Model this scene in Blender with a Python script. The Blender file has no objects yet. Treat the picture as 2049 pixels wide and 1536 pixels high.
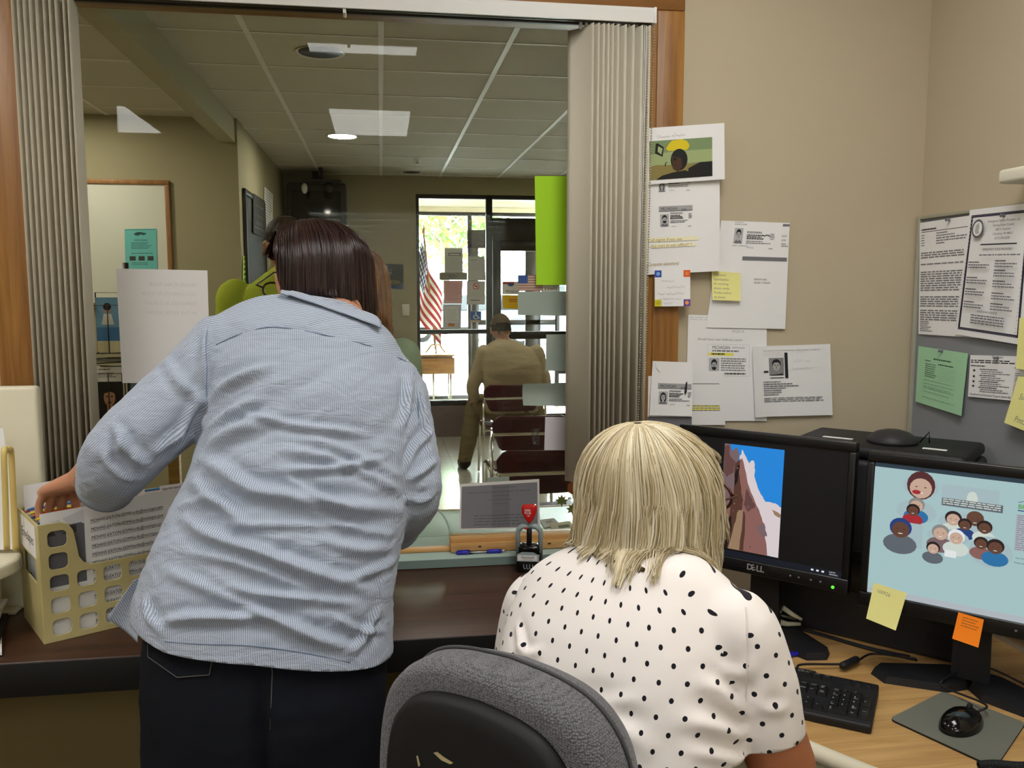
import bpy, bmesh, math, random
import numpy as np
from mathutils import Vector, Matrix, Euler, noise
from mathutils.bvhtree import BVHTree

SC = bpy.context.scene
COL = SC.collection
# ---------------------------------------------------------------- camera
CAM_H = 1.55
YAW, PIT, FPX = math.radians(8.65), math.radians(6.25), 1716.0
cd = bpy.data.cameras.new('camera'); cam = bpy.data.objects.new('camera', cd); COL.objects.link(cam)
cam.location = (0, 0, CAM_H)
cam.rotation_euler = (math.pi/2 - PIT, 0, -YAW)
cd.sensor_width = 36.0; cd.lens = FPX/2049*36.0; cd.clip_start = .02; cd.clip_end = 300
SC.camera = cam
SC.view_settings.view_transform = 'Standard'; SC.view_settings.look = 'None'
SC.view_settings.gamma = 1.0; SC.view_settings.use_curve_mapping = False
SC.view_settings.exposure = 1.15
# ---------------------------------------------------------------- sky: bright overcast day
W = bpy.data.worlds.new('sky'); SC.world = W; W.use_nodes = True
bg = W.node_tree.nodes['Background']; bg.inputs[0].default_value = (.93, .97, 1, 1); bg.inputs[1].default_value = 13
PANEL_E = 5.0        # office fluorescent panels
DOWN_E = 45.0        # waiting-room recessed lamp
# ---------------------------------------------------------------- materials
def lin(c):
    if isinstance(c, str):
        c = c.lstrip('#'); c = [int(c[i:i+2], 16)/255 for i in (0, 2, 4)]
    return tuple(x/12.92 if x <= .04045 else ((x+.055)/1.055)**2.4 for x in c) + (1,)
MATS = {}
def mat(name, col, rough=.6, metal=0, spec=.4, bump=0, bscale=200, var=0, vscale=8, sheen=0, emit=0, coat=0):
    if name in MATS: return MATS[name]
    m = bpy.data.materials.new(name); m.use_nodes = True; MATS[name] = m
    nt = m.node_tree; N = nt.nodes; L = nt.links
    b = N['Principled BSDF']
    b.inputs['Base Color'].default_value = lin(col); b.inputs['Roughness'].default_value = rough
    b.inputs['Metallic'].default_value = metal; b.inputs['Specular IOR Level'].default_value = spec
    if sheen: b.inputs['Sheen Weight'].default_value = sheen
    if coat: b.inputs['Coat Weight'].default_value = coat
    if emit:
        b.inputs['Emission Color'].default_value = lin(col); b.inputs['Emission Strength'].default_value = emit
    tc = None
    if bump or var:
        tc = N.new('ShaderNodeTexCoord')
    if bump:
        n = N.new('ShaderNodeTexNoise'); n.inputs['Scale'].default_value = bscale; n.inputs['Detail'].default_value = 3
        L.new(tc.outputs['Object'], n.inputs['Vector'])
        bp = N.new('ShaderNodeBump'); bp.inputs['Strength'].default_value = bump; bp.inputs['Distance'].default_value = .002
        L.new(n.outputs['Fac'], bp.inputs['Height']); L.new(bp.outputs['Normal'], b.inputs['Normal'])
    if var:
        n = N.new('ShaderNodeTexNoise'); n.inputs['Scale'].default_value = vscale; n.inputs['Detail'].default_value = 4
        L.new(tc.outputs['Object'], n.inputs['Vector'])
        mx = N.new('ShaderNodeMix'); mx.data_type = 'RGBA'
        c = lin(col)
        mx.inputs[6].default_value = tuple(x*(1-var) for x in c[:3])+(1,); mx.inputs[7].default_value = tuple(min(1, x*(1+var)) for x in c[:3])+(1,)
        L.new(n.outputs['Fac'], mx.inputs[0]); L.new(mx.outputs[2], b.inputs['Base Color'])
    return m
def wood(name, c1, c2, axis='X', scale=14, rough=.45, stretch=18, spec=.4, bump=.12):
    """long grain: noise squeezed along one axis"""
    if name in MATS: return MATS[name]
    m = bpy.data.materials.new(name); m.use_nodes = True; MATS[name] = m
    nt = m.node_tree; N = nt.nodes; L = nt.links; b = N['Principled BSDF']
    b.inputs['Roughness'].default_value = rough; b.inputs['Specular IOR Level'].default_value = spec
    tc = N.new('ShaderNodeTexCoord'); mp = N.new('ShaderNodeMapping')
    s = [1, 1, 1]; s['XYZ'.index(axis)] = 1/stretch
    mp.inputs['Scale'].default_value = [x*scale for x in s]
    n = N.new('ShaderNodeTexNoise'); n.inputs['Scale'].default_value = 4; n.inputs['Detail'].default_value = 6; n.inputs['Roughness'].default_value = .65
    n.inputs['Distortion'].default_value = .6
    cr = N.new('ShaderNodeValToRGB'); cr.color_ramp.elements[0].position = .36; cr.color_ramp.elements[1].position = .66
    cr.color_ramp.elements[0].color = lin(c1); cr.color_ramp.elements[1].color = lin(c2)
    L.new(tc.outputs['Object'], mp.inputs['Vector']); L.new(mp.outputs['Vector'], n.inputs['Vector'])
    L.new(n.outputs['Fac'], cr.inputs['Fac']); L.new(cr.outputs['Color'], b.inputs['Base Color'])
    bp = N.new('ShaderNodeBump'); bp.inputs['Strength'].default_value = bump; bp.inputs['Distance'].default_value = .001
    L.new(n.outputs['Fac'], bp.inputs['Height']); L.new(bp.outputs['Normal'], b.inputs['Normal'])
    return m
def glass(name, tint=(1, 1, 1), ior=1.5, rough=0.0, gain=1.0):
    """thin flat pane: clear with a Fresnel mirror coat"""
    if name in MATS: return MATS[name]
    m = bpy.data.materials.new(name); m.use_nodes = True; MATS[name] = m
    nt = m.node_tree; N = nt.nodes; L = nt.links
    N.remove(N['Principled BSDF'])
    t = N.new('ShaderNodeBsdfTransparent'); t.inputs[0].default_value = tint+(1,)
    g = N.new('ShaderNodeBsdfGlossy'); g.inputs['Roughness'].default_value = rough
    f = N.new('ShaderNodeFresnel'); f.inputs['IOR'].default_value = ior
    mu = N.new('ShaderNodeMath'); mu.operation = 'MULTIPLY'; mu.inputs[1].default_value = gain; mu.use_clamp = True
    x = N.new('ShaderNodeMixShader')
    L.new(f.outputs[0], mu.inputs[0]); L.new(mu.outputs[0], x.inputs[0]); L.new(t.outputs[0], x.inputs[1]); L.new(g.outputs[0], x.inputs[2])
    L.new(x.outputs[0], N['Material Output'].inputs[0])
    return m
# ---------------------------------------------------------------- rays of the survey: picture point -> place
def ray(px, py):
    a = (px-1024.5)/FPX; b = -(py-768)/FPX
    fy = math.cos(PIT)+b*math.sin(PIT); fz = -math.sin(PIT)+b*math.cos(PIT)
    return Vector((a*math.cos(YAW)+fy*math.sin(YAW), -a*math.sin(YAW)+fy*math.cos(YAW), fz))
def P(px, py, X=None, Y=None, Z=None):
    d = ray(px, py)
    t = X/d.x if X is not None else Y/d.y if Y is not None else (Z-CAM_H)/d.z
    return Vector((t*d.x, t*d.y, CAM_H+t*d.z))
# ---------------------------------------------------------------- mesh builder
class MB:
    def __init__(s): s.v = []; s.f = []; s.m = []; s.sm = []; s.mats = []
    def mi(s, m):
        if m not in s.mats: s.mats.append(m)
        return s.mats.index(m)
    def add(s, vs, fs, m, smooth=False):
        o = len(s.v); s.v.extend([tuple(v) for v in vs]); k = s.mi(m)
        for f in fs: s.f.append([i+o for i in f]); s.m.append(k); s.sm.append(smooth)
    def box(s, c, d, m, bev=0, seg=2, R=None, smooth=False):
        """centre, full dims"""
        bm = bmesh.new(); bmesh.ops.create_cube(bm, size=1)
        for v in bm.verts: v.co = Vector((v.co.x*d[0], v.co.y*d[1], v.co.z*d[2]))
        if bev: bmesh.ops.bevel(bm, geom=bm.edges[:], offset=bev, segments=seg, profile=.5, affect='EDGES')
        bm.verts.index_update()
        R = R or Matrix.Identity(3); c = Vector(c)
        s.add([c+R@v.co for v in bm.verts], [[v.index for v in f.verts] for f in bm.faces], m, smooth or bev > 0); bm.free()
    def b2(s, lo, hi, m, bev=0, seg=2):
        s.box([(a+b)/2 for a, b in zip(lo, hi)], [b-a for a, b in zip(lo, hi)], m, bev, seg)
    def tube(s, pts, r, m, n=10, caps=True, closed=False):
        pts = [Vector(p) for p in pts]; k = len(pts); rs = r if isinstance(r, (list, tuple)) else [r]*k
        T = []
        for i in range(k):
            if closed: t = pts[(i+1) % k]-pts[i-1]
            else: t = pts[min(i+1, k-1)]-pts[max(i-1, 0)]
            T.append(t.normalized() if t.length > 1e-9 else Vector((0, 0, 1)))
        a = T[0].orthogonal().normalized(); vs = []
        for i in range(k):
            a = (a-T[i]*a.dot(T[i])); a = a.normalized() if a.length > 1e-6 else T[i].orthogonal().normalized()
            b = T[i].cross(a)
            for j in range(n):
                q = 2*math.pi*j/n; vs.append(pts[i]+(a*math.cos(q)+b*math.sin(q))*rs[i])
        fs = []
        for i in range(k if closed else k-1):
            i2 = (i+1) % k
            for j in range(n):
                fs.append([i*n+j, i*n+(j+1) % n, i2*n+(j+1) % n, i2*n+j])
        if caps and not closed:
            fs.append(list(range(n))[::-1]); fs.append([(k-1)*n+j for j in range(n)])
        s.add(vs, fs, m, True)
    def cyl(s, p0, p1, r, m, n=20): s.tube([p0, p1], r, m, n)
    def lathe(s, c, prof, m, n=24, R=None):
        """profile [(radius, height)] about local z"""
        c = Vector(c); R = R or Matrix.Identity(3); vs = []; fs = []
        for r, h in prof:
            for j in range(n):
                q = 2*math.pi*j/n; vs.append(c+R@Vector((r*math.cos(q), r*math.sin(q), h)))
        for i in range(len(prof)-1):
            for j in range(n): fs.append([i*n+j, i*n+(j+1) % n, (i+1)*n+(j+1) % n, (i+1)*n+j])
        fs.append(list(range(n))[::-1]); fs.append([(len(prof)-1)*n+j for j in range(n)])
        s.add(vs, fs, m, True)
    def ball(s, c, r, m, nu=14, nv=9, R=None):
        c = Vector(c); r = (r, r, r) if not isinstance(r, (tuple, list)) else r; R = R or Matrix.Identity(3)
        vs = [c+R@Vector((0, 0, r[2]))]; fs = []
        for i in range(1, nv):
            t = math.pi*i/nv
            for j in range(nu):
                q = 2*math.pi*j/nu; vs.append(c+R@Vector((r[0]*math.sin(t)*math.cos(q), r[1]*math.sin(t)*math.sin(q), r[2]*math.cos(t))))
        vs.append(c-R@Vector((0, 0, r[2])))
        for j in range(nu): fs.append([0, 1+j, 1+(j+1) % nu])
        for i in range(nv-2):
            for j in range(nu): fs.append([1+i*nu+j, 1+(i+1)*nu+j, 1+(i+1)*nu+(j+1) % nu, 1+i*nu+(j+1) % nu])
        e = len(vs)-1
        for j in range(nu): fs.append([e, 1+(nv-2)*nu+(j+1) % nu, 1+(nv-2)*nu+j])
        s.add(vs, fs, m, True)
    def prism(s, pts, n, m, smooth=False):
        """planar polygon pushed along vector n"""
        pts = [Vector(p) for p in pts]; n = Vector(n); k = len(pts)
        s.add(pts+[p+n for p in pts], [list(range(k))[::-1], list(range(k, 2*k))]+[[i, (i+1) % k, k+(i+1) % k, k+i] for i in range(k)], m, smooth)
    def grid(s, f, nu, nv, m, smooth=True, wrap=False):
        vs = [f(i/nu, j/nv) for j in range(nv+1) for i in range(nu+1)]
        s.add(vs, [[j*(nu+1)+i, j*(nu+1)+i+1, (j+1)*(nu+1)+i+1, (j+1)*(nu+1)+i] for j in range(nv) for i in range(nu)], m, smooth)
    def build(s, name, parent=None):
        me = bpy.data.meshes.new(name); me.from_pydata(s.v, [], s.f); me.validate()
        for m in s.mats: me.materials.append(m)
        if len(me.polygons) == len(s.m):
            me.polygons.foreach_set('material_index', s.m); me.polygons.foreach_set('use_smooth', s.sm)
        if any(s.sm) and not all(s.sm): pass
        o = bpy.data.objects.new(name, me); COL.objects.link(o)
        if parent is not None:
            o.parent = parent; o.matrix_parent_inverse = parent.matrix_basis.inverted()
        return o
def sharp(o, deg=35):
    me = o.data; bm = bmesh.new(); bm.from_mesh(me)
    for e in bm.edges:
        e.smooth = not (len(e.link_faces) == 2 and e.calc_face_angle(0) > math.radians(deg))
    bm.to_mesh(me); bm.free(); return o
def tag(o, label, cat, group=None, kind=None):
    o['label'] = label; o['category'] = cat
    if group: o['group'] = group
    if kind: o['kind'] = kind
    return o
def struct(o, label=None, cat=None):
    o['kind'] = 'structure'
    if label: o['label'] = label; o['category'] = cat or 'structure'
    return o
def root(name, loc, label, cat, group=None, rz=0):
    o = bpy.data.objects.new(name, None); COL.objects.link(o); o.empty_display_size = .05
    o.location = loc; o.rotation_euler = (0, 0, rz)
    return tag(o, label, cat, group)
def local(mb, name, parent):
    """mesh written in the parent's own coordinates"""
    o = mb.build(name); o.parent = parent; return o
# ---------------------------------------------------------------- lettering
_TX = {}
def text_mesh(body, shear=0, bold=0):
    if 'M' in body.upper(): bold = 0
    k = (body, shear, bold)
    if k in _TX: return _TX[k]
    cu = bpy.data.curves.new('t', 'FONT'); cu.body = body; cu.shear = shear; cu.offset = bold; cu.resolution_u = 2; cu.fill_mode = 'FRONT'
    ob = bpy.data.objects.new('t', cu); COL.objects.link(ob)
    dg = bpy.context.evaluated_depsgraph_get(); dg.update()
    me = bpy.data.meshes.new_from_object(ob.evaluated_get(dg))
    vs = [(v.co.x, v.co.y) for v in me.vertices]; fs = [list(p.vertices) for p in me.polygons]
    bpy.data.objects.remove(ob); bpy.data.curves.remove(cu); bpy.data.meshes.remove(me)
    w = max([v[0] for v in vs], default=1)
    _TX[k] = (vs, fs, w); return _TX[k]
CAP = .69
def ellipse(cu, cv, ru, rv, n=18, a0=0, a1=2*math.pi):
    return [(cu+ru*math.cos(a0+(a1-a0)*i/n), cv+rv*math.sin(a0+(a1-a0)*i/n)) for i in range(n if a1-a0 > 6.2 else n+1)]
class Print:
    """flat marks on a page; u right 0..1, v down 0..1; W,H in metres"""
    def __init__(s, W, H): s.W, s.H, s.it = W, H, []
    def poly(s, pts, m): s.it.append(([tuple(p) for p in pts], [list(range(len(pts)))], m)); return s
    def rect(s, u0, v0, u1, v1, m, n=1):
        if n == 1: return s.poly([(u0, v0), (u0, v1), (u1, v1), (u1, v0)], m)
        vs = [(u0+(u1-u0)*i/n, v0+(v1-v0)*j/n) for j in range(n+1) for i in range(n+1)]
        s.it.append((vs, [[j*(n+1)+i, (j+1)*(n+1)+i, (j+1)*(n+1)+i+1, j*(n+1)+i+1] for j in range(n) for i in range(n)], m)); return s
    def text(s, body, u, v, h, m, align='l', shear=0, bold=0, rot=0, mirror=False, wmax=None, squash=1):
        """v = baseline, h = cap height as a fraction of the page height"""
        vs, fs, w = text_mesh(body, shear, bold)
        k = h/CAP; ku = k*s.H/s.W*squash
        if wmax and w*ku > wmax: ku = wmax/w
        o = {'l': 0, 'c': -w/2, 'r': -w}[align]
        c, sn = math.cos(rot), math.sin(rot); out = []
        for x, y in vs:
            x += o
            if mirror: x = -x
            X, Y = x*ku*s.W, y*k*s.H
            X, Y = X*c-Y*sn, X*sn+Y*c
            out.append((u+X/s.W, v-Y/s.H))
        s.it.append((out, fs, m)); return s
    def lines(s, u0, v0, u1, v1, n, m, seed=0, fill=.5, ragged=.25, gap=.0):
        """rows of word-length dashes for print too small to read"""
        R = random.Random(seed); dv = (v1-v0)/n
        vs, fs = [], []
        for i in range(n):
            if R.random() < gap: continue
            a = v0+dv*i; b = a+dv*fill; u = u0; e = u1-(u1-u0)*ragged*R.random()
            while u < e:
                w = min((u1-u0)*(.04+.1*R.random()), e-u); k = len(vs)
                vs += [(u, a), (u, b), (u+w, b), (u+w, a)]; fs.append([k, k+1, k+2, k+3]); u += w+(u1-u0)*.018
        if fs: s.it.append((vs, fs, m))
        return s
    def portrait(s, u0, v0, u1, v1, bgm, skin, hair, cloth, long=False, beard=False, cap=None, dark=None):
        w, h = u1-u0, v1-v0; q = lambda a, b: (u0+w*a, v0+h*b)
        s.rect(u0, v0, u1, v1, bgm)
        if long: s.poly(ellipse(*q(.5, .5), w*.36, h*.42), hair)
        s.poly([q(.05, 1), q(.15, .84), q(.4, .74), q(.6, .74), q(.85, .84), q(.95, 1)], cloth)
        s.poly([q(.42, .6), q(.40, .8), q(.5, .86), q(.6, .8), q(.58, .6)], skin)
        s.poly(ellipse(*q(.5, .34), w*.29, h*.27), hair)
        s.poly(ellipse(*q(.5, .46), w*.24, h*.27), skin)
        if beard: s.poly(ellipse(*q(.5, .55), w*.235, h*.19, 16, 0, math.pi), hair)
        s.poly([q(.25, .36), q(.3, .16), q(.5, .09), q(.7, .16), q(.75, .36), q(.62, .26), q(.4, .26)], cap or hair)
        d = dark or hair
        for a in (.40, .60):
            s.poly(ellipse(*q(a, .43), w*.045, h*.02), d); s.rect(*q(a-.07, .375), *q(a+.07, .393), d)
        s.poly([q(.48, .45), q(.46, .55), q(.54, .55)], d); s.rect(*q(.41, .61), *q(.59, .63), d)
        return s
FLAT = lambda u, v: 0
def sheet(name, label, cat, c4, m, pr=None, curl=None, nu=8, nv=8, group=None, thick=.0006, parent=None, backm=None, nrm=None):
    """paper or card: corners top-left, top-right, bottom-right, bottom-left"""
    a, b, c, d = [Vector(p) for p in c4]
    n = (d-a).cross(b-a).normalized() if nrm is None else Vector(nrm)
    curl = curl or FLAT
    def pos(u, v, e=0): return (a*(1-u)+b*u)*(1-v)+(d*(1-u)+c*u)*v+n*(curl(u, v)+e)
    mb = MB()
    vs, fs = [], []
    for k, e in ((0, thick/2), (1, -thick/2)):
        for j in range(nv+1):
            for i in range(nu+1): vs.append(pos(i/nu, j/nv, e))
    q = (nu+1)*(nv+1)
    for j in range(nv):
        for i in range(nu):
            A, B, C, D = j*(nu+1)+i, j*(nu+1)+i+1, (j+1)*(nu+1)+i+1, (j+1)*(nu+1)+i
            fs.append([A, D, C, B]); fs.append([q+A, q+B, q+C, q+D])
    rim = [i for i in range(nu+1)]+[(j+1)*(nu+1)-1 for j in range(1, nv+1)]+[nv*(nu+1)+i for i in range(nu-1, -1, -1)]+[j*(nu+1) for j in range(nv-1, 0, -1)]
    for i in range(len(rim)):
        x, y = rim[i], rim[(i+1) % len(rim)]; fs.append([x, y, q+y, q+x])
    mb.add(vs, fs, m, True)
    if pr:
        for i, (pv, pf, pm) in enumerate(pr.it):
            mb.add([pos(u, v, thick/2+.0002+(.00003 if curl is FLAT else .00006)*i) for u, v in pv], pf, pm)
    o = mb.build(name, parent)
    sharp(o, 40)
    if label: tag(o, label, cat, group)
    return o
def page(w, h): return Print(w, h)
def wallc(px4, **k): return [P(x, y, **k) for x, y in px4]
def plate2d(name, outer, holes, depth, bev, m, M4, parent=None):
    """flat plate with holes: 2-D outline (metres) -> mesh, placed by a 4x4 matrix"""
    cu = bpy.data.curves.new(name, 'CURVE'); cu.dimensions = '2D'; cu.fill_mode = 'BOTH'; cu.extrude = depth/2; cu.bevel_depth = bev; cu.bevel_resolution = 1
    for loop in [outer]+holes:
        sp = cu.splines.new('POLY'); sp.points.add(len(loop)-1); sp.use_cyclic_u = True
        for p, (x, y) in zip(sp.points, loop): p.co = (x, y, 0, 1)
    ob = bpy.data.objects.new(name, cu); COL.objects.link(ob)
    dg = bpy.context.evaluated_depsgraph_get(); dg.update()
    me = bpy.data.meshes.new_from_object(ob.evaluated_get(dg)); bpy.data.objects.remove(ob)
    me.name = name; me.transform(M4); me.materials.clear(); me.materials.append(m)
    o = bpy.data.objects.new(name, me); COL.objects.link(o)
    for p in me.polygons: p.use_smooth = False
    if parent is not None: o.parent = parent; o.matrix_parent_inverse = parent.matrix_basis.inverted()
    return o
def rrect(cx, cy, w, h, r, n=5):
    out = []
    for sx, sy, a in ((1, 1, 0), (-1, 1, 90), (-1, -1, 180), (1, -1, 270)):
        for i in range(n+1):
            t = math.radians(a+90*i/n); out.append((cx+sx*(w/2-r)+r*math.cos(t), cy+sy*(h/2-r)+r*math.sin(t)))
    return out
def cat_rom(pts, n=8):
    """smooth curve through points"""
    pts = [Vector(p) for p in pts]; out = []
    for i in range(len(pts)-1):
        p0, p1, p2, p3 = pts[max(i-1, 0)], pts[i], pts[i+1], pts[min(i+2, len(pts)-1)]
        for k in range(n):
            t = k/n; out.append(.5*((2*p1)+(p2-p0)*t+(2*p0-5*p1+4*p2-p3)*t*t+(3*p1-p0-3*p2+p3)*t**3))
    out.append(pts[-1]); return out
def copy_tree(o, parent=None):
    c = o.copy(); COL.objects.link(c)
    if parent is not None: c.parent = parent
    for ch in [x for x in bpy.data.objects if x.parent == o]: copy_tree(ch, c)
    return c
# common inks and papers
INK = mat('ink_black', '#26262a', .8); GREY = mat('ink_grey', '#77777c', .8); LGREY = mat('ink_pale_grey', '#b9b9bc', .8); FAINT = mat('ink_faint', '#d2d1d3', .8)
WHITE = mat('paper_white', '#f1f0f0', .75, spec=.2); CREAMP = mat('paper_cream', '#efe9d2', .75, spec=.2)
YEL = mat('note_yellow', '#f1ec9c', .75, spec=.2); ORN = mat('note_orange', '#ff8a1c', .7, spec=.2)
HILITE = mat('highlighter_yellow', '#f2ea6a', .7); PENCIL = mat('pencil_grey', '#8f8f86', .8)
BLACKP = mat('black_plastic', '#101012', .35, spec=.5); BLACKM = mat('black_matte_plastic', '#17171a', .55, bump=.05, bscale=900)
CHROME = mat('chrome', '#d8d6cf', .18, metal=1)
SKINP = mat('print_skin', '#c7a184', .8); GSKIN = mat('print_grey_skin', '#b5b5b5', .8); GBG = mat('print_grey_field', '#8d8d8d', .8)
# ================================================================ the setting
WALLP = mat('wall_paint_beige', '#c1b49a', .75, spec=.25, bump=.08, bscale=260)
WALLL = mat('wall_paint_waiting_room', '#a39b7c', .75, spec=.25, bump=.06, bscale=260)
OAK = wood('oak_trim', '#84582a', '#aa793d', 'Z', 10, .4)
OAKX = wood('oak_trim_lying', '#84582a', '#aa793d', 'X', 10, .4)
OAKL = wood('pale_oak_rail', '#bf8d50', '#d5a76c', 'X', 12, .45)
CEIL = mat('ceiling_tile', '#bdb7a4', .9, bump=.25, bscale=350); TBAR = mat('ceiling_grid_bar', '#d9d6cc', .5)
YW, YG, YL = 2.14, 2.20, 2.26           # office face, glass, waiting-room face of the window wall
XL, XR, ZT = -.785, .685, 2.235         # opening
# walls of the office
m = MB()
m.b2((-2.6, YW, 0), (XL, YL, 2.80), WALLP); m.b2((XR, YW, 0), (1.60, YL, 2.80), WALLP)
m.b2((XL, YW, ZT), (XR, YL, 2.80), WALLP); m.b2((XL, YW, 0), (XR, YL, .842), WALLP)
m.b2((-2.6, YW-.004, 0), (.64, YW, .80), mat('lower_wall_shaded_brown', '#77673f', .7))  # shade under the worktop put into this strip's colour
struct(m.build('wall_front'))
m = MB(); m.b2((1.433, -3.2, 0), (1.60, YW, 2.80), WALLP); struct(m.build('wall_right'))
m = MB(); m.b2((-2.72, -3.2, 0), (-2.60, YL, 2.80), WALLP); struct(m.build('wall_left'))
m = MB(); m.b2((-2.72, -3.32, 0), (-.6, -3.2, 2.80), WALLP); m.b2((1.1, -3.32, 0), (1.60, -3.2, 2.80), WALLP); m.b2((-.6, -3.32, 0), (1.1, -3.2, .95), WALLP); m.b2((-.6, -3.32, 2.25), (1.1, -3.2, 2.80), WALLP); struct(m.build('wall_back'))
CARPET = mat('carpet_taupe', '#6c6150', .95, bump=.6, bscale=500, var=.15, vscale=60)
m = MB(); m.b2((-2.72, -3.32, -.1), (1.60, YL, 0), CARPET); struct(m.build('floor'))
m = MB(); m.b2((-2.72, -3.32, 2.71), (1.60, YL, 2.80), CEIL); struct(m.build('ceiling'))
# fluorescent panels in the office ceiling
PANEL = bpy.data.materials.new('fluorescent_diffuser'); PANEL.use_nodes = True
e = PANEL.node_tree.nodes['Principled BSDF']; e.inputs['Base Color'].default_value = (.9, .9, .88, 1)
e.inputs['Emission Color'].default_value = (1, .985, .96, 1); e.inputs['Emission Strength'].default_value = PANEL_E
for (x0, x1, y0, y1, lb) in ((-.34, .21, .0, .22, 'fluorescent ceiling panel nearest the reception window'),
                             (-.33, .23, -2.25, -1.28, 'long fluorescent ceiling panel in the middle of the office ceiling'),
                             (-2.1, -1.55, -2.4, -1.4, 'fluorescent ceiling panel above the far corner of the office'),
                             (.32, .87, .36, 1.5, 'added unseen fluorescent panel lighting the oak corner desk'), (-1.65, -1.10, .35, 1.55, 'added unseen fluorescent panel lighting the walnut worktop')):  # last two panels are added, out of view, to brighten the office
    r = root('ceiling_light', ((x0+x1)/2, (y0+y1)/2, 2.70), lb, 'ceiling light', 'office ceiling lights')
    m = MB(); t = .02
    for lo, hi in (((x0, y0, 2.694), (x1, y0+t, 2.71)), ((x0, y1-t, 2.694), (x1, y1, 2.71)), ((x0, y0, 2.694), (x0+t, y1, 2.71)), ((x1-t, y0, 2.694), (x1, y1, 2.71))): m.b2(lo, hi, TBAR)
    m.build('frame', r)
    m = MB(); m.b2((x0+t, y0+t, 2.698), (x1-t, y1-t, 2.7095), PANEL); m.build('diffuser', r)
# casing round the reception window
YC = 2.118
m = MB(); m.b2((XR, YC, .87), (XR+.071, YW, 2.235), OAK, .003); m.b2((XR-.016, YC+.004, .87), (XR, YL, 2.235), OAK); struct(m.build('trim_1'))
m = MB(); m.b2((XL-.085, YC, .87), (XL, YW, 2.235), OAK, .003); m.b2((XL, YC+.004, .87), (XL+.016, YL, 2.235), OAK); struct(m.build('trim_2'))
m = MB(); m.b2((XL-.085, YC, ZT), (XR+.071, YW, ZT+.07), OAKX, .003); m.b2((XL, YC+.004, ZT-.016), (XR, YL, ZT), OAKX); struct(m.build('trim_3'))
# reception window: fixed glass over an oak track
PANE = glass('window_glass', (.93, .95, .93), 1.52, gain=.38)
w = root('window_1', (0, YG, .87), 'tall clear reception window above the counter, letters taped to it', 'window'); w['kind'] = 'structure'
m = MB(); m.b2((XL+.016, YG+.006, .905), (XR-.016, YG+.011, ZT-.016), PANE); m.build('glass_pane', w)
m = MB(); m.b2((.170, YG-.022, .87), (XR-.016, YG+.03, .905), OAKL, .002); m.b2((.170, YG-.03, .87), (XR-.016, YG-.022, .893), OAKL, .001)
m.build('oak_track', w)
m = MB(); m.b2((XL+.016, YG-.012, .869), (.170, YG+.02, .876), OAKL, .001); m.build('oak_track', w)
m = MB()
for x in (.245, .43): m.box((x, YG-.0305, .884), (.008, .002, .003), INK)
m.build('screw_slot', w)
m = MB(); pts = []            # rounded speaking hole cut at the foot of the glass
CUTE = mat('polished_glass_edge', '#cfe0d8', .1, spec=.8)
for i in range(13):
    t = math.pi*i/12/2; pts.append((.07+.10*math.sin(t), YG+.0085, .905+.10*math.cos(t)))
m.tube(pts, .0025, CUTE, 6); m.build('cut_edge', w)
# ------------------------------------------------ waiting room beyond
LX0, LX1, FY = -.95, 3.2, 9.0
m = MB(); m.b2((-3.0, 6.2, 0), (-.95, 6.32, 2.80), WALLL); struct(m.build('wall_alcove'))
m = MB(); m.b2((-1.07, 6.32, 0), (-.95, FY, 2.80), WALLL); struct(m.build('wall_waiting_left'))
m = MB(); m.b2((-3.12, YL, 0), (-3.0, 6.32, 2.80), WALLL); struct(m.build('wall_alcove_left'))
m = MB(); m.b2((3.2, YL, 0), (3.32, FY+.12, 2.80), WALLL); struct(m.build('wall_waiting_right'))
m = MB(); m.b2((1.60, YW, 0), (3.32, YL, 2.80), WALLL); m.b2((-3.12, YW, 0), (-2.60, YL, 2.80), WALLL); struct(m.build('wall_waiting_near'))
m = MB(); m.b2((-1.07, 2.26, 2.55), (-.965, 6.2, 2.80), WALLL); struct(m.build('wall_beam'))
BASEB = mat('vinyl_base_purple_brown', '#6f605e', .5)
m = MB(); m.b2((-1.07, FY, 0), (.37, FY+.12, 2.80), WALLL); m.b2((.37, FY, 2.53), (3.32, FY+.12, 2.80), WALLL)
m.b2((.37, FY+.02, 0), (1.14, FY+.10, .32), BASEB)
m.b2((2.95, FY, 0), (3.32, FY+.12, 2.53), WALLL); struct(m.build('wall_storefront'))
m = MB(); m.b2((-.95, FY-.012, 0), (.37, FY, .10), BASEB); m.b2((.37, FY, 0), (1.14, FY+.019, .33), BASEB); struct(m.build('baseboard_far'))
# polished tile floor
FT = bpy.data.materials.new('polished_floor_tile'); FT.use_nodes = True
N = FT.node_tree.nodes; L = FT.node_tree.links; b = N['Principled BSDF']; b.inputs['Roughness'].default_value = .16; b.inputs['Specular IOR Level'].default_value = .6
tc = N.new('ShaderNodeTexCoord'); br = N.new('ShaderNodeTexBrick'); br.offset = 0; br.inputs['Scale'].default_value = 1
for k, v in (('Brick Width', .305), ('Row Height', .305), ('Mortar Size', .0025)): br.inputs[k].default_value = v
br.inputs['Color1'].default_value = lin('#c9c4b8'); br.inputs['Color2'].default_value = lin('#c2bcae'); br.inputs['Mortar'].default_value = lin('#8d877a')
L.new(tc.outputs['Object'], br.inputs['Vector']); L.new(br.outputs['Color'], b.inputs['Base Color'])
m = MB(); m.b2((-3.12, YL, -.1), (4.7, FY+3.3, 0), FT); struct(m.build('floor_waiting_room'))
m = MB(); m.b2((-3.12, YL, 2.71), (3.32, FY+.12, 2.80), CEIL)
for k in range(-5, 6):
    x = .02+.6*k
    if -2.98 < x < 3.18: m.b2((x-.013, YL, 2.706), (x+.013, (6.2 if x < -.95 else FY), 2.71), TBAR)
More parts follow.
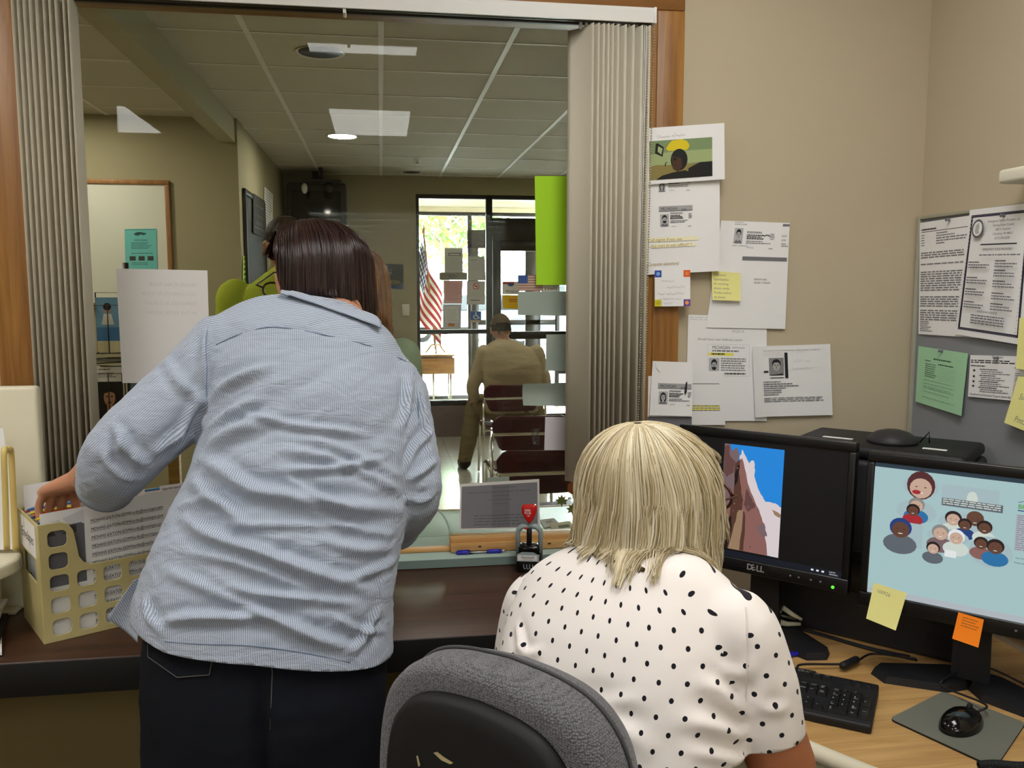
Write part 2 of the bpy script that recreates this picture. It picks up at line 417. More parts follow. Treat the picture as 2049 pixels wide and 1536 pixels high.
for k in range(12):
    y = 2.96+.598*k
    m.b2((-3.0 if y < 6.15 else -.95, y-.008, 2.7065), (3.2, y+.008, 2.71), TBAR)
struct(m.build('ceiling_waiting_room'))
# storefront glazing
ALU = mat('bronze_aluminium', '#1d1a18', .4, spec=.5); SGL = glass('storefront_glass', (.97, .99, .98), 1.5)
def bars(name, lst, par=None, mt=ALU, bev=.003):
    m = MB()
    for lo, hi in lst: m.b2(lo, hi, mt, bev, 1)
    return m.build(name, par)
sf = root('window_2', (.75, FY, .33), 'tall dark-framed storefront window at the far end of the waiting room', 'window'); sf['kind'] = 'structure'
y0, y1 = FY+.02, FY+.09
bars('frame', [((.37, y0, .32), (.402, y1, 2.53)), ((.402, y0, 2.49), (1.10, y1, 2.53)), ((1.10, y0, .32), (1.165, y1, 2.53)), ((.402, y0, 1.09), (1.10, y1, 1.135)), ((.402, y0, .32), (1.10, y1, .385))], sf)
m = MB(); m.b2((.402, FY+.05, 1.135), (1.10, FY+.056, 2.49), SGL); m.build('glass_pane', sf)
m = MB(); m.b2((.402, FY+.05, .385), (1.10, FY+.056, 1.09), SGL); m.build('glass_pane', sf)
d = root('door_1', (1.6, FY, 0), 'dark-framed glass entrance door beside the storefront window', 'door'); d['kind'] = 'structure'
bars('frame', [((1.165, y0, 2.49), (2.95, y1, 2.53)), ((1.165, y0, 2.07), (2.95, y1, 2.30)), ((2.10, y0, 0), (2.17, y1, 2.49)), ((2.88, y0, 0), (2.95, y1, 2.49))], d)
bars('door_leaf', [((1.17, y0, .01), (1.255, y1, 2.07)), ((2.015, y0, .01), (2.10, y1, 2.07)), ((1.255, y0, 1.96), (2.015, y1, 2.07)), ((1.255, y0, .01), (2.015, y1, .22)), ((1.255, y0, 1.03), (2.015, y1, 1.11))], d)
m = MB(); m.b2((1.255, FY+.05, .22), (2.015, FY+.056, 1.96), SGL); m.build('glass_pane', d)
m = MB(); m.b2((1.165, FY+.05, 2.30), (2.10, FY+.056, 2.49), SGL); m.build('glass_pane', d)
m = MB(); m.b2((2.17, FY+.05, .0), (2.88, FY+.056, 2.49), SGL); m.build('glass_pane', d)
m = MB(); m.tube([(1.21, y0-.01, 1.0), (1.21, y0-.06, 1.0), (1.21, y0-.06, 1.25), (1.21, y0-.01, 1.25)], .01, ALU); m.build('door_handle', d)
# vestibule beyond and its outer glazing
VEST = mat('vestibule_paint', '#cfc6ad', .8)
YO = 12.2
fx = lambda x: P(x, 600, Y=YO).x
fz = lambda y: P(990, y, Y=YO).z
m = MB(); m.b2((-.2, FY+.12, 2.70), (4.6, YO, 2.80), VEST); struct(m.build('ceiling_vestibule'))
m = MB(); m.b2((-.2, YO, fz(425)), (4.6, YO+.12, 2.9), VEST); m.b2((-.3, FY+.12, 0), (-.2, YO+.12, 2.80), VEST); m.b2((4.6, FY+.12, 0), (4.7, YO+.12, 2.80), VEST); struct(m.build('wall_vestibule'))
ov = root('window_3', (1.2, YO, 0), 'outer dark-framed glazing of the entrance vestibule facing the car park', 'window'); ov['kind'] = 'structure'
y0, y1 = YO+.02, YO+.10; T_ = fz(432)
bars('frame', [((-.2, y0, T_), (4.6, y1, fz(424))), ((fx(937), y0, 0), (fx(945), y1, T_)), ((fx(945), y0, 0), (fx(958), y1, fz(496))), ((fx(937), y0, fz(496)), (fx(1090), y1, fz(460))), ((fx(1052), y0, 0), (fx(1082), y1, fz(460))), ((fx(1112), y0, 0), (fx(1120), y1, T_)),
               ((-.2, y0, fz(800)), (fx(937), y1, fz(790))), ((-.2, y0, fz(660)), (fx(937), y1, fz(654))), ((fx(958), y0, fz(650)), (fx(1112), y1, fz(640))), ((fx(1120), y0, fz(750)), (4.6, y1, fz(740)))], ov)
m = MB(); m.b2((-.2, YO+.05, 0), (fx(937), YO+.056, T_), SGL); m.build('glass_pane', ov)
m = MB(); m.b2((fx(945), YO+.05, 0), (4.6, YO+.056, T_), SGL); m.build('glass_pane', ov)
# outdoors
ASPH = mat('car_park_asphalt', '#b9b9b7', .9, var=.08, vscale=3); GRASS = mat('lawn_green', '#8fae5e', .95, var=.2, vscale=2)
m = MB(); m.b2((-40, YO+.12, -.3), (60, 46, -.05), ASPH); struct(m.build('ground_car_park'))
m = MB(); m.b2((-60, 46, -.3), (90, 120, -.02), GRASS); struct(m.build('ground_lawn'))

# office daylight window behind the viewer, with a horizontal blind
b4 = root('window_4', (.25, -3.25, .95), 'office window with a white horizontal blind in the wall facing the reception window', 'window'); b4['kind'] = 'structure'
m = MB(); m.b2((-.6, -3.27, .95), (1.1, -3.264, 2.25), SGL); m.build('glass_pane', b4)
m = MB()
for i in range(28): m.box((.25, -3.215, .955+.049*i), (1.76, .054, .0015), TBAR, 0, 1, Matrix.Rotation(math.radians(-66), 3, 'X'))
m.build('blind_slats', b4)
# ================================================================ vertical blind
SLAT = mat('blind_fabric_grey_beige', '#c6beaa', .8, bump=.5, bscale=700); RAIL = mat('white_enamel_rail', '#dcdbd6', .3, spec=.5)
TRACKD = mat('dark_track', '#3a342b', .5); BEAD = mat('steel_bead', '#c4bda8', .3, metal=.9)
vb = root('vertical_blind', (0, 2.09, 2.2), 'open grey-beige vertical blind hanging in front of the reception window', 'blind')
m = MB()
def railq(x0, x1):
    prof = [(2.060, 2.186), (2.058, 2.214), (2.062, 2.221), (2.122, 2.221), (2.122, 2.207), (2.072, 2.207), (2.066, 2.186)]
    m.prism([(x0, a, b) for a, b in prof], (x1-x0, 0, 0), RAIL)
railq(-.80, .662); m.b2((.657, 2.058, 2.184), (.664, 2.116, 2.222), RAIL, .001); m.build('headrail', vb)
m = MB(); m.b2((-.79, 2.074, 2.186), (.655, 2.082, 2.206), TRACKD); m.b2((-.79, 2.10, 2.186), (.655, 2.108, 2.206), TRACKD); m.b2((-.79, 2.074, 2.196), (.655, 2.108, 2.206), RAIL); m.build('track', vb)
m = MB(); m.b2((-.075, 2.064, 2.176), (-.068, 2.10, 2.19), RAIL, .001); m.build('rail_clip', vb)
sm = MB(); hw = .0445
def slat_f(u, v):
    x = (u-.5)*2*hw; return (x, .006*(1-(2*u-1)**2), 2.178-1.117*v if True else 0)
vs = []
for k, e in ((0, .0004), (1, -.0004)):
    for j in range(3):
        for i in range(9):
            p = slat_f(i/8, j/2); vs.append((p[0], p[1]+e, p[2]))
fs = []
for j in range(2):
    for i in range(8):
        a = j*9+i; fs += [[a, a+1, a+10, a+9], [27+a, 27+a+9, 27+a+10, 27+a+1]]
for j in range(2): fs += [[j*9, j*9+9, 27+j*9+9, 27+j*9], [j*9+8, 27+j*9+8, 27+j*9+17, j*9+17]]
for i in range(8): fs += [[i, 27+i, 27+i+1, i+1], [18+i, 18+i+1, 45+i+1, 45+i]]
sm.add(vs, fs, SLAT, True)
sl0 = sm.build('slat'); SLM = sl0.data; bpy.data.objects.remove(sl0)
def slat(x, y, rz):
    o = bpy.data.objects.new('slat', SLM); COL.objects.link(o); o.parent = vb; o.matrix_parent_inverse = vb.matrix_basis.inverted()
    o.location = (x, y, 0); o.rotation_euler = (0, 0, rz)
    h = MB(); h.tube([(x, y, 2.205), (x, y, 2.172)], .004, RAIL, 6); h.build('slat_hanger', vb)
A0 = math.radians(-57.4)
rnd = random.Random(4)
for x in (.485, .499, .511, .523, .534, .546, .563, .583, .604, .624): slat(x, 2.09, A0+rnd.uniform(-.04, .04))
for i_ in range(10): slat(-.771+.0123*i_, 2.09, -math.pi/2+.02+rnd.uniform(-.03, .05)+(.08 if i_ > 7 else 0))
for dx in (.646, .658):
    b = MB()
    for i in range(0, 168): b.ball((dx-(i*.00008 if dx < .65 else i*.00006), 2.060, 2.176-i*.0062), .0024, BEAD, 6, 4)
    o = b.build('bead_chain', vb); o['kind'] = 'stuff'
m = MB()
for dx in (.636, .640): m.tube([(dx, 2.064, 2.18), (dx-.006, 2.064, 1.18)], .0011, RAIL, 5)
m.build('cord', vb)
# ================================================================ counters
WALN = wood('walnut_laminate', '#39241a', '#553627', 'X', 11, .32, spec=.5); BLKE = mat('black_edge_band', '#0c0c0d', .5)
r = root('reception_worktop', (-.6, 1.92, .845), 'dark walnut worktop with a deep black edge under the reception window', 'worktop')
m = MB(); m.b2((-2.3, 1.69, .825), (.62, YW-.005, .845), WALN, .0015); m.build('worktop_board', r)
m = MB(); m.b2((-2.3, 1.689, .775), (.62, 1.712, .8435), BLKE, .002); m.b2((.598, 1.71, .775), (.62, 2.13, .825), BLKE); m.build('edge_band', r)
for x in (-1.6, -.05, .55):
    m = MB(); m.prism([(x, YW-.006, .825), (x, YW-.006, .52), (x, YW-.03, .50), (x, 1.85, .80), (x, 1.85, .825)], (.025, 0, 0), BLKE); m.build('support_bracket', r)
TEAL = mat('teal_laminate', '#a9bfb6', .38, spec=.5, var=.05, vscale=300); TEALE = mat('teal_laminate_edge', '#7d918c', .45)
r = root('transaction_ledge', (0, 2.3, .868), 'pale teal transaction ledge running under the window glass', 'ledge')
m = MB(); m.b2((XL+.018, 2.128, .846), (XR-.018, 2.61, .868), TEAL, .001); m.build('ledge_board', r)
m = MB(); m.b2((XL+.018, 2.1262, .8465), (XR-.018, 2.1285, .8675), TEALE); m.build('front_edge', r)
m = MB(); m.b2((XL+.018, 2.61, .84), (XR-.018, 2.625, .8685), OAKL, .001); m.build('oak_edge', r)
# ================================================================ oak corner desk
OAKD = wood('oak_desk_laminate', '#b08750', '#cfa76d', 'X', 9, .42, stretch=14); CRE = mat('cream_plastic', '#dcd5bd', .5, spec=.4)
dpts = [(.64, 2.135), (1.430, 2.135), (1.430, 1.20), (1.16, 1.235), (1.0, 1.245), (.93, 1.238), (.875, 1.25), (.835, 1.283), (.79, 1.345), (.745, 1.412), (.70, 1.475), (.655, 1.525), (.64, 1.60)]
r = root('corner_desk', (1.1, 1.7, .73), 'pale oak corner desk with a cream rounded front edge', 'desk')
m = MB(); m.prism([(x, y, .70) for x, y in dpts], (0, 0, .03), OAKD); m.build('desktop', r)
ed = cat_rom([(x, y, .7145) for x, y in dpts[2:]], 6); m = MB(); m.tube(ed, .0165, CRE, 12); m.build('front_edge', r)
m = MB(); m.b2((1.38, 1.26, 0), (1.42, 2.1, .70), CRE); m.build('side_panel', r)
m = MB(); m.b2((.66, 2.05, 0), (1.38, 2.07, .70), CRE); m.build('back_panel', r)
# ================================================================ monitors
BEZ = mat('monitor_bezel_black', '#0d0d0e', .33, spec=.5); SILV = mat('silver_lettering', '#c8c8c8', .35, metal=.6)
def glow(name, col, e):
    if name in MATS: return MATS[name]
    mm = mat(name, '#060607' if False else col, .35, emit=e*.36); mm.node_tree.nodes['Principled BSDF'].inputs['Base Color'].default_value = (.01, .01, .012, 1); return mm
SB = glow('screen_black', '#050507', .15)
def place(pivot, ang, tilt=0):
    """frame: x along the screen, y away from the viewer, z up"""
    return Matrix.Translation(pivot) @ Matrix.Rotation(ang, 4, 'Z') @ Matrix.Rotation(tilt, 4, 'X')
def setm(o, M4): o.matrix_basis = M4
MW, MH = .42, .332
def monitor(name, M4, label, foot_z, screen_draw):
    r = root(name, (0, 0, 0), label, 'monitor'); setm(r, M4)
    B = .016
    m = MB()
    for lo, hi in (((-MW/2, 0, MH-B-.006), (MW/2, .022, MH)), ((-MW/2, 0, 0), (MW/2, .022, .032)), ((-MW/2, 0, .032), (-MW/2+B, .022, MH-B-.006)), ((MW/2-B, 0, .032), (MW/2, .022, MH-B-.006))): m.b2(lo, hi, BEZ, .003)
    m.b2((-MW/2+.004, .021, .004), (MW/2-.004, .045, MH-.004), BLACKM, .008)
    m.b2((-.13, .04, .06), (.13, .06, .26), BLACKM, .01)
    local(m, 'bezel', r)
    sw, sh = MW-2*B, MH-B-.006-.032
    m = MB(); m.b2((-MW/2+B, .004, .032), (MW/2-B, .008, MH-B-.006), SB); local(m, 'screen', r)
    pr = Print(sw, sh); screen_draw(pr)
    m = MB()
    for i, (pv, pf, pm) in enumerate(pr.it): m.add([(-MW/2+B+u*sw, .0038-.00003*i, MH-B-.006-v*sh) for u, v in pv], pf, pm)
    local(m, 'screen_picture', r)
    pl = Print(MW, .032); pl.rect(.445, .16, .575, .80, mat('bezel_mark_plate', '#0d0d0e', .33, spec=.5)); pl.text('D', .455, .66, .42, SILV, bold=.02); pl.text('E', .486, .69, .40, SILV, bold=.02, rot=.35); pl.text('LL', .509, .66, .42, SILV, bold=.02)
    for k in (.70, .745, .81, .86):
        m = MB(); m.tube([(-MW/2+k*MW, .0, .016), (-MW/2+k*MW, -.0012, .016)], .0024, GREY, 10); local(m, 'control_button', r)
    m = MB()
    for i, (pv, pf, pm) in enumerate(pl.it): m.add([(-MW/2+u*MW, -.0006-.00002*i, .032-v*.032) for u, v in pv], pf, pm)
    local(m, 'maker_mark', r)
    m = MB(); m.tube([(MW*.425, -.0005, .010), (MW*.425, -.002, .010)], .0035, glow('power_led', '#55e030', 2.5), 10); local(m, 'power_light', r)
    return r
def stand(M4, deskz, parent, wing, back=.055):
    """post and splayed V foot, in the monitor's own axes"""
    inv = M4.inverted(); g = lambda x, y, z: inv @ Vector((x, y, z))
    base = M4 @ Vector((0, back, 0)); z0 = deskz
    m = MB(); R = M4.to_3x3()
    ax, ay = R@Vector((1, 0, 0)), R@Vector((0, 1, 0)); ax.z = ay.z = 0; ax.normalize(); ay.normalize()
    q = lambda a, b, z: inv @ (Vector((base.x, base.y, 0))+ax*a+ay*b+Vector((0, 0, z)))
    def prism(lo, z1, z2, sc=.92):
        n = len(lo); a = [q(x, y, z1) for x, y in lo]; cx = sum(x for x, _ in lo)/n; cy = sum(y for _, y in lo)/n
        b = [q(cx+(x-cx)*sc, cy+(y-cy)*sc, z2) for x, y in lo]
        m.add(a+b, [list(range(n))[::-1], list(range(n, 2*n))]+[[i, (i+1) % n, n+(i+1) % n, n+i] for i in range(n)], BLACKM)
    prism([(-.036, .012), (.036, .012), (.032, .05), (-.032, .05)], z0+.0165, z0+.28, .9)
    local(m, 'stand_post', parent)
    m = MB()
    for s in (-1, 1):
        w = [(s*.0, .0), (s*.03, -.04), (s*wing, -.075), (s*(wing+.035), -.045), (s*(wing+.03), -.01), (s*.05, .075), (s*.0, .085)]
        if s < 0: w = w[::-1]
        prism(w, z0+.0006, z0+.016, .93)
    local(m, 'stand_foot', parent)
UA = math.atan2(-.72, .69)
M1 = place(Vector((.845, 1.822, .893)), UA, math.radians(-4))
M2 = place(Vector((1.145, 1.492, .879)), UA, math.radians(-4))
# pictures on the screens
SKYB = glow('screen_sky_blue', '#1f8fea', 1.0); SNOWL = glow('screen_pale_rock', '#e9dcdf', 1.0); RK1 = glow('screen_rose_rock', '#a5716a', .8); RK2 = glow('screen_brown_rock', '#6a4435', .7)
RK3 = glow('screen_dark_cleft', '#2a1a16', .4); RK4 = glow('screen_grey_rock', '#8d7478', .8); RK5 = glow('screen_tan_rock', '#b39272', .8); RK6 = glow('screen_shade_rock', '#7c5450', .7); SWH = glow('screen_white', '#f4f8fa', 1.0); TASK = glow('screen_taskbar', '#141d2e', .6)
def draw_rock(p):
    u0, u1, v0, v1 = .265, .635, .045, .935
    q = lambda a, b: (u0+(u1-u0)*a, v0+(v1-v0)*b)
    rnd = random.Random(2)
    p.rect(u0, v0, u1, v1, SKYB)
    def jag(pts, m, k=4, amp=.012):
        out = []
        for i in range(len(pts)):
            a, b = pts[i], pts[(i+1) % len(pts)]
            for j in range(k):
                t = j/k; e = amp if j else 0
                out.append(q(min(1, max(0, a[0]+(b[0]-a[0])*t+rnd.uniform(-e, e))), min(1, max(0, a[1]+(b[1]-a[1])*t+rnd.uniform(-e, e)*.6))))
        p.poly(out, m)
    jag([(.27, .13), (.30, .04), (.37, .10), (.43, .16), (.50, .13), (.53, .17), (.53, .27), (.63, .41), (.74, .50), (.90, .50), (1, .53), (1, 1), (.78, 1), (.55, .5)], SNOWL, 4)
    jag([(.85, .565), (1, .60), (1, .63), (.9, .61)], RK5, 3)
    jag([(0, 0), (.10, .0), (.14, .06), (.22, .02), (.26, .10), (.22, .5), (.10, 1), (0, 1)], RK4, 5)
    jag([(0, .02), (.08, .01), (.12, .13), (.2, .16), (.16, .28), (.05, .32), (0, .25)], RK6, 4)
    jag([(.28, .14), (.31, .12), (.43, .35), (.60, .55), (.75, .72), (.82, 1), (.10, 1), (.12, .6), (.22, .36)], RK1, 5)
    jag([(.20, .18), (.28, .14), (.27, .26), (.33, .45), (.37, .52), (.36, .62), (.30, .7), (.15, 1), (.08, 1), (.15, .7), (.20, .45)], RK2, 5)
    jag([(.10, .74), (.18, .68), (.20, .78), (.14, 1), (.08, 1)], RK3, 4)
    jag([(.24, .20), (.28, .18), (.26, .34), (.21, .40), (.2, .3)], RK3, 4, .006)
    jag([(.30, .62), (.38, .60), (.38, .72), (.36, 1), (.16, 1), (.24, .76)], RK5, 4)
    jag([(.38, .60), (.42, .66), (.42, 1), (.35, 1)], RK2, 4)
    jag([(.42, .40), (.5, .48), (.58, .56), (.46, .62), (.38, .56)], RK6, 4)
    jag([(.62, .74), (.74, .70), (.80, .82), (.70, .84)], RK4, 4)
    for _ in range(46):
        a, b = rnd.uniform(.02, .72), rnd.uniform(.2, .97); w = rnd.uniform(.01, .05)
        if a < .12+.62*b**1.1: jag([(a, b), (a+w, b+rnd.uniform(-.02, .02)), (a+w*.6, b+.012)], rnd.choice([RK2, RK4, RK6, RK1, RK5]), 2, .004)
    p.rect(0, .95, 1, 1, TASK)
    p.text('5:50 PM', .965, .972, .010, SWH, 'r'); p.text('08/29/2016', .98, .990, .010, SWH, 'r')
    for k in (.83, .86, .89): p.rect(k, .968, k+.014, .982, SWH)
    p.poly([(.03, .03), (.065, .03), (.058, .075), (.038, .075)], glow('screen_icon_blue', '#7fb8f0', .9))
CY = glow('screen_pale_cyan', '#b2d2d4', 1.0); CYL = glow('screen_grey_strip', '#c6cfd6', .9); CYB = glow('screen_title_bar', '#3c5263', .6); PNK = glow('screen_pink_grey', '#a99aa6', .85)
GRN = glow('screen_logo_green', '#5fae4a', .9); NVY = glow('screen_logo_navy', '#274a94', .8); SKL = glow('screen_skin_light', '#e0bda6', .9); SKD = glow('screen_skin_dark', '#7d5440', .7); SHA = glow('screen_hair_dark', '#3a2a28', .5); SGH = glow('screen_hair_grey', '#a3a29f', .8)
SRED = glow('screen_red', '#c2313a', .8); SBLU = glow('screen_shirt_blue', '#2f86c4', .8); SCY2 = glow('screen_haze', '#b5cdd2', .95); SDOME = glow('screen_capitol_grey', '#77808a', .7); SFIELD = glow('screen_field', '#dde7dd', 1.0); SRHA = glow('screen_hair_auburn', '#6a3438', .7)
def draw_login(p):
    p.rect(0, 0, 1, 1, CY, 1); p.rect(0, .0, 1, .03, CYB); p.rect(0, .955, 1, 1, CYL)
    def head(u, v, r, sk, ha, cloth=None, long=False):
        if cloth: p.poly(ellipse(u, v+r*2.3, r*1.7, r*1.5, 16), cloth)
        p.poly(ellipse(u, v-r*.2, r*1.12, r*1.45 if not long else r*1.7, 16), ha); p.poly(ellipse(u, v+r*.15, r*.88, r*1.2, 16), sk)
        for a in (-.35, .35): p.poly(ellipse(u+a*r, v, r*.11, r*.06, 6), SHA)
        p.poly(ellipse(u, v+r*.7, r*.26, r*.07, 8), SWH)
    p.poly(ellipse(.235, .14, .088, .085), SCY2); head(.235, .145, .062, SKL, SRHA, None, True); p.poly(ellipse(.215, .185, .022, .016, 10), SRED)
    p.rect(.335, .10, .60, .26, SCY2); p.poly([(.34, .20), (.62, .20), (.62, .255), (.34, .255)], SDOME); p.rect(.455, .165, .505, .20, SFIELD); p.poly(ellipse(.48, .165, .022, .035, 10, math.pi, 2*math.pi), SFIELD)
    p.lines(.345, .205, .61, .25, 3, SFIELD, 3, .5, 0)
    p.poly(ellipse(.22, .33, .10, .085), SCY2); head(.22, .285, .036, SKL, SGH, SBLU); head(.205, .325, .03, SKD, SHA, SRED)
    p.poly(ellipse(.46, .37, .13, .08), SCY2); head(.40, .345, .036, SKL, SHA, SFIELD); head(.50, .325, .036, SKD, SKD, None); head(.455, .375, .029, SKD, SHA, NVY); head(.545, .375, .032, SKD, SHA, SFIELD)
    p.rect(.095, .42, .26, .60, SCY2); head(.15, .475, .05, SKD, NVY, SDOME)
    p.poly(ellipse(.38, .48, .10, .06), SCY2); head(.345, .46, .038, SKL, SGH, RK4); head(.42, .475, .036, SKL, SWH, SFIELD)
    head(.315, .58, .03, SKL, SHA, SDOME); p.rect(.37, .575, .425, .625, SWH)
    p.poly(ellipse(.58, .54, .10, .11), SCY2); head(.535, .49, .03, SKD, SHA, RK1); head(.60, .50, .036, SKD, SHA, SBLU)
    p.text('BRIDGES', .685, .205, .030, GRN, bold=.015); p.rect(.685, .215, .87, .222, NVY)
    arc = [(.685+.155*t, .16-.028*math.sin(math.pi*t*.75)) for t in [i/10 for i in range(11)]]
    p.poly(arc+[(a, b+.004) for a, b in arc[::-1]], NVY)
    # peninsula outlines of the logo
    p.poly([(.80, .13), (.82, .118), (.84, .125), (.86, .118), (.88, .13), (.86, .137), (.83, .14)], NVY)
    p.poly([(.84, .15), (.86, .143), (.875, .155), (.872, .17), (.885, .168), (.893, .185), (.88, .215), (.84, .215), (.835, .185)], NVY)
    p.rect(.68, .245, 1.0, .50, glow('screen_pale_violet', '#b6cad3', .95)); p.lines(.685, .25, 1.0, .50, 17, PNK, 5, .5, .05)
    p.text('User ID:', .69, .555, .011, SHA); p.rect(.755, .545, .90, .562, SFIELD); p.text('username', .757, .557, .009, SHA)
    p.text('Password:', .685, .588, .011, SHA); p.rect(.755, .578, .90, .595, SFIELD); p.rect(.755, .610, .81, .630, SCY2); p.text('Login', .765, .624, .010, NVY)
    p.poly([(.985, .66), (.985, .69), (.992, .683), (1.0, .69)], SWH)
mon1 = monitor('computer_monitor', M1, 'black computer monitor showing a photo of tall red rocks under a blue sky', .73, draw_rock)
stand(M1, .73, mon1, .135)
mon2 = monitor('computer_monitor', M2, 'black computer monitor showing a pale cyan login page', .73, draw_login)
stand(M2, .73, mon2, .145)
# ================================================================ keyboard
kd = Vector((P(1755, 1462, Z=.73)-P(1590, 1430, Z=.73))); 
ka = math.radians(-41)
KM = Matrix.Translation((.83, 1.60, .73)) @ Matrix.Rotation(ka, 4, 'Z')
# ================================================================ keyboard
KX, KY = Vector((.81, -.588, 0)).normalized(), Vector((.588, .81, 0)).normalized()
KO = Vector((.885, 1.392, .7302))+KX*(-.449)
KMAT = Matrix((KX.to_4d(), KY.to_4d(), (0, 0, 1, 0), (0, 0, 0, 1))).transposed(); KMAT.translation = KO
for i in range(3): KMAT[3][i] = 0
KMAT[3][3] = 1
kb = root('keyboard', (0, 0, 0), 'black full-size computer keyboard with white legends on the oak desk', 'keyboard'); kb.matrix_basis = KMAT
KW, KD = .449, .172
m = MB()
prof = [(0, .0), (0, .016), (.012, .019), (.135, .025), (.172, .026), (.172, 0)]
m.prism([(0, y, z) for y, z in prof][::-1], (KW, 0, 0), BLACKM)
o = local(m, 'keyboard_case', kb)
bv = o.modifiers.new('b', 'BEVEL'); bv.width = .004; bv.segments = 2; bv.limit_method = 'ANGLE'
m = MB(); m.prism([(.25, .172, .004), (.33, .172, .004), (.325, .184, .004), (.255, .184, .004)], (0, 0, .018), BLACKM); local(m, 'cable_hump', kb)
KEYM = mat('key_black', '#141416', .42, spec=.5); LEG = mat('key_legend_white', '#efefef', .6)
ktop = lambda y: .019+(y-.012)*.0488
KS, PT = .0172, .0190
def key(x, y, w=1, h=1, lab=None, sub=None, small=False):
    """x,y of the lower-left of the cell in key units from the case corner"""
    m = MB(); cx, cy = x+PT*w/2, y+PT*h/2; z = ktop(cy); W2, H2 = PT*w/2-.0009, PT*h/2-.0009; t = .0026
    b = [(-W2, -H2), (W2, -H2), (W2, H2), (-W2, H2)]; a = [(-W2+t, -H2+t), (W2-t, -H2+t), (W2-t, H2-t*.6), (-W2+t, H2-t*.6)]
    vs = [(cx+p, cy+q, z-.001) for p, q in b]+[(cx+p, cy+q, z+.0075) for p, q in a]
    m.add(vs, [[4, 5, 6, 7]]+[[i, (i+1) % 4, 4+(i+1) % 4, 4+i] for i in range(4)], KEYM)
    def put(s, dx, dy, hh):
        tv, tf, tw = text_mesh(s); k = hh/CAP
        k2 = min(k, (2*W2-2*t-.001)/tw)
        m.add([(cx-W2+t+.0008+p*k2+dx, cy+dy+q*k, z+.00765) for p, q in tv], tf, LEG)
    if lab: put(lab, 0, .001, .0042 if len(lab) < 3 else .0026)
    if sub: put(sub, 0, -.0042, .0024)
    local(m, 'key', kb)
x0 = .014; rows = [.012, .012+PT, .012+2*PT, .012+3*PT, .012+4*PT, .137]
L5 = [('`', 1)]+[(c, 1) for c in '1234567890-=']+[('Bksp', 2)]
lay = [(4, L5), (3, [('Tab', 1.5)]+[(c, 1) for c in 'QWERTYUIOP[]']+[('\\', 1.5)]), (2, [('Caps', 1.75)]+[(c, 1) for c in "ASDFGHJKL;'"]+[('Enter', 2.25)]),
       (1, [('Shift', 2.25)]+[(c, 1) for c in 'ZXCVBNM,./']+[('Shift', 2.75)]), (0, [('Ctrl', 1.5), ('', 1), ('Alt', 1.5), ('', 7), ('Alt', 1.5), ('', 1), ('Ctrl', 1.5)])]
for r_, ks in lay:
    x = x0
    for lab, w_ in ks: key(x, rows[r_], w_, 1, lab or None); x += PT*w_
x = x0
for i in range(13): key(x+PT*i+(i > 0)*.012+(i > 4)*.008+(i > 8)*.008-(.0), rows[5], 1, .85, 'Esc' if i == 0 else 'F%d' % i)
xn = x0+15*PT+.006
for i, (a, b) in enumerate((('Insert', 'Delete'), ('Home', 'End'), ('Page', 'Page'))): key(xn+PT*i, rows[4], 1, 1, a, 'Up' if i == 2 else None); key(xn+PT*i, rows[3], 1, 1, b, 'Down' if i == 2 else None)
for i, a in enumerate(('Print', 'Scroll', 'Pause')): key(xn+PT*i, rows[5], 1, .85, a)
for i, a in enumerate('<v>'): key(xn+PT*i, rows[0], 1, 1, a)
key(xn+PT, rows[1], 1, 1, '^')
xp = xn+3*PT+.006
for i, a in enumerate(('Num', '/', '*', '-')): key(xp+PT*i, rows[4], 1, 1, a, 'Lock' if i == 0 else None)
for r_, s in ((3, '789'), (2, '456'), (1, '123')):
    for i, a in enumerate(s): key(xp+PT*i, rows[r_], 1, 1, a, {'7': 'Home', '9': 'PgUp', '1': 'End', '3': 'PgDn'}.get(a))
key(xp, rows[0], 2, 1, '0', 'Ins'); key(xp+2*PT, rows[0], 1, 1, '.', 'Del'); key(xp+3*PT, rows[2], 1, 2, '+'); key(xp+3*PT, rows[0], 1, 2, 'Enter')
for i, a in enumerate(('mail', 'vol-', 'vol+')): key(xp+PT*(i+.9), rows[5], .8, .8, None)
pk = Print(.1, .02); m = MB()
for s, dx, rt in (('D', 0, 0), ('E', .0092, .5), ('LL', .0175, 0)):
    tv, tf, tw = text_mesh(s, 0, .02); k = .0075/CAP; c_, s_ = math.cos(rt), math.sin(rt)
    m.add([(.292+dx+(p*c_-q*s_)*k, .161+(p*s_+q*c_)*k, .0262) for p, q in tv], tf, SILV)
local(m, 'maker_mark', kb)
# keyboard cable with a ferrite bead
c0 = KMAT@Vector((.292, .187, .014))
cp = cat_rom([c0, c0+Vector((.02, .03, .0)), P(1700, 1327, Z=.74), P(1742, 1308, Z=.742), P(1795, 1312, Z=.752), P(1830, 1318, Z=.756), Vector((1.13, 1.632, .756)), Vector((1.155, 1.66, .738))], 8)
r = root('keyboard_cable', c0, 'black keyboard cable with a ferrite bead lying on the oak desk', 'cable')
m = MB(); m.tube(cp, .0026, BLACKM, 8); m.build('cord', r)
fa, fb = P(1684, 1333, Z=.744), P(1716, 1318, Z=.744)
m = MB(); m.tube([fa, fa+(fb-fa)*.08, fa+(fb-fa)*.92, fb], [.006, .0085, .0085, .006], BLACKM, 14); m.build('ferrite_bead', r)
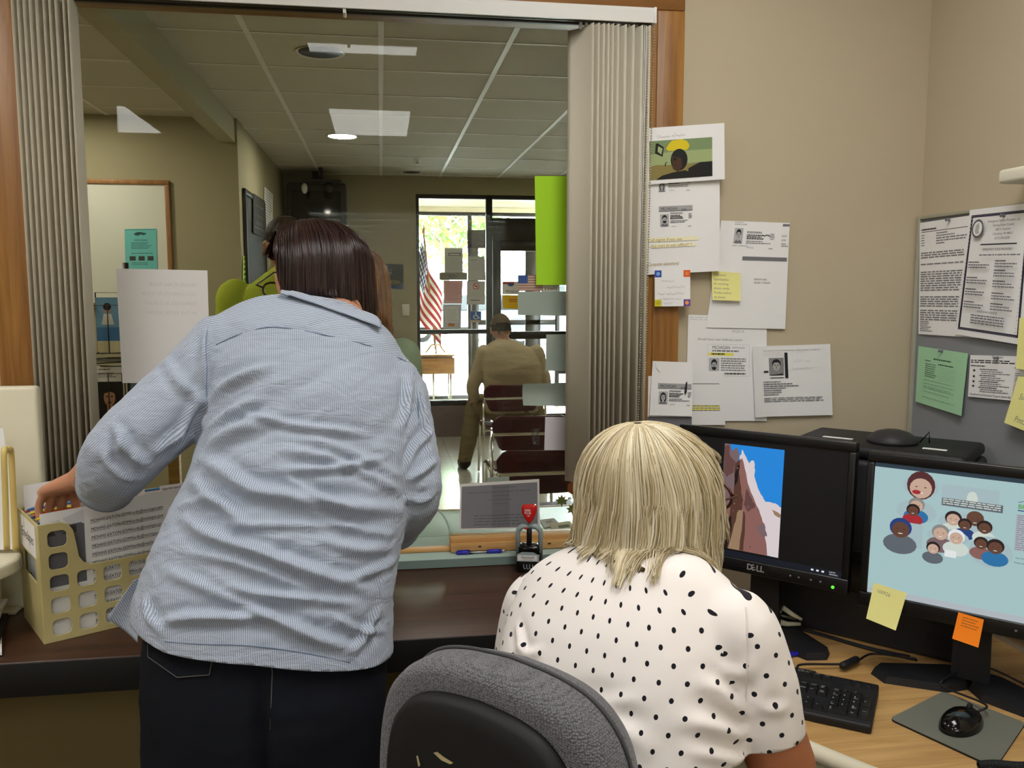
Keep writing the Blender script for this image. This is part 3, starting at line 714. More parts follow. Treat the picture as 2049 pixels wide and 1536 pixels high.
# ================================================================ mouse pad and mouse
PADM = mat('mouse_pad_grey', '#6f7166', .9, bump=.3, bscale=1500); RUB = mat('rubber_black', '#141414', .7)
pd = [P(1780, 1438, Z=.733), P(1887, 1384, Z=.733), P(2052, 1447, Z=.733), P(1992, 1536, Z=.733)]
r = root('mouse_pad', (1.08, 1.38, .73), 'dark grey mouse pad on the oak desk under a black mouse', 'mouse pad')
def rounded_poly(pts, rad, n=5):
    out = []
    for i, p in enumerate(pts):
        a, b = (pts[i-1]-p).normalized(), (pts[(i+1) % len(pts)]-p).normalized()
        s, e = p+a*rad, p+b*rad
        for k in range(n+1):
            t = k/n; out.append(s*(1-t)**2+p*2*t*(1-t)+e*t*t)
    return out
pp = rounded_poly([Vector((p.x, p.y, 0)) for p in pd], .012)[::-1]
m = MB(); m.prism([(p.x, p.y, .7335) for p in pp], (0, 0, .0012), PADM); m.build('cloth_top', r)
m = MB(); m.prism([(p.x, p.y, .7302) for p in pp], (0, 0, .0034), RUB); m.build('rubber_base', r)
mc = P(1925, 1452, Z=.7348); md = (P(1980, 1425, Z=.7348)-P(1900, 1470, Z=.7348)).normalized(); mn = Vector((-md.y, md.x, 0))
GLB = mat('glossy_black_plastic', '#0a0a0b', .12, spec=.6)
r = root('computer_mouse', mc, 'glossy black wired mouse on the dark grey mouse pad', 'mouse')
m = MB()
def mouse_f(u, v):
    a = 2*math.pi*u; t = v*math.pi/2; rr = math.cos(t)
    x = .057*rr*math.cos(a); y = (.031-.004*math.cos(a))*rr*math.sin(a); z = .036*math.sin(t)**.8*(1-.22*max(0, math.cos(a))*rr)
    return mc+md*x+mn*y+Vector((0, 0, z))
m.grid(mouse_f, 36, 12, GLB); m.build('body', r)
m = MB(); m.tube([mc+md*.024+Vector((0, 0, .031))-mn*.003, mc+md*.024+Vector((0, 0, .031))+mn*.003], .0065, RUB, 12); m.build('scroll_wheel', r)
m = MB(); m.tube([mouse_f(0, v)+Vector((0, 0, .0004)) for v in (.1, .25, .4, .55, .7)], .0006, RUB, 6); m.build('button_seam', r)
wt = mc+md*.055+Vector((0, 0, .012))
cp = cat_rom([wt, wt+md*.03+Vector((0, 0, .006)), P(1890, 1375, Z=.742), P(1885, 1362, Z=.75), P(1912, 1345, Z=.756), P(1945, 1335, Z=.758), P(1985, 1338, Z=.758), Vector((1.31, 1.50, .737))], 8)
r = root('mouse_cable', wt, 'black mouse cable looping off the mouse pad', 'cable'); m = MB(); m.tube(cp, .0022, BLACKM, 8); m.build('cord', r)
# coiled handset cord at the desk edge
cp = [P(1958+i*9, 1532-2*math.sin(i*.5), Z=.74) for i in range(14)]
m = MB(); pts = []
for i in range(240):
    t = i/240*(len(cp)-1.001); k = int(t); p = cp[k].lerp(cp[k+1], t-k); a = i*.9
    dr = (cp[-1]-cp[0]).normalized(); s = dr.cross(Vector((0, 0, 1)))
    pts.append(p+s*.0065*math.cos(a)+Vector((0, 0, .0065*math.sin(a)+.001)))
m.tube(pts, .0017, BLACKM, 6); tag(m.build('coiled_cord'), 'coiled black telephone cord on the desk below the mouse pad', 'cord')
# ================================================================ notes stuck to the monitors
def on_mon(M4, pts, off=-.0015): return [M4@Vector((a, off-(.010 if i > 1 else 0), b)) for i, (a, b) in enumerate(pts)]
def mon_uv(M4, px, py):
    """where a sight line meets the monitor's front plane, in its own axes"""
    o, n = M4@Vector((0, 0, 0)), M4.to_3x3()@Vector((0, 1, 0)); d = ray(px, py); c = Vector((0, 0, CAM_H))
    t = (o-c).dot(n)/d.dot(n); q = M4.inverted()@(c+d*t); return (q.x, q.z)
pr = Print(.076, .076); pr.text('160926', .12, .22, .10, PENCIL, shear=.1, rot=-.05)
sheet('sticky_note', 'pale yellow sticky note hanging below the screen with the cyan login page', 'note', on_mon(M2, [mon_uv(M2, 1749, 1165), mon_uv(M2, 1815, 1186), mon_uv(M2, 1796, 1258), mon_uv(M2, 1737, 1234)]), YEL, pr, lambda u, v: .004*v*v, group='sticky notes', thick=.0004)
pr = Print(.05, .06); pr.lines(.2, .12, .9, .52, 4, mat('pen_brown', '#8a5320', .8), 3, .28, .3)
sheet('sticky_note', 'bright orange sticky note with handwriting below the silver maker mark', 'note', on_mon(M2, [mon_uv(M2, 1918, 1224), mon_uv(M2, 1969, 1239), mon_uv(M2, 1960, 1292), mon_uv(M2, 1908, 1274)]), ORN, pr, lambda u, v: .003*v*v, group='sticky notes', thick=.0004)
# ================================================================ staple remover on the monitor foot
sb = P(1580, 1252, Z=.7475)
r = root('staple_remover', sb, 'ivory staple remover lying on the black monitor foot', 'staple remover')
IV = mat('ivory_plastic', '#d9d3b8', .45)
e1 = (P(1600, 1240, Z=.7475)-P(1556, 1240, Z=.7475)).normalized()
m = MB(); m.tube([sb-e1*.024+Vector((0, 0, .009)), sb-e1*.006+Vector((0, 0, .005)), sb+e1*.026+Vector((0, 0, .005))], [.008, .006, .004], IV, 10); m.build('lower_grip', r)
m = MB(); m.tube([sb-e1*.018+Vector((0, 0, .046)), sb+e1*.004+Vector((0, 0, .030)), sb+e1*.028+Vector((0, 0, .016))], [.006, .006, .004], IV, 10); m.build('upper_grip', r)
m = MB()
for s in (-1, 1):
    n = e1.cross(Vector((0, 0, 1)))*.005*s
    m.tube([sb-e1*.022+Vector((0, 0, .042))+n, sb-e1*.027+Vector((0, 0, .030))+n, sb-e1*.018+Vector((0, 0, .026))+n, sb+e1*.012+Vector((0, 0, .018))+n], .0018, CHROME, 6)
m.build('steel_jaw', r)
# ================================================================ pens
BLUEP = mat('pen_blue', '#2424a8', .35, spec=.5); CLR = glass('clear_plastic', (.88, .9, .93), 1.45); STEEL = mat('pen_tip_steel', '#c9c4b4', .25, metal=1)
def pen(p0, p1, z, label):
    a, b = Vector((p0.x, p0.y, z)), Vector((p1.x, p1.y, z)); d = b-a; q = lambda t: a+d*t
    r = root('ballpoint_pen', a, label, 'pen', 'blue ballpoint pens')
    m = MB(); m.tube([q(0), q(.015), q(.02), q(.24), q(.245)], [.002, .0042, .0048, .0048, .0044], BLUEP, 14); m.build('clicker_end', r)
    m = MB(); m.b2(tuple(q(.02)+Vector((-.001, -.002, .0045))), tuple(q(.02)+Vector((.034, .002, .0075))), BLUEP, .001) if False else m.tube([q(.03)+Vector((0, 0, .0058)), q(.26)+Vector((0, 0, .0058))], .0014, BLUEP, 6); m.build('pocket_clip', r)
    m = MB(); m.tube([q(.245), q(.62)], .0042, CLR, 14); m.tube([q(.245), q(.62)], .0012, WHITE, 8); m.build('barrel', r)
    m = MB(); m.tube([q(.60), q(.61), q(.86), q(.87)], [.0044, .0054, .0054, .0045], BLUEP, 14); m.build('rubber_grip', r)
    m = MB(); m.tube([q(.87), q(.93), q(.97), q(1)], [.0042, .003, .0014, .0004], STEEL, 12); m.build('tip', r)
pen(P(912, 1108, Y=2.157), P(1017, 1103, Y=2.157), .8736, 'blue ballpoint pen with a clear barrel on the teal ledge')
e = P(1600, 1307, Z=.7355); f = P(1470, 1330, Z=.7355); pen(e, e+(f-e).normalized()*.145, .7356, 'blue ballpoint pen on the oak desk above the keyboard')
# ================================================================ self-inking date stamp
sc = Vector((.360, 2.078, .845)); sr = Matrix.Rotation(math.radians(-14), 3, 'Z'); g = lambda x, y, z: sc+sr@Vector((x, y, z))
SGY = mat('stamp_frame_grey', '#9fb0b2', .35, spec=.5); SRD = mat('stamp_red', '#d81f1a', .25, spec=.5)
r = root('date_stamp', sc, 'self-inking date stamp with a red handle on the walnut worktop', 'stamp')
m = MB(); m.box(g(0, 0, .024), (.062, .046, .048), GLB, .004, 2, sr); m.box(g(0, .004, .056), (.054, .036, .022), GLB, .008, 3, sr); m.build('base', r)
m = MB(); m.prism([g(x, -.0236, z) for x, z in ((-.029, .030), (.027, .030), (.027, .046), (.012, .054), (-.016, .054), (-.029, .048))], sr@Vector((0, -.0006, 0)), SGY)
m.prism([g(x, -.0244, z) for x, z in ((-.027, .032), (.022, .032), (.022, .046), (-.027, .046))], sr@Vector((0, -.0004, 0)), WHITE)
tv, tf, tw = text_mesh('Received'); k = .006/CAP
m.add([g(-.018+x*k, -.0252, .038+y*k) for x, y in tv], tf, INK)
tv, tf, tw = text_mesh('AUG 29 2016'); k = .003/CAP
m.add([g(-.014+x*k, -.0252, .0335+y*k) for x, y in tv], tf, GREY); m.build('label_plate', r)
m = MB()
for i in range(4):
    x = -.010+i*.0075; m.tube([g(x-.002, -.0235, .022), g(x-.002, -.025, .014), g(x+.001, -.025, .011), g(x+.003, -.0235, .012)], .0008, SGY, 6)
m.build('date_wheel', r)
m = MB()
for s in (-1, 1): m.tube([g(s*.028, 0, .030), g(s*.029, 0, .095), g(s*.027, 0, .105), g(s*.018, 0, .113), g(0, 0, .115)], [.006, .006, .007, .007, .007], SGY, 12)
m.build('frame', r)
m = MB(); m.box(g(0, .002, .085), (.013, .010, .05), BLACKP, .002, 1, sr); m.build('plunger', r)
m = MB(); m.ball(g(-.008, -.007, .110), (.0045, .003, .003), SRD, 10, 6); m.build('lock_button', r)
m = MB()
hp = [(-.019, .162), (-.017, .168), (.015, .170), (.020, .164), (.018, .150), (.010, .132), (0, .122), (-.010, .134), (-.018, .150)]
m.prism([g(x, -.012, z) for x, z in hp], sr@Vector((0, .024, 0)), SRD)
h = m.build('handle', r); bv = h.modifiers.new('b', 'BEVEL'); bv.width = .004; bv.segments = 3; bv.limit_method = 'ANGLE'
for p_ in h.data.polygons: p_.use_smooth = True
m = MB()
for s, x, z, hh in (('2000', -.011, .155, .0055), ('PLUS', -.011, .148, .0055), ('1-SD', -.006, .142, .003)):
    tv, tf, tw = text_mesh(s, 0, .02); k = hh/CAP; m.add([g(x+a*k*.95, -.0124, z+b*k) for a, b in tv], tf, WHITE)
m.build('maker_mark', r)
# beige rounded plastic end behind the seated woman
bc = P(1160, 1108, Z=.885); m = MB(); m.tube([bc+Vector((-.03, .006, -.008)), bc+Vector((-.02, 0, -.004)), bc+Vector((.05, -.03, -.004)), bc+Vector((.11, -.05, -.006))], [.008, .013, .013, .010], CRE, 14)
tag(m.build('telephone_handset'), 'cream telephone handset lying at the end of the teal ledge', 'telephone')
# ================================================================ printer in the corner
pc = Vector((1.19, 1.87, .73)); R45 = Matrix.Rotation(UA, 3, 'Z'); g = lambda x, y, z: pc+R45@Vector((x, y, z))
PRG = mat('printer_dark_grey', '#2b2b2d', .5, bump=.05, bscale=900)
r = root('desktop_printer', pc, 'large black printer standing in the corner behind both monitors', 'printer')
m = MB(); m.box(g(0, 0, .215), (.40, .25, .43), PRG, .012, 3, R45); m.build('body', r)
m = MB(); m.box(g(0, 0, .447), (.39, .24, .03), BLACKM, .012, 3, R45); m.build('scanner_lid', r)
m = MB(); m.box(g(0, -.128, .17), (.30, .008, .10), BLACKP, .003, 1, R45); m.build('paper_tray', r)
m = MB(); m.lathe(g(.02, -.02, .4625), [(.056, 0), (.056, .006), (.050, .016), (.036, .025), (.018, .030), (.004, .031)], PRG, 28); tag(m.build('speaker_puck'), 'dark rounded gadget lying on top of the black printer', 'gadget')
m = MB(); m.tube([g(.075, 0, .465), g(.095, 0, .492), g(.096, 0, .466)], .0022, BLACKM, 6); tag(m.build('wire_stand'), 'small bent black wire stand on top of the black printer', 'stand')
for k, (x, y, ln) in enumerate(((-.10, -.04, .07), (.12, -.06, .05))):
    m = MB(); m.box(g(x, y, .4632), (ln, .012, .0015), WHITE, 0, 1, R45); tag(m.build('paper_strip'), ('white paper strip on the printer lid beside the gap between the monitors', 'white paper strip on the printer lid nearest the bulletin board')[k], 'paper', 'paper strips on the printer')
# cables under the monitors
for k, (a, b, lb) in enumerate((((1000, 0), 0, ''), )): pass
for k in range(2):
    cp = cat_rom([Vector((.90-.006*k, 2.0-.016*k, .7335)), Vector((1.0, 1.875-.012*k, .7335)), Vector((1.09, 1.755-.012*k, .7335)), Vector((1.16, 1.69-.014*k, .7335))], 8)
    m = MB(); m.tube(cp, .003, BLACKM, 7); tag(m.build('monitor_cable'), 'black cable lying on the oak desk behind the monitors', 'cable', 'cables behind the monitors')
# white shelf end on the right wall
SHW = mat('shelf_white', '#e9e4d2', .5)
r = root('wall_shelf', (1.40, 1.45, 1.79), 'white rounded shelf end projecting from the wall above the bulletin board', 'shelf')
m = MB(); m.b2((1.345, 1.15, 1.781), (1.432, 1.742, 1.812), SHW, .008, 3); m.build('shelf_board', r)
m = MB(); m.b2((1.41, 1.3, 1.70), (1.4325, 1.32, 1.7815), SHW, .002); m.build('bracket', r)
# ================================================================ papers on the wall and casing beside the window
def scrawl(p, u0, v0, u1, h, m, seed=0, th=.12, words=3):
    """handwriting too loose to read: looping pen line"""
    R = random.Random(seed); pts = []; n = int((u1-u0)*p.W/(h*p.H)*3.2)+4
    gaps = set(R.randrange(n) for _ in range(words-1))
    seg = []; segs = []
    for i in range(n+1):
        u = u0+(u1-u0)*i/n; v = v0-h*(.1+.8*R.random()*(1 if i % 2 else .25))
        if i in gaps and len(seg) > 1: segs.append(seg); seg = []; continue
        seg.append((u, v))
    if len(seg) > 1: segs.append(seg)
    vs, fs = [], []; t = h*th
    for s in segs:
        for (a, b), (c, d) in zip(s, s[1:]):
            k = len(vs); vs += [(a, b), (a, b+t), (c, d+t), (c, d)]; fs.append([k, k+1, k+2, k+3])
    p.it.append((vs, fs, m))
def wallsheet(px4, label, pr=None, col=WHITE, off=0, curl=None, name='paper_notice', group='notices pinned beside the window', Y=2.137, **k):
    return sheet(name, label, 'paper', [P(x, y, Y=Y-off) for x, y in px4], col, pr, curl, group=group, **k)
MICH = mat('print_band_grey', '#a9a9ab', .8)
def id_card(p, u0, v0, u1, v1, seed, long=False, beard=True, state=True, photo=(.04, .36, .30, .92)):
    w, h = u1-u0, v1-v0; q = lambda a, b: (u0+w*a, v0+h*b)
    if state:
        p.rect(*q(0, 0), *q(1, .24), MICH); p.text('MICHIGAN', *q(.06, .19), h*.13, INK, bold=.02, wmax=w*.48)
        p.rect(*q(0, .21), *q(1, .245), GREY)
        p.poly([q(.66, .21), q(.70, .12), q(.74, .2), q(.78, .1), q(.81, .2), q(.92, .21)], GREY)
    p.portrait(*q(photo[0], photo[1]), *q(photo[2], photo[3]), LGREY, GSKIN, INK, GREY, long, beard)
    p.lines(*q(.34, .30), *q(.72, .38), 2, GREY, seed, .6, .2); p.lines(*q(.34, .42), *q(.76, .62), 3, INK, seed+1, .62, .3); p.lines(*q(.34, .66), *q(.95, .80), 2, GREY, seed+2, .5, .4)
    p.lines(*q(.88, .36), *q(.99, .62), 4, GREY, seed+3, .5, .2)
    scrawl(p, *q(.36, .95), u0+w*.52, h*.10, GREY, seed, .15, 1); p.lines(*q(.86, .93), *q(.98, .98), 1, GREY, seed+4, .6)
# behind first
pr = Print(.2, .27); pr.rect(0, 0, 1, .001, LGREY); pr.lines(.02, .02, .9, .06, 2, FAINT, 9, .3)
pr.text('10-23-15', .55, .155, .022, PENCIL, shear=.2); pr.text('Should have new Address Letter', .12, .235, .022, PENCIL, shear=.25, wmax=.68)
pr.rect(.25, .27, .78, .57, LGREY); pr.rect(.252, .272, .778, .568, WHITE)
pr.text('MICHIGAN', .31, .315, .030, INK, bold=.03, wmax=.22); pr.text('IDENTIFICATION CARD', .56, .305, .012, INK, wmax=.16)
pr.lines(.31, .325, .75, .345, 1, GREY, 2, .7); pr.rect(.26, .35, .58, .378, HILITE); pr.lines(.30, .355, .52, .375, 1, INK, 8, .7)
pr.portrait(.27, .40, .40, .555, LGREY, GSKIN, INK, GREY, False, True, INK); pr.lines(.42, .40, .74, .53, 6, GREY, 4, .45, .2); pr.lines(.42, .54, .74, .56, 1, INK, 4, .6)
wallsheet([(1377, 629), (1534, 634), (1534, 842), (1372, 842)], 'white page with a copied identity card highlighted in yellow, above the monitor', pr, off=.001)
pr = Print(.2, .28)
pr.text('MICHIGAN', .20, .016, .012, GREY, wmax=.25); pr.text('DRIVER LICENSE', .20, .035, .012, INK, wmax=.18)
id_card(pr, .18, .02, .80, .26, 21, False, False, False, (.05, .18, .25, .78)); scrawl(pr, .2, .235, .42, .03, INK, 3, .12, 2)
for v, s in ((.02, 'bar'), ): pr.rect(.90, .012, 1.0, .032, GREY)
for v, s in ((.13, 'ALAN'), (.17, 'DOB'), (.205, 'ISSUE'), (.225, 'ENDOR')): pr.text(s, .89, v, .014, INK, wmax=.1)
pr.poly(ellipse(.68, .135, .045, .018, 14, math.pi, 2*math.pi)+ellipse(.68, .135, .03, .010, 14, math.pi, 2*math.pi)[::-1], INK)
pr.rect(.36, .325, .98, .36, GREY); pr.text('ENTITY 960', .55, .545, .016, INK); pr.text('ALAN T HAHN', .55, .575, .016, INK)
wallsheet([(1443, 441), (1580, 446), (1571, 658), (1413, 655)], 'white page with a copied driving licence and a grey bar, half under a yellow note', pr, off=.004)
pr = Print(.075, .075)
for i, s in enumerate(('Customer', 'signs/applies', 'for anything', 'please notify', 'Fandes before', 'he leaves.')): pr.text(s, .05, .15+.155*i, .075, PENCIL, shear=.2, wmax=.8)
sheet('sticky_note', 'yellow sticky note with pencil handwriting on the white page with a grey bar', 'note', [P(x, y, Y=2.128) for x, y in ((1424, 542), (1482, 546), (1480, 602), (1424, 600))], YEL, pr, lambda u, v: .006*v*v, group='sticky notes')
pr = Print(.19, .19)
pr.portrait(.21, .17, .40, .42, GBG, GSKIN, INK, INK, False, False); pr.rect(.41, .10, .45, .46, INK); pr.rect(.14, .35, .20, .375, INK)
pr.text('If you see this man in the building please contact security or a supervisor', .14, .075, .017, GREY, wmax=.80); pr.lines(.14, .095, .40, .16, 3, FAINT, 2, .2, .1)
pr.rect(.22, .445, .39, .455, INK)
for i in range(7): pr.lines(.13, .50+.03*i, (.36, .50, .58, .42, .36, .36, .32)[i], .53+.03*i, 1, GREY, 40+i, .5, .05)
pr.lines(.13, .73, .92, .80, 3, GREY, 33, .45, .1)
scrawl(pr, .50, .12, .66, .06, FAINT, 4, .1, 2); scrawl(pr, .52, .24, .74, .06, FAINT, 5, .1, 2); scrawl(pr, .50, .34, .80, .06, FAINT, 6, .1, 2)
wallsheet([(1503, 693), (1661, 688), (1666, 830), (1509, 834)], 'white sheet with a dark mugshot and a black bar, nearest the room corner', pr, off=.006, curl=lambda u, v: .008*(1-u)**12)
pr = Print(.09, .12); pr.rect(0, .23, .85, .24, INK)
pr.rect(0, .63, .85, .67, HILITE); pr.rect(0, .69, .85, .73, HILITE); pr.lines(0, .635, .9, .76, 3, GREY, 3, .4, .1)
wallsheet([(1380, 742), (1449, 742), (1451, 850), (1380, 850)], 'white page with two yellow highlighted lines above the black monitor', pr, off=.003)
pr = Print(.09, .15); pr.rect(0, .7, 1, 1, GREY)
wallsheet([(1297, 752), (1384, 752), (1384, 868), (1295, 868)], 'white page with a grey lower band peeking out behind a folded sheet', pr, Y=2.1165)
pr = Print(.10, .14); id_card(pr, .16, .40, .98, .82, 51, True, False)
pr.poly([(.83, .38), (.87, .35), (.86, .55), (.82, .62), (.80, .55)], INK); pr.poly([(.05, .02), (.10, .12), (.20, .20), (.19, .21), (.09, .13)], FAINT)
wallsheet([(1306, 722), (1386, 725), (1383, 832), (1298, 830)], 'folded white sheet with a copied identity card and a pen slash', pr, Y=2.114, curl=lambda u, v: .006*v)
# casing papers
pr = Print(.2, .22); id_card(pr, .17, -.11, .62, .11, 5, True, False, False, (.06, .48, .26, .98))
id_card(pr, .20, .26, .64, .50, 7)
GOLD = mat('ink_golden', '#a58a3f', .8)
pr.rect(.06, .60, .72, .645, mat('highlighter_pale', '#f6f1cf', .7)); pr.rect(.10, .67, .68, .71, mat('highlighter_pale', '#f6f1cf', .7))
pr.text('*Call mgmt if you see', .03, .64, .034, GOLD, shear=.3, wmax=.68); pr.text('this man in our office!! *', .09, .705, .034, GOLD, shear=.3, wmax=.74); pr.text('(Computer elsewhere)', .04, .905, .034, GOLD, shear=.3, wmax=.42)
wallsheet([(1287, 366), (1440, 360), (1440, 542), (1287, 550)], 'long white page with a copied identity card and golden handwriting on the casing', pr, Y=2.114)
pr = Print(.2, .14); scrawl(pr, .18, .20, .34, .09, PENCIL, 8, .1, 1); scrawl(pr, .36, .19, .52, .09, PENCIL, 9, .1, 1)
c = lambda a, b: ((a-1284)/163, (b-252)/112)
PGRN = mat('print_olive_green', '#7f9468', .7); PYEL = mat('print_bright_yellow', '#e0c91e', .7); PDRK = mat('print_near_black', '#1b1a17', .7); PSOF = mat('print_sofa_tan', '#8d8048', .7); PFAC = mat('print_shaded_face', '#4a3122', .7); PG2 = mat('print_pale_green', '#a3b27c', .7)
T = lambda x, y: (.09+.76*x, .235+.695*y)
pr.rect(*T(0, 0), *T(1, 1), PGRN, 4); pr.poly([T(0, .35), T(.4, .3), T(1, .3), T(1, .6), T(0, .66)], PG2)
pr.poly([T(0, .66), T(.1, .62), T(.6, .66), T(1, .6), T(1, 1), T(0, 1)], PSOF); pr.poly([T(.62, .75), T(.8, .62), T(1, .62), T(1, 1), T(.6, 1)], PDRK)
pr.poly([T(.26, .22), T(.31, .10), T(.36, .02), T(.52, .0), T(.60, .06), T(.64, .18), T(.6, .28), T(.3, .28)], PYEL)
pr.poly([T(.10, .08), T(.13, .06), T(.23, .18), T(.21, .42), T(.09, .32)], PDRK); pr.poly([T(.14, .14), T(.21, .21), T(.19, .36), T(.13, .28)], PG2)
pr.poly([T(.10, 1), T(.2, .90), T(.36, .84), T(.56, .80), T(.72, .90), T(.8, 1)], PDRK)
pr.poly(ellipse(*T(.47, .52), .76*.135, .695*.28), PDRK); pr.poly([T(.35, .42), T(.42, .45), T(.50, .48), T(.52, .7), T(.45, .84), T(.37, .74)], PFAC)
pr.poly(ellipse(*T(.40, .50), .76*.035, .695*.04, 10), PDRK); pr.poly([T(.24, .66), T(.25, .58), T(.28, .55), T(.28, .57), T(.26, .60), T(.26, .66)], PDRK)
wallsheet([(1284, 257), (1447, 247), (1448, 359), (1284, 370)], 'white sheet with a colour photo of a shadowed man, topmost on the casing', pr, Y=2.108, curl=lambda u, v: .007*u)
pr = Print(.072, .073)
for u, v, cc, c2 in ((0, 0, '#2f51b0', '#7fb2e8'), (.81, 0, '#e8622c', '#e98a4a'), (0, .81, '#d6d12c', '#c7b816'), (.81, .81, '#6b4a9e', '#f0a04a')):
    pr.rect(u, v, u+.19, v+.19, mat('note_corner'+cc, cc, .7)); pr.poly(ellipse(u+.095, v+.095, .055, .055, 12), mat('note_dot'+c2, c2, .7))
PURP = mat('pen_pale_purple', '#a9a3b8', .8)
scrawl(pr, .18, .33, .55, .10, PURP, 11, .1, 1); scrawl(pr, .34, .50, .84, .10, PURP, 12, .1, 1); scrawl(pr, .08, .68, .82, .10, PURP, 13, .1, 3); scrawl(pr, .14, .81, .74, .08, PURP, 14, .1, 3); scrawl(pr, .1, .94, .5, .08, PURP, 15, .1, 2)
sheet('square_note', 'square note with blue, orange, yellow and purple corners on the oak casing', 'note', [P(x, y, Y=2.106) for x, y in ((1310, 541), (1381, 540), (1380, 612), (1309, 613))], WHITE, pr, lambda u, v: .004*v, group='sticky notes')
# ================================================================ bulletin board on the side wall
GFAB = mat('board_grey_fabric', '#8d8f93', .95, bump=.4, bscale=900); GFR = mat('board_frame_grey', '#a9a795', .5)
r = root('bulletin_board', (1.43, 1.7, 1.4), 'grey fabric bulletin board on the side wall covered with notices', 'bulletin board')
m = MB(); m.b2((1.425, 1.14, .76), (1.4325, 2.126, 1.738), GFAB); m.build('fabric_panel', r)
m = MB(); m.b2((1.418, 2.122, .75), (1.4325, 2.134, 1.744), GFR, .001); m.b2((1.418, 1.13, 1.736), (1.4325, 2.122, 1.744), GFR, .001); m.build('frame', r)
def bsheet(px4, label, pr, col=WHITE, X=1.4205, curl=None, name='paper_notice', group='notices on the bulletin board', cat='paper'):
    return sheet(name, label, cat, [P(x, y, X=X) for x, y in px4], col, pr, curl, group=group)
pr = Print(.19, .31); pr.lines(.03, .06, .30, .08, 1, INK, 2, .7, 0); pr.rect(.03, .085, 1, .09, INK)
for i in range(5): pr.lines(.30, .105+.022*i, (.5, .62, 1, .8, .45)[i], .127+.022*i, 1, GREY, 60+i, .45, .05); pr.lines(.03, .115+.022*i, .09, .13+.022*i, 1, INK, 70+i, .4, 0)
for v0, n in ((.27, 3), (.37, 1), (.44, 6), (.56, 3), (.66, 5), (.78, 5)): pr.lines(.03, v0, .96, v0+.02*n, n, GREY, int(v0*100), .5, .3)
pr.lines(.03, .88, .25, .98, 6, GREY, 5, .45, .4)
bsheet([(1841, 446), (1960, 428), (1957, 676), (1838, 668)], 'white printed e-mail page pinned beside the room corner', pr)
pr = Print(.2, .3); SEA = mat('ink_seal_grey', '#5f5f60', .8)
for a in ((.045, .045, .955, .065), (.045, .935, .955, .955), (.045, .045, .075, .955), (.925, .045, .955, .955)): pr.rect(*a, mat('border_indigo', '#2a2740', .7))
for i in range(30):
    pr.rect(.06+.03*i, .053, .07+.03*i, .057, LGREY); pr.rect(.06+.03*i, .943, .07+.03*i, .947, LGREY)
    pr.rect(.055, .07+.029*i, .065, .08+.029*i, LGREY); pr.rect(.935, .07+.029*i, .945, .08+.029*i, LGREY)
pr.poly(ellipse(.22, .155, .095, .072, 24), SEA); pr.poly(ellipse(.22, .155, .075, .056, 24), WHITE); pr.poly([(.19, .13), (.23, .11), (.25, .14), (.24, .17), (.26, .19), (.20, .2), (.18, .17)], LGREY)
for i, s in enumerate(('Emergency Service Providers, Inc', 'Serving Eaton County', '600 S. Cochran', 'Charlotte, MI 48813', '(517) 543-2020')): pr.text(s, .63, .115+.032*i, .017, INK, 'c', shear=.1, wmax=.54)
pr.rect(.30, .275, .86, .285, INK); pr.text('EMERGENCY FOOD PROVIDERS', .57, .325, .016, INK, 'c', wmax=.45)
pr.lines(.30, .355, .92, .37, 1, GREY, 3, .6, 0)
for i, (u, v) in enumerate(((.14, .41), (.14, .53), (.14, .62), (.14, .72), (.56, .40), (.56, .47), (.56, .55), (.56, .64), (.56, .72))):
    pr.lines(u, v, u+.18, v+.018, 1, INK, 80+i, .5, .1); pr.lines(u, v+.02, u+.34, v+.06, 2, GREY, 90+i, .5, .2)
pr.text('ADDITIONAL AGENCIES', .52, .80, .015, INK, 'c', wmax=.3); pr.lines(.28, .82, .80, .90, 4, GREY, 7, .5, .15)
bsheet([(1941, 420), (2068, 405), (2048, 690), (1913, 668)], 'white notice with a dark braided border and a round seal', pr, X=1.4175, curl=lambda u, v: .004*v)
MINT = mat('paper_mint_green', '#a8d6ae', .75, spec=.2); DGRN = mat('ink_dark_green', '#3e5a45', .8); LGRN = mat('ink_light_green', '#7aa283', .8)
pr = Print(.2, .16); pr.lines(.34, .17, .70, .21, 1, DGRN, 1, .6, 0); pr.lines(.16, .22, .28, .25, 1, DGRN, 2, .5, 0); pr.lines(.45, .25, .75, .29, 1, DGRN, 3, .5, 0)
for i in range(7): pr.lines(.18, .28+.035*i, .44, .30+.035*i, 1, DGRN, 10+i, .55, .3); pr.rect(.48, .305+.035*i, .82, .308+.035*i, LGRN)
for v in (.56, .62, .67, .70, .76, .86): pr.lines(.16, v, .86, v+.03, 1, LGRN, int(v*100), .3, .2)
bsheet([(1838, 692), (1937, 707), (1928, 832), (1832, 803)], 'mint green form pinned below the e-mail page', pr, MINT, 1.4175, lambda u, v: .006*u*v)
pr = Print(.18, .11); pr.text('Timeliness', .5, .06, .055, INK, 'c', bold=.02); pr.lines(.02, .11, 1, .20, 2, INK, 2, .55, .3); pr.lines(.02, .24, .30, .29, 1, INK, 3, .5, .05); pr.lines(.82, .25, .96, .30, 1, INK, 4, .5, .05)
for i in range(12): pr.lines(.20+(i % 3 > 0)*.03, .32+.047*i, .58+.1*(i % 3), .36+.047*i, 1, INK if i % 3 == 0 else GREY, 20+i, .5, .2); pr.lines(.84, .38+.047*i, .96, .42+.047*i, 1, GREY, 40+i, .4, .3)
for v in (.36, .50, .62, .73): pr.poly(ellipse(.10, v, .022, .025, 8), INK)
pr.text('Expedited Food Assistance Program (Seven-Day Food)', .05, .95, .045, INK, wmax=.95)
bsheet([(1942, 710), (2056, 713), (2043, 803), (1937, 793)], 'white timeliness chart with bold headings below the bordered notice', pr, WHITE, 1.4185)
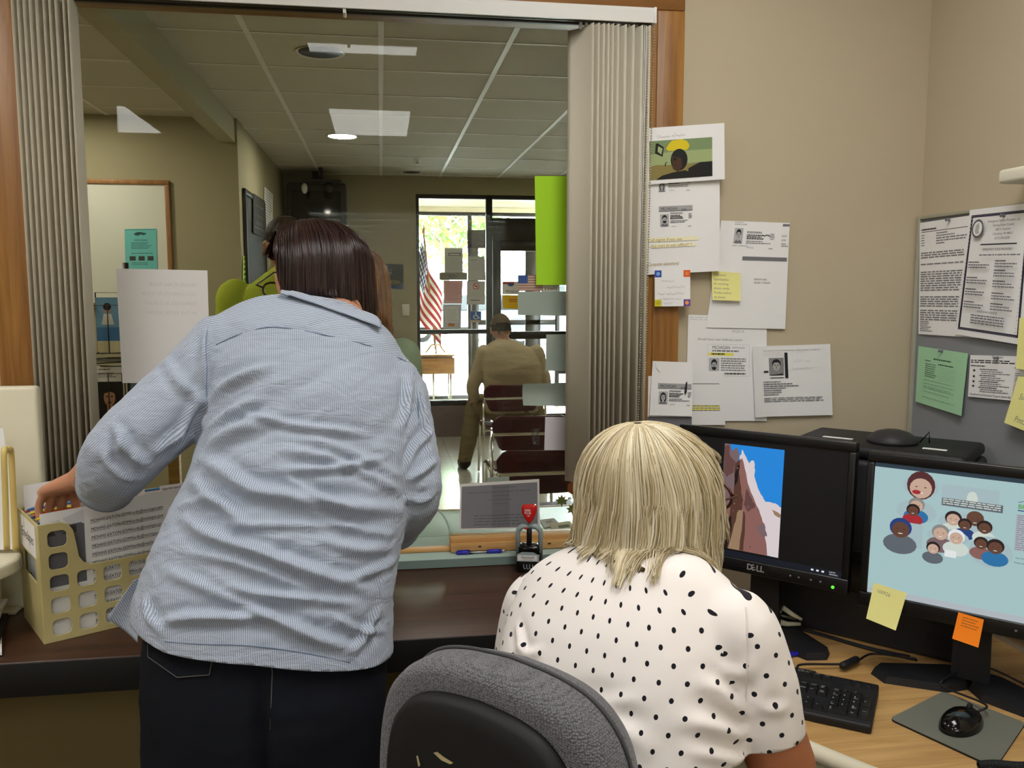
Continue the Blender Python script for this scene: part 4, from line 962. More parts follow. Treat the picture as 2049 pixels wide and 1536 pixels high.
bsheet([(2040, 636), (2072, 634), (2078, 742), (2039, 737)], 'pale yellow sticky note overlapping the bordered notice', None, YEL, 1.4125, lambda u, v: .008*v, 'sticky_note', 'sticky notes', 'note')
pr = Print(.08, .09); pr.text('Su', .25, .45, .12, PENCIL, shear=.2); pr.text('Pmts', .3, .9, .12, PENCIL, shear=.2)
bsheet([(2038, 752), (2090, 760), (2076, 868), (2019, 845)], 'pale yellow sticky note overlapping the timeliness chart', pr, YEL, 1.4100, lambda u, v: .012*v, 'sticky_note', 'sticky notes', 'note')
for k, (x, y, lb) in enumerate(((1899, 440, 'e-mail page'), (2009, 431, 'bordered notice'), (1885, 702, 'mint green form'), (1996, 716, 'timeliness chart'))):
    p = P(x, y, X=1.416); m = MB(); m.lathe(p, [(.0035, -.0005), (.0035, .002), (.002, .003), (.002, .007), (.0042, .008), (.003, .0095)], GREY, 10, Matrix.Rotation(-math.pi/2, 3, 'Y'))
    tag(m.build('push_pin'), 'small grey push pin holding the '+lb, 'push pin', 'push pins on the bulletin board')
# ================================================================ papers on the window glass
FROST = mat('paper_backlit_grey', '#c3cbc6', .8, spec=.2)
pr = Print(.21, .28)
for i, s in enumerate(('PLEASE SCAN YOUR', 'DOCUMENTS IN YOUR', 'MIBRIDGES ACCOUNT', 'IN THE KIOSK ROOM.')): pr.text(s, .87, .145+.082*i, .030, FAINT, mirror=True, bold=.01)
G = lambda p4, y: [P(a, b, Y=y) for a, b in p4]
Yin, Yout = YG+.004, YG+.0145
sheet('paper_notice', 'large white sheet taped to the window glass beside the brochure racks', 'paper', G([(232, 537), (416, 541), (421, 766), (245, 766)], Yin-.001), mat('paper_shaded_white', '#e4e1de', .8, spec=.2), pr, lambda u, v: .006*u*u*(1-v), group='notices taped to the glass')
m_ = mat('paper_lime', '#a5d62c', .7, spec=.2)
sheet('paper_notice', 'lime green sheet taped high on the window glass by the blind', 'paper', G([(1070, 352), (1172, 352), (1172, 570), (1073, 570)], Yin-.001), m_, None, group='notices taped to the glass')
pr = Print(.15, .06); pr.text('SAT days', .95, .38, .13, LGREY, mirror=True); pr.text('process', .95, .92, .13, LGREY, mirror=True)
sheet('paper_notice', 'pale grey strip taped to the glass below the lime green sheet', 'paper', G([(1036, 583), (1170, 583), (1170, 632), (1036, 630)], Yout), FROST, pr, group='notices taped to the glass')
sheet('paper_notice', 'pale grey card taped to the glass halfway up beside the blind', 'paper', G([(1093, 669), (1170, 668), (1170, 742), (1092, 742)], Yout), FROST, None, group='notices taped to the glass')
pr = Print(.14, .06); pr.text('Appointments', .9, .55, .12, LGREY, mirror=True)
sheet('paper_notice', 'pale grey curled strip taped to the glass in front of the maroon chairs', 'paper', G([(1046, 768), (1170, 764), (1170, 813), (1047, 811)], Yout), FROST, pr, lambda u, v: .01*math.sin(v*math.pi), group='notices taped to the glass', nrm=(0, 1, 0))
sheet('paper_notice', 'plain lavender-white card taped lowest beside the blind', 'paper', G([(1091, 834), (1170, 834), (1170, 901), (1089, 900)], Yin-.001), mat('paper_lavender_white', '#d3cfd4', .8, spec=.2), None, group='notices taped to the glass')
GP = mat('paper_photocopy_grey', '#84848a', .8, spec=.2)
pr = Print(.21, .13); pr.rect(.02, .06, .975, .97, GP, 4); pr.rect(.40, .08, .62, .97, mat('paper_photocopy_band', '#77777d', .8), 4)
DG = mat('ink_on_grey', '#55555b', .8)
for i, (a, b) in enumerate(((.4, .7), (.10, .88), (.40, .62), (.36, .66), (.42, .60))): pr.lines(a, .12+.085*i, b, .15+.085*i, 1, DG, 3+i, .35, .02)
pr.lines(.18, .70, .88, .95, 4, DG, 4, .2, .2)
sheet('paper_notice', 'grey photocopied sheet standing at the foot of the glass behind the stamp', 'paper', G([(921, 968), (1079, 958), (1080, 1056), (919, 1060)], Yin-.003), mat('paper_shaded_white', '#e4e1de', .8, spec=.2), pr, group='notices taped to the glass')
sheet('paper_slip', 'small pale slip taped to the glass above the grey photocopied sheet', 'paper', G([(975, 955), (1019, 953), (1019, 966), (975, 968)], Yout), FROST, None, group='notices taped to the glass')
# faint wrinkled tape on the glass
TAPE = glass('clear_tape', (.86, .85, .86), 1.45, .35, 2.0)
sheet('tape_piece', 'crumpled clear tape stuck on the glass in front of the maroon chairs', 'tape', G([(1062, 858), (1080, 857), (1078, 890), (1066, 888)], Yin), TAPE, None, lambda u, v: .002*math.sin(9*u+7*v))
# ================================================================ hanging-file box
OLV = mat('file_box_cream_yellow', '#cdbf86', .42, spec=.4, bump=.03, bscale=700)
A = Vector((-.676, 1.772, .846)); e1 = Vector((.853, .522, 0)).normalized(); e2 = Vector((-.522, .853, 0)).normalized(); up = Vector((0, 0, 1))
fb_ = root('file_box', A, 'cream-yellow plastic file box with rounded square holes on the walnut worktop', 'file box')
def frame4(o, x, y, z): 
    M_ = Matrix.Identity(4)
    for i in range(3): M_[i][0], M_[i][1], M_[i][2], M_[i][3] = x[i], y[i], z[i], o[i]
    return M_
BW, BD, BH, BL_ = .315, .185, .242, .145
left = [(0, 0), (0, BH), (.040, BH), (.054, BH-.006), (.062, BH-.02), (.066, BH-.045), (.070, BL_+.022), (.078, BL_+.008), (.090, BL_)]
outer = left+[(BW-x, y) for x, y in left[::-1]]
holes = []
for c in range(6):
    for rr in range(5):
        if rr > 2 and c not in (0, 5): continue
        holes.append(rrect(.0325+c*.05, .028+rr*.0455, .036, .034, .010))
plate2d('front_panel', outer[::-1], holes, .0026, .0006, OLV, frame4(A, e1, up, -e2), fb_)
plate2d('back_panel', [(0, 0), (0, BH), (BW, BH), (BW, 0)][::-1], [rrect(.0325+c*.05, .028+rr*.0455, .036, .034, .010) for c in range(6) for rr in range(5)], .0026, .0006, OLV, frame4(A+e2*BD, e1, up, -e2), fb_)
for k in (0, 1):
    o_ = A+e1*(BW*k)
    plate2d('end_panel', [(0, 0), (0, BH), (BD, BH), (BD, 0)], [[(.03, .115), (.03, .165), (BD-.03, .165), (BD-.03, .115)]], .0026, .0006, OLV, frame4(o_, e2, up, e1), fb_)
m = MB(); m.prism([A+up*.001, A+e1*BW+up*.001, A+e1*BW+e2*BD+up*.001, A+e2*BD+up*.001], (0, 0, .003), OLV); m.build('bottom', fb_)
pr = Print(BD-.05, .07); pr.text('Envelopes', .5, .65, .32, INK, 'c', shear=.3, wmax=.8)
q = lambda y, z: A-e1*.0024+e2*y+up*z
lc = sheet('label_card', None, None, [q(BD-.02, BH-.006), q(.02, BH-.006), q(.02, BH-.072), q(BD-.02, BH-.072)], WHITE, pr, parent=fb_)
# printed sheet in front of the folders
q = lambda x, z, y=.010: A+e1*x+e2*y+up*z
pr = Print(.30, .26); PG_ = mat('paper_grey_pocket', '#6d6d72', .75)
pr.rect(.02, .12, .27, .60, PG_, 3); pr.poly([(.02, .10), (.27, .02), (.27, .13), (.02, .13)], mat('paper_shade', '#dcdadd', .8)); pr.rect(.02, .13, .22, .19, mat('print_dark_band', '#47413c', .8))
for i in range(13): pr.text('MDHHS-EATON-EDMVerify@michigan.gov', .31, .14+.068*i, .026, INK, shear=.15, wmax=.50); pr.rect(.31, .146+.068*i, .81, .149+.068*i, GREY)
sheet('printed_sheet', 'white sheet printed with rows of e-mail addresses standing in the file box', 'paper', [q(.006, .262), q(.30, .275), q(.30, .006), q(.006, .006)], WHITE, pr, lambda u, v: .003*math.sin(u*5)*(1-v))
# hanging folders
cols = [('#e9e7e2', 'white', '#2f6fae', 'blue'), ('#e6e2da', 'white', '#f0d21e', 'yellow'), ('#f0efec', 'white', '#e8642a', 'orange'), ('#e6e4e0', 'white', '#2b5f98', 'dark blue'), ('#ecebe6', 'white', '#f3d840', 'pale yellow'), ('#e4e2dd', 'white', '#3d7fb6', 'sky blue'), ('#efeeea', 'white', '#c9394c', 'red')]
for i, (pc_, pn, rc, rn) in enumerate(cols):
    y = .030+.020*i; h = .236+.004*(i % 3)
    r = root('hanging_folder', q(0, .01, y), 'white hanging folder with a %s top rod in the file box' % rn, 'folder', 'hanging folders in the file box')
    m = MB(); pm = mat('folder_'+pc_[1:], pc_, .7)
    for s in (0, .004): m.prism([q(.012, .008, y+s), q(.012, h, y+s), q(.300, h+.004, y+s), q(.300, .008, y+s)], e2*.0008, pm)
    m.build('sleeve', r)
    m = MB(); m.tube([q(.006, h+.002, y+.002), q(.016, h+.004, y+.002), q(.296, h+.008, y+.002), q(.308, h+.006, y+.002)], [.002, .0028, .0028, .002], mat('rod_'+rc[1:], rc, .45), 8); m.build('top_rod', r)
    if i in (1, 3, 4):
        x = .03+.06*i
        pt = Print(.06, .014); pt.text('Agency Help Items w/o IV', .05, .75, .5, INK, shear=.3, wmax=.9)
        sheet('index_tab', None, None, [q(x, h+.022, y), q(x+.06, h+.022, y), q(x+.06, h+.006, y), q(x, h+.006, y)], WHITE, pt, parent=r)
def loose(x0, x1, z0, z1, y, lb, curl=None, col=WHITE, pr=None):
    sheet('loose_paper', lb, 'paper', [q(x0, z1, y), q(x1, z1+.01, y), q(x1, z0, y), q(x0, z0, y)], col, pr, curl, group='loose papers in the file box')
loose(.01, .19, .10, .290, .176, 'white papers standing tallest at the back of the file box', lambda u, v: .003*math.sin(u*4))
loose(.08, .25, .10, .262, .166, 'white paper tucked behind the folders under the reaching hand', lambda u, v: .004*u)
loose(.20, .24, .2, .29, .12, 'narrow white paper sticking up from the folders beside the shirt sleeve')
# ================================================================ cream organizer at the end of the worktop
CR2 = mat('aged_cream_plastic', '#dfd8bd', .45, spec=.4); CR3 = mat('yellowed_plastic', '#d8bf72', .4, spec=.4)
r = root('desk_partition', (-.95, 2.0, .845), 'cream rounded panel standing on the worktop beside the blind', 'partition')
m = MB(); m.b2((-1.35, 1.985, .845), (-.744, 2.015, 1.342), CR2, .008, 3); m.build('panel', r)
m = MB(); m.b2((-1.3, 1.95, .845), (-.80, 2.05, .852), CR2, .002); m.build('foot', r)
r = root('paper_sorter', (-.95, 1.84, .845), 'cream paper sorter tray with a yellowed hoop on the worktop', 'paper sorter')
m = MB(); tp = rounded_poly([Vector((-1.25, 1.62, 0)), Vector((-.80, 1.70, 0)), Vector((-.735, 1.86, 0)), Vector((-.80, 1.96, 0)), Vector((-1.25, 1.96, 0))], .05)
m.prism([(p.x, p.y, .972) for p in tp], (0, 0, .03), CR2); o = m.build('tray', r); bv = o.modifiers.new('b', 'BEVEL'); bv.width = .008; bv.segments = 3; bv.limit_method = 'ANGLE'
m = MB()
for x, y in ((-1.2, 1.68), (-1.2, 1.93), (-.83, 1.93)): m.cyl((x, y, .846), (x, y, .973), .012, CR2, 12)
m.build('leg', r)
m = MB(); a, b, c, d = P(14, 1100, Y=1.80), P(8, 905, Y=1.80), P(22, 905, Y=1.86), P(32, 1100, Y=1.86)
hp_ = cat_rom([a, a.lerp(b, .6), b, b.lerp(c, .5)+Vector((0, 0, .004)), c, d.lerp(c, .6), d], 6)
m.tube(hp_, .006, CR3, 8); m.build('hoop', r)
sheet('loose_paper', 'white papers leaning in the cream paper sorter', 'paper', [Vector((-1.1, 1.882, 1.24)), P(6, 856, Y=1.882), P(38, 1098, Y=1.882), Vector((-1.1, 1.882, 1.004))], WHITE, None, lambda u, v: .003*math.sin(u*6))
# papers and booklets under the tray
GB = mat('booklet_grey', '#c5c2b8', .7); BKB = mat('folder_black', '#17171a', .5)
def flat(name, lb, z, th, pts, col, pr=None, cat='paper'):
    v = [Vector((x, y, z+th)) for x, y in pts]
    sheet(name, lb, cat, v, col, pr, None, 4, 4, 'papers under the sorter tray', th, nrm=(0, 0, 1))
x0 = P(50, 1200, Z=.87)
flat('loose_paper', 'white loose papers under the sorter tray, lowest in the pile', .8462, .006, [(-1.15, 1.88), (-.80, 1.88), (-.735, 1.72), (-1.10, 1.70)], WHITE)
flat('document_folder', 'black folder under the sorter tray, between white papers', .853, .012, [(-1.15, 1.89), (-.79, 1.89), (-.755, 1.76), (-1.10, 1.73)], BKB, None, 'folder')
flat('paper_stack', 'thick stack of white pages lying on the black folder', .8665, .022, [(-1.16, 1.89), (-.80, 1.89), (-.765, 1.77), (-1.12, 1.74)], WHITE)
pr = Print(.34, .2); pr.text('DCR-7', .90, .35, .09, INK, 'r', shear=.2, bold=.02); pr.text('Monitoring', .90, .5, .06, INK, 'r', shear=.2); pr.text('Budget', .90, .62, .06, INK, 'r', shear=.2); pr.rect(.3, .70, .99, .705, GREY)
flat('booklet', 'grey booklet with bold black lettering on top of the papers under the tray', .8925, .006, [(-1.16, 1.895), (-.79, 1.895), (-.772, 1.78), (-1.12, 1.76)], GB, pr, 'booklet')
# ================================================================ waiting-room ceiling
LAMP = bpy.data.materials.new('lamp_glow'); LAMP.use_nodes = True
e = LAMP.node_tree.nodes['Principled BSDF']; e.inputs['Emission Color'].default_value = (1, .91, .76, 1); e.inputs['Emission Strength'].default_value = DOWN_E
DARKI = mat('can_dark_inside', '#15130f', .6)
def can(x, y, label, lit, rr=.105):
    r = root('recessed_downlight', (x, y, 2.70), label, 'ceiling light', 'recessed cans in the waiting-room ceiling')
    m = MB(); m.lathe((x, y, 2.70), [(rr, .008), (rr+.016, .002), (rr+.016, .0055), (rr, .0098)], TBAR, 28); m.build('trim_ring', r)
    m = MB(); m.lathe((x, y, 2.70), [(rr*.98, .0062), (rr*.98, .0085)], LAMP if lit else DARKI, 28); m.build('lens' if lit else 'dark_well', r)
can(-.27, 6.79, 'glowing recessed downlight in the waiting-room ceiling', True)
can(-.277, 4.45, 'unlit dark recessed can in the waiting-room ceiling nearest the window', False)
can(.32, 8.72, 'unlit dark recessed can close to the storefront wall', False, .09)
can(1.95, 4.4, 'added unseen downlight behind the gathered blind slats', True)  # this can and the next are added, unseen, to lift the room's light
can(1.95, 6.8, 'added unseen downlight above the chairs by the entrance', True)
can(-2.2, 4.2, 'lit recessed downlight in the alcove with the brochure racks', True)
can(-2.0, 5.55, 'added downlight in the alcove just before the whiteboard', True)  # this can and the next are added for more light in the alcove
can(-1.75, 3.3, 'added unseen downlight in the alcove nearest the reception window', True)
m = MB(); m.lathe((.341, 7.852, 2.70), [(.03, .009), (.03, .004), (.012, .002), (.010, -.03), (.02, -.033), (.02, -.036)], TBAR, 14); tag(m.build('sprinkler_head'), 'small white sprinkler head on the waiting-room ceiling', 'sprinkler')
# ================================================================ on the walls
WBD = mat('whiteboard_surface', '#d9d9cc', .35); WFR = wood('whiteboard_oak_frame', '#8b5f31', '#a97a45', 'Z', 10)
r = root('whiteboard', (-1.75, 6.19, 1.9), 'oak-framed whiteboard on the alcove wall', 'whiteboard')
m = MB(); m.b2((-2.2, 6.182, 1.46), (-1.42, 6.198, 2.265), WBD); m.build('writing_surface', r)
m = MB()
for lo, hi in (((-2.23, 6.17, 2.255), (-1.40, 6.199, 2.285)), ((-2.23, 6.17, 1.43), (-1.40, 6.199, 1.465)), ((-1.43, 6.17, 1.465), (-1.40, 6.199, 2.255)), ((-2.23, 6.17, 1.465), (-2.2, 6.199, 2.255))): m.b2(lo, hi, WFR, .003)
m.build('frame', r)
TEF = mat('paper_turquoise', '#6fc3bf', .75, spec=.2); TEI = mat('ink_teal_dark', '#1f4d52', .8)
pr = Print(.2, .26); pr.rect(.03, .02, .97, .03, TEI); pr.poly([(.28, .13), (.36, .09), (.48, .08), (.6, .1), (.70, .12), (.6, .16), (.5, .14), (.42, .17), (.34, .16)], TEI); pr.text("WE'RE HIRING", .5, .30, .035, TEI, 'c', bold=.02, wmax=.5)
pr.lines(.2, .34, .85, .52, 5, TEI, 3, .35, .3); pr.lines(.2, .6, .9, .65, 1, TEI, 4, .3)
for a in (.14, .42, .70): pr.rect(a, .68, a+.19, .79, mat('print_dark_photo', '#3a3f3c', .8))
pr.lines(.2, .84, .8, .92, 2, TEI, 5, .3, .2)
sheet('flyer', 'turquoise hiring flyer on the whiteboard', 'flyer', [P(x, y, Y=6.178) for x, y in ((249, 458), (313, 457), (315, 538), (251, 538))], TEF, pr)
BLB = mat('letter_board_black', '#131311', .6)
r = root('notice_board', (-.94, 6.85, 1.7), 'black framed notice board on the waiting-room side wall', 'notice board')
m = MB(); m.b2((-.948, 6.35, .95), (-.935, 7.38, 2.24), BLB); m.build('panel', r)
m = MB()
for lo, hi in (((-.949, 6.33, 2.22), (-.925, 7.40, 2.26)), ((-.949, 6.33, .93), (-.925, 7.40, .97)), ((-.949, 6.33, .93), (-.925, 6.37, 2.26)), ((-.949, 7.36, .93), (-.925, 7.40, 2.26))): m.b2(lo, hi, ALU, .004)
m.build('frame', r)
BLP = mat('paper_black', '#2a2928', .8); CHALK = mat('chalk_grey', '#8b8985', .8)
pr = Print(.4, .6); scrawl(pr, .2, .30, .9, .14, CHALK, 3, .08, 2); scrawl(pr, .15, .56, .9, .14, CHALK, 4, .08, 2); scrawl(pr, .2, .74, .8, .12, CHALK, 6, .08, 1); pr.rect(.1, .82, .9, .83, CHALK)
sx = lambda L_: [P(x, y, X=-.922) for x, y in L_]
sheet('paper_notice', 'black notice with white scribbled lettering on the black notice board', 'paper', sx([(507, 386), (530, 402), (530, 476), (507, 466)]), BLP, pr)
pr = Print(.2, .6); pr.lines(.1, .05, .9, .95, 14, GREY, 4, .3, .3)
sheet('paper_notice', 'long white notice on the side wall just past the black notice board', 'paper', [P(x, y, X=-.943) for x, y in ((529, 373), (546, 389), (546, 470), (529, 460))], WHITE, pr)
pr = Print(.05, .3); pr.lines(.2, .05, .8, .95, 6, INK, 4, .5, .1)
sheet('paper_notice', 'narrow lime strip on the side wall before the black notice board', 'paper', [P(x, y, X=-.944) for x, y in ((486, 512), (495, 512), (495, 580), (486, 580))], mat('paper_lime', '#a5d62c'), pr)
r = root('corner_cabinet', (-.62, 8.75, 2.1), 'dark box-shaped television mounted high in the far corner', 'television')
TVB = mat('television_dark_brown', '#191612', .5)
m = MB(); m.b2((-.88, 8.62, 1.82), (-.32, 8.98, 2.58), TVB, .02, 2); m.build('casing', r)
m = MB(); m.b2((-.84, 8.60, 1.88), (-.37, 8.625, 2.50), mat('television_screen', '#0c0c0d', .12), .01, 2); m.build('screen', r)
m = MB(); m.b2((-.72, 8.70, 2.58), (-.52, 8.90, 2.61), BLACKM, .006); m.tube([(-.62, 8.8, 2.59), (-.62, 8.8, 2.705)], .03, BLACKM, 12); m.build('ceiling_bracket', r)
r = root('security_camera', (-.50, 8.50, 2.55), 'small dark dome camera on a bracket above the corner television', 'camera')
m = MB(); m.b2((-.72, 8.44, 2.565), (-.36, 8.59, 2.59), BLACKM, .004); m.cyl((-.55, 8.52, 2.58), (-.55, 8.52, 2.709), .018, BLACKM, 12); m.build('bracket', r)
m = MB(); m.ball((-.47, 8.50, 2.52), .055, mat('dome_smoked', '#1d1b19', .1), 18, 12); m.build('dome', r)
m = MB(); m.ball((-.70, 8.50, 2.51), (.03, .03, .05), TBAR, 14, 9); m.build('spot_lamp', r)
pr = Print(.18, .26); pr.rect(.1, .1, .9, .6, mat('poster_shadow', '#3b3a33', .8)); pr.text('H', .3, .28, .07, LGREY, 'c'); pr.text('CE', .3, .40, .07, LGREY, 'c'); pr.poly(ellipse(.5, .72, .35, .09), mat('poster_brown', '#7d7255', .8)); pr.rect(0, .88, 1, 1, mat('poster_blue', '#37507a', .8))
sheet('poster', 'small dark poster on the far wall beside the storefront window', 'poster', [P(x, y, Y=8.992) for x, y in ((770, 528), (807, 529), (807, 578), (770, 577))], mat('poster_dark', '#24241f', .6), pr)
m = MB(); m.box(P(812, 620, Y=8.993), (.075, .008, .12), TBAR, .002, 1); tag(m.build('switch_plate'), 'beige switch plate on the far wall below the dark poster', 'switch')
# ================================================================ signs on the storefront glass
SO = dict(group='signs taped to the storefront glass')
def far(px4, name, label, col, pr=None, Y=9.045, cat='sign'): return sheet(name, label, cat, [P(x, y, Y=Y) for x, y in px4], col, pr, **SO)
RDI = mat('ink_red', '#c0463c', .8); PINK = mat('paper_pink', '#e6b6b8', .75); PLAV = mat('paper_lilac_white', '#cfd0df', .75)
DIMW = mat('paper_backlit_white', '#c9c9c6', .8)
pr = Print(.2, .26); pr.text('O', .15, .12, .05, GREY); pr.rect(.2, .2, .9, .32, GREY); pr.lines(.25, .24, .85, .30, 1, WHITE, 2, .8, .05); pr.lines(.1, .42, .9, .95, 8, LGREY, 3, .3, .3)
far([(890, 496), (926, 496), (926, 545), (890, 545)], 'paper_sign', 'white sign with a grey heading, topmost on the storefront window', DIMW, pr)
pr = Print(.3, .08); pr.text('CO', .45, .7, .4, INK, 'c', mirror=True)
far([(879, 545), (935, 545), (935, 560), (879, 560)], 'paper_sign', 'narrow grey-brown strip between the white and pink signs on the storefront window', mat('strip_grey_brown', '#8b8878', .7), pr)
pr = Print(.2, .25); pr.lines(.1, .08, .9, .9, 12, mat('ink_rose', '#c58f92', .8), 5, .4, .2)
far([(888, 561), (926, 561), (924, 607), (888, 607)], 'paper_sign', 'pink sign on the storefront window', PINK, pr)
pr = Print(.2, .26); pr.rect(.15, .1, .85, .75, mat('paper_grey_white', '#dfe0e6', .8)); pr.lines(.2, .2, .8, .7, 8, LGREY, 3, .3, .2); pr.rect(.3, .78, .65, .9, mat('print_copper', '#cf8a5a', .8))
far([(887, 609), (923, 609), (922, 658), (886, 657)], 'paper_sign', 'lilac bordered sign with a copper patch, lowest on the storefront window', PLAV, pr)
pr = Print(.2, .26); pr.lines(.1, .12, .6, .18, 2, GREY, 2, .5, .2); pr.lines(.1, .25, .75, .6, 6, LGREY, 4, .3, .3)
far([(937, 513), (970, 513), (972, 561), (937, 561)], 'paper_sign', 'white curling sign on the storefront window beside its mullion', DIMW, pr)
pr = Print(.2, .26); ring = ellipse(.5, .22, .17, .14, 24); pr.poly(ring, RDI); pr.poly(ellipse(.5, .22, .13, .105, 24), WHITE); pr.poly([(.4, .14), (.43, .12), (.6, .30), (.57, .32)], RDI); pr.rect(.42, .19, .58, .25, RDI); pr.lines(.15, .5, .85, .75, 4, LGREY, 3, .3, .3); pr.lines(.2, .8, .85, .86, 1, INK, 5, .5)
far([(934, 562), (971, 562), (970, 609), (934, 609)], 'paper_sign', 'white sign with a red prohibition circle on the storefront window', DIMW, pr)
BLS = mat('sign_blue', '#1f5fb4', .5)
pr = Print(.1, .1); pr.rect(.02, .02, .98, .04, WHITE); pr.poly(ellipse(.48, .22, .07, .07, 12), WHITE); pr.poly([(.44, .30), (.52, .30), (.55, .52), (.72, .52), (.80, .78), (.88, .76), (.89, .82), (.76, .85), (.67, .59), (.47, .59)], WHITE)
arc = ellipse(.50, .66, .25, .24, 20, -2.2+math.pi*.0, 2.6)
for a, b in zip(ellipse(.5, .66, .26, .25, 20, .35, 4.2), ellipse(.5, .66, .26, .25, 20, .35, 4.2)[1:]):
    pr.poly([(a[0], a[1]), (b[0], b[1]), (.5+(b[0]-.5)*.75, .66+(b[1]-.66)*.75), (.5+(a[0]-.5)*.75, .66+(a[1]-.66)*.75)], WHITE)
far([(942, 622), (963, 622), (963, 640), (942, 640)], 'accessibility_sign', 'blue wheelchair access sign on the storefront glass', BLS, pr)
far([(941, 640), (961, 640), (961, 645), (941, 645)], 'paper_sign', 'beige strip under the blue wheelchair sign', mat('strip_beige', '#b5ae9c', .7))
pr = Print(.15, .13); pr.lines(.4, .3, .95, .55, 2, RDI, 3, .5, .1)
far([(1005, 590), (1037, 590), (1037, 618), (1006, 617)], 'paper_sign', 'bright yellow sign on the entrance door glass', mat('paper_bright_yellow', '#f5c51f', .7), pr)
pr = Print(.15, .13); pr.rect(.05, .05, .7, .2, RDI); pr.poly(ellipse(.5, .25, .18, .12), mat('print_blue', '#4a6fb0', .8)); pr.text('Welcome', .2, .85, .2, INK, bold=.02)
far([(1005, 563), (1039, 563), (1039, 589), (1005, 589)], 'paper_sign', 'white welcome sign with a red and blue emblem on the entrance door glass', WHITE, pr)
# flag print and white card on the near glass
FRD, FBL = mat('flag_red', '#a8242f', .8), mat('flag_blue', '#232c58', .8)
pr = Print(.09, .06)
for i in range(7): pr.rect(0, i*2/13, 1, (i*2+1)/13, mat('flag_print_red', '#c9837a', .8))
pr.rect(0, 0, .40, .52, mat('flag_print_blue', '#2a55b0', .8))
for i in range(5):
    for j in range(5): pr.poly(ellipse(.04+.08*i, .06+.1*j, .012, .018, 6), WHITE)
sheet('flag_picture', 'small printed flag taped to the glass below the lime green sheet', 'picture', [P(x, y, Y=2.2145) for x, y in ((1036, 550), (1086, 550), (1086, 582), (1036, 582))], mat('flag_print_cream', '#e6d9c6', .8), pr)
pr = Print(.06, .03); pr.text('Henry', .9, .8, .4, GOLD, mirror=True, bold=.02)
sheet('paper_slip', 'white slip with golden lettering taped below the lime green sheet', 'paper', [P(x, y, Y=2.2146) for x, y in ((1083, 567), (1118, 567), (1118, 583), (1083, 583))], WHITE, pr)
LEAF = mat('leaf_sticker_green', '#8f9a5a', .7); PUMP = mat('pumpkin_sticker_orange', '#c4713a', .7)
def sticker(name, label, px, m_, cat):
    mb = MB(); q = [P(x, y, Y=2.2145) for x, y in px]; mb.prism(q, (0, .0006, 0), m_); return tag(mb.build(name), label, cat, 'autumn stickers on the glass')
def mleaf(cx, cy, s): return [(cx+a*s, cy+b*s) for a, b in ((0, -14), (3, -7), (9, -10), (7, -3), (15, -2), (9, 3), (11, 9), (3, 7), (0, 15), (-3, 7), (-11, 9), (-9, 3), (-15, -2), (-7, -3), (-9, -10), (-3, -7))]
sticker('leaf_sticker', 'green maple leaf sticker on the window glass beside the blonde hair', mleaf(1124, 1001, .9), LEAF, 'sticker')
sticker('leaf_sticker', 'second green maple leaf sticker lower on the window glass', mleaf(1146, 1018, .9), LEAF, 'sticker')
sticker('pumpkin_sticker', 'orange pumpkin sticker on the window glass beside the blind', [(1149+14*math.cos(a)*(1+.06*math.cos(5*a)), 976+13*math.sin(a)) for a in [2*math.pi*i/28 for i in range(28)]], PUMP, 'sticker')
for k, (px, lb, cc) in enumerate(((((1080, 1040), (1108, 1036), (1120, 1048), (1090, 1056)), 'folded white leaflet on the ledge beyond the glass', WHITE), (((1100, 1048), (1140, 1042), (1150, 1056), (1104, 1062)), 'white leaflet with a green picture on the ledge beyond the glass', CREAMP))):
    pr = Print(.1, .1); pr.rect(.35, .4, .85, .8, mat('print_sage', '#8f9a84', .8)) if k else pr.lines(.3, .3, .8, .6, 3, GREY, 3)
    sheet('leaflet', lb, 'leaflet', [P(x, y, Z=.8695+.0008*k) for x, y in px], cc, pr, group='leaflets on the ledge', nrm=(0, 0, 1))
# ================================================================ brochure rack on its table
WIR = mat('black_wire', '#121212', .4); TBL = wood('table_golden_oak', '#9a7436', '#c09a55', 'X', 10)
r = root('side_table', (-1.5, 3.9, 0), 'golden wooden table in the alcove under the brochure rack', 'table')
m = MB(); m.b2((-2.3, 3.45, .91), (-.92, 4.25, .95), TBL, .004); m.build('tabletop', r)
for x in (-2.25, -.98):
    for y in (3.5, 4.2): m = MB(); m.b2((x-.025, y-.025, 0), (x+.025, y+.025, .91), TBL, .003); m.build('leg', r)
rk = root('brochure_rack', (-1.0, 3.68, .95), 'black wire brochure rack on the golden wooden table', 'brochure rack')
m = MB(); m.tube([(-1.02, 3.70, .951), (-1.02, 3.70, 1.66)], .012, WIR, 10); m.lathe((-1.02, 3.70, .951), [(.14, 0), (.14, .012), (.02, .02)], WIR, 24); m.build('post', rk)
def pocket(x0, z0, y, w=.105, h=.19, d=.035):
    m = MB(); T = .0028
    fr_ = [(x0, y, z0), (x0, y, z0+h), (x0+w, y, z0+h), (x0+w, y, z0)]
    m.tube(fr_, T, WIR, 6, closed=True); m.tube([(x0, y+d, z0), (x0, y+d, z0+h+.05), (x0+w, y+d, z0+h+.05), (x0+w, y+d, z0)], T, WIR, 6, closed=True)
    for a in (x0, x0+w):
        m.tube([(a, y, z0), (a, y+d, z0)], T, WIR, 6); m.tube([(a, y, z0+h), (a, y+d, z0+h)], T, WIR, 6)
    m.tube([(x0+w*.5, y, z0), (x0+w*.5, y, z0+h)], T*.8, WIR, 6)
    for s in (.25, .75): m.tube([(x0+w*s, y, z0), (x0+w*s, y+d, z0)], T*.8, WIR, 6)
    m.build('wire_pocket', rk)
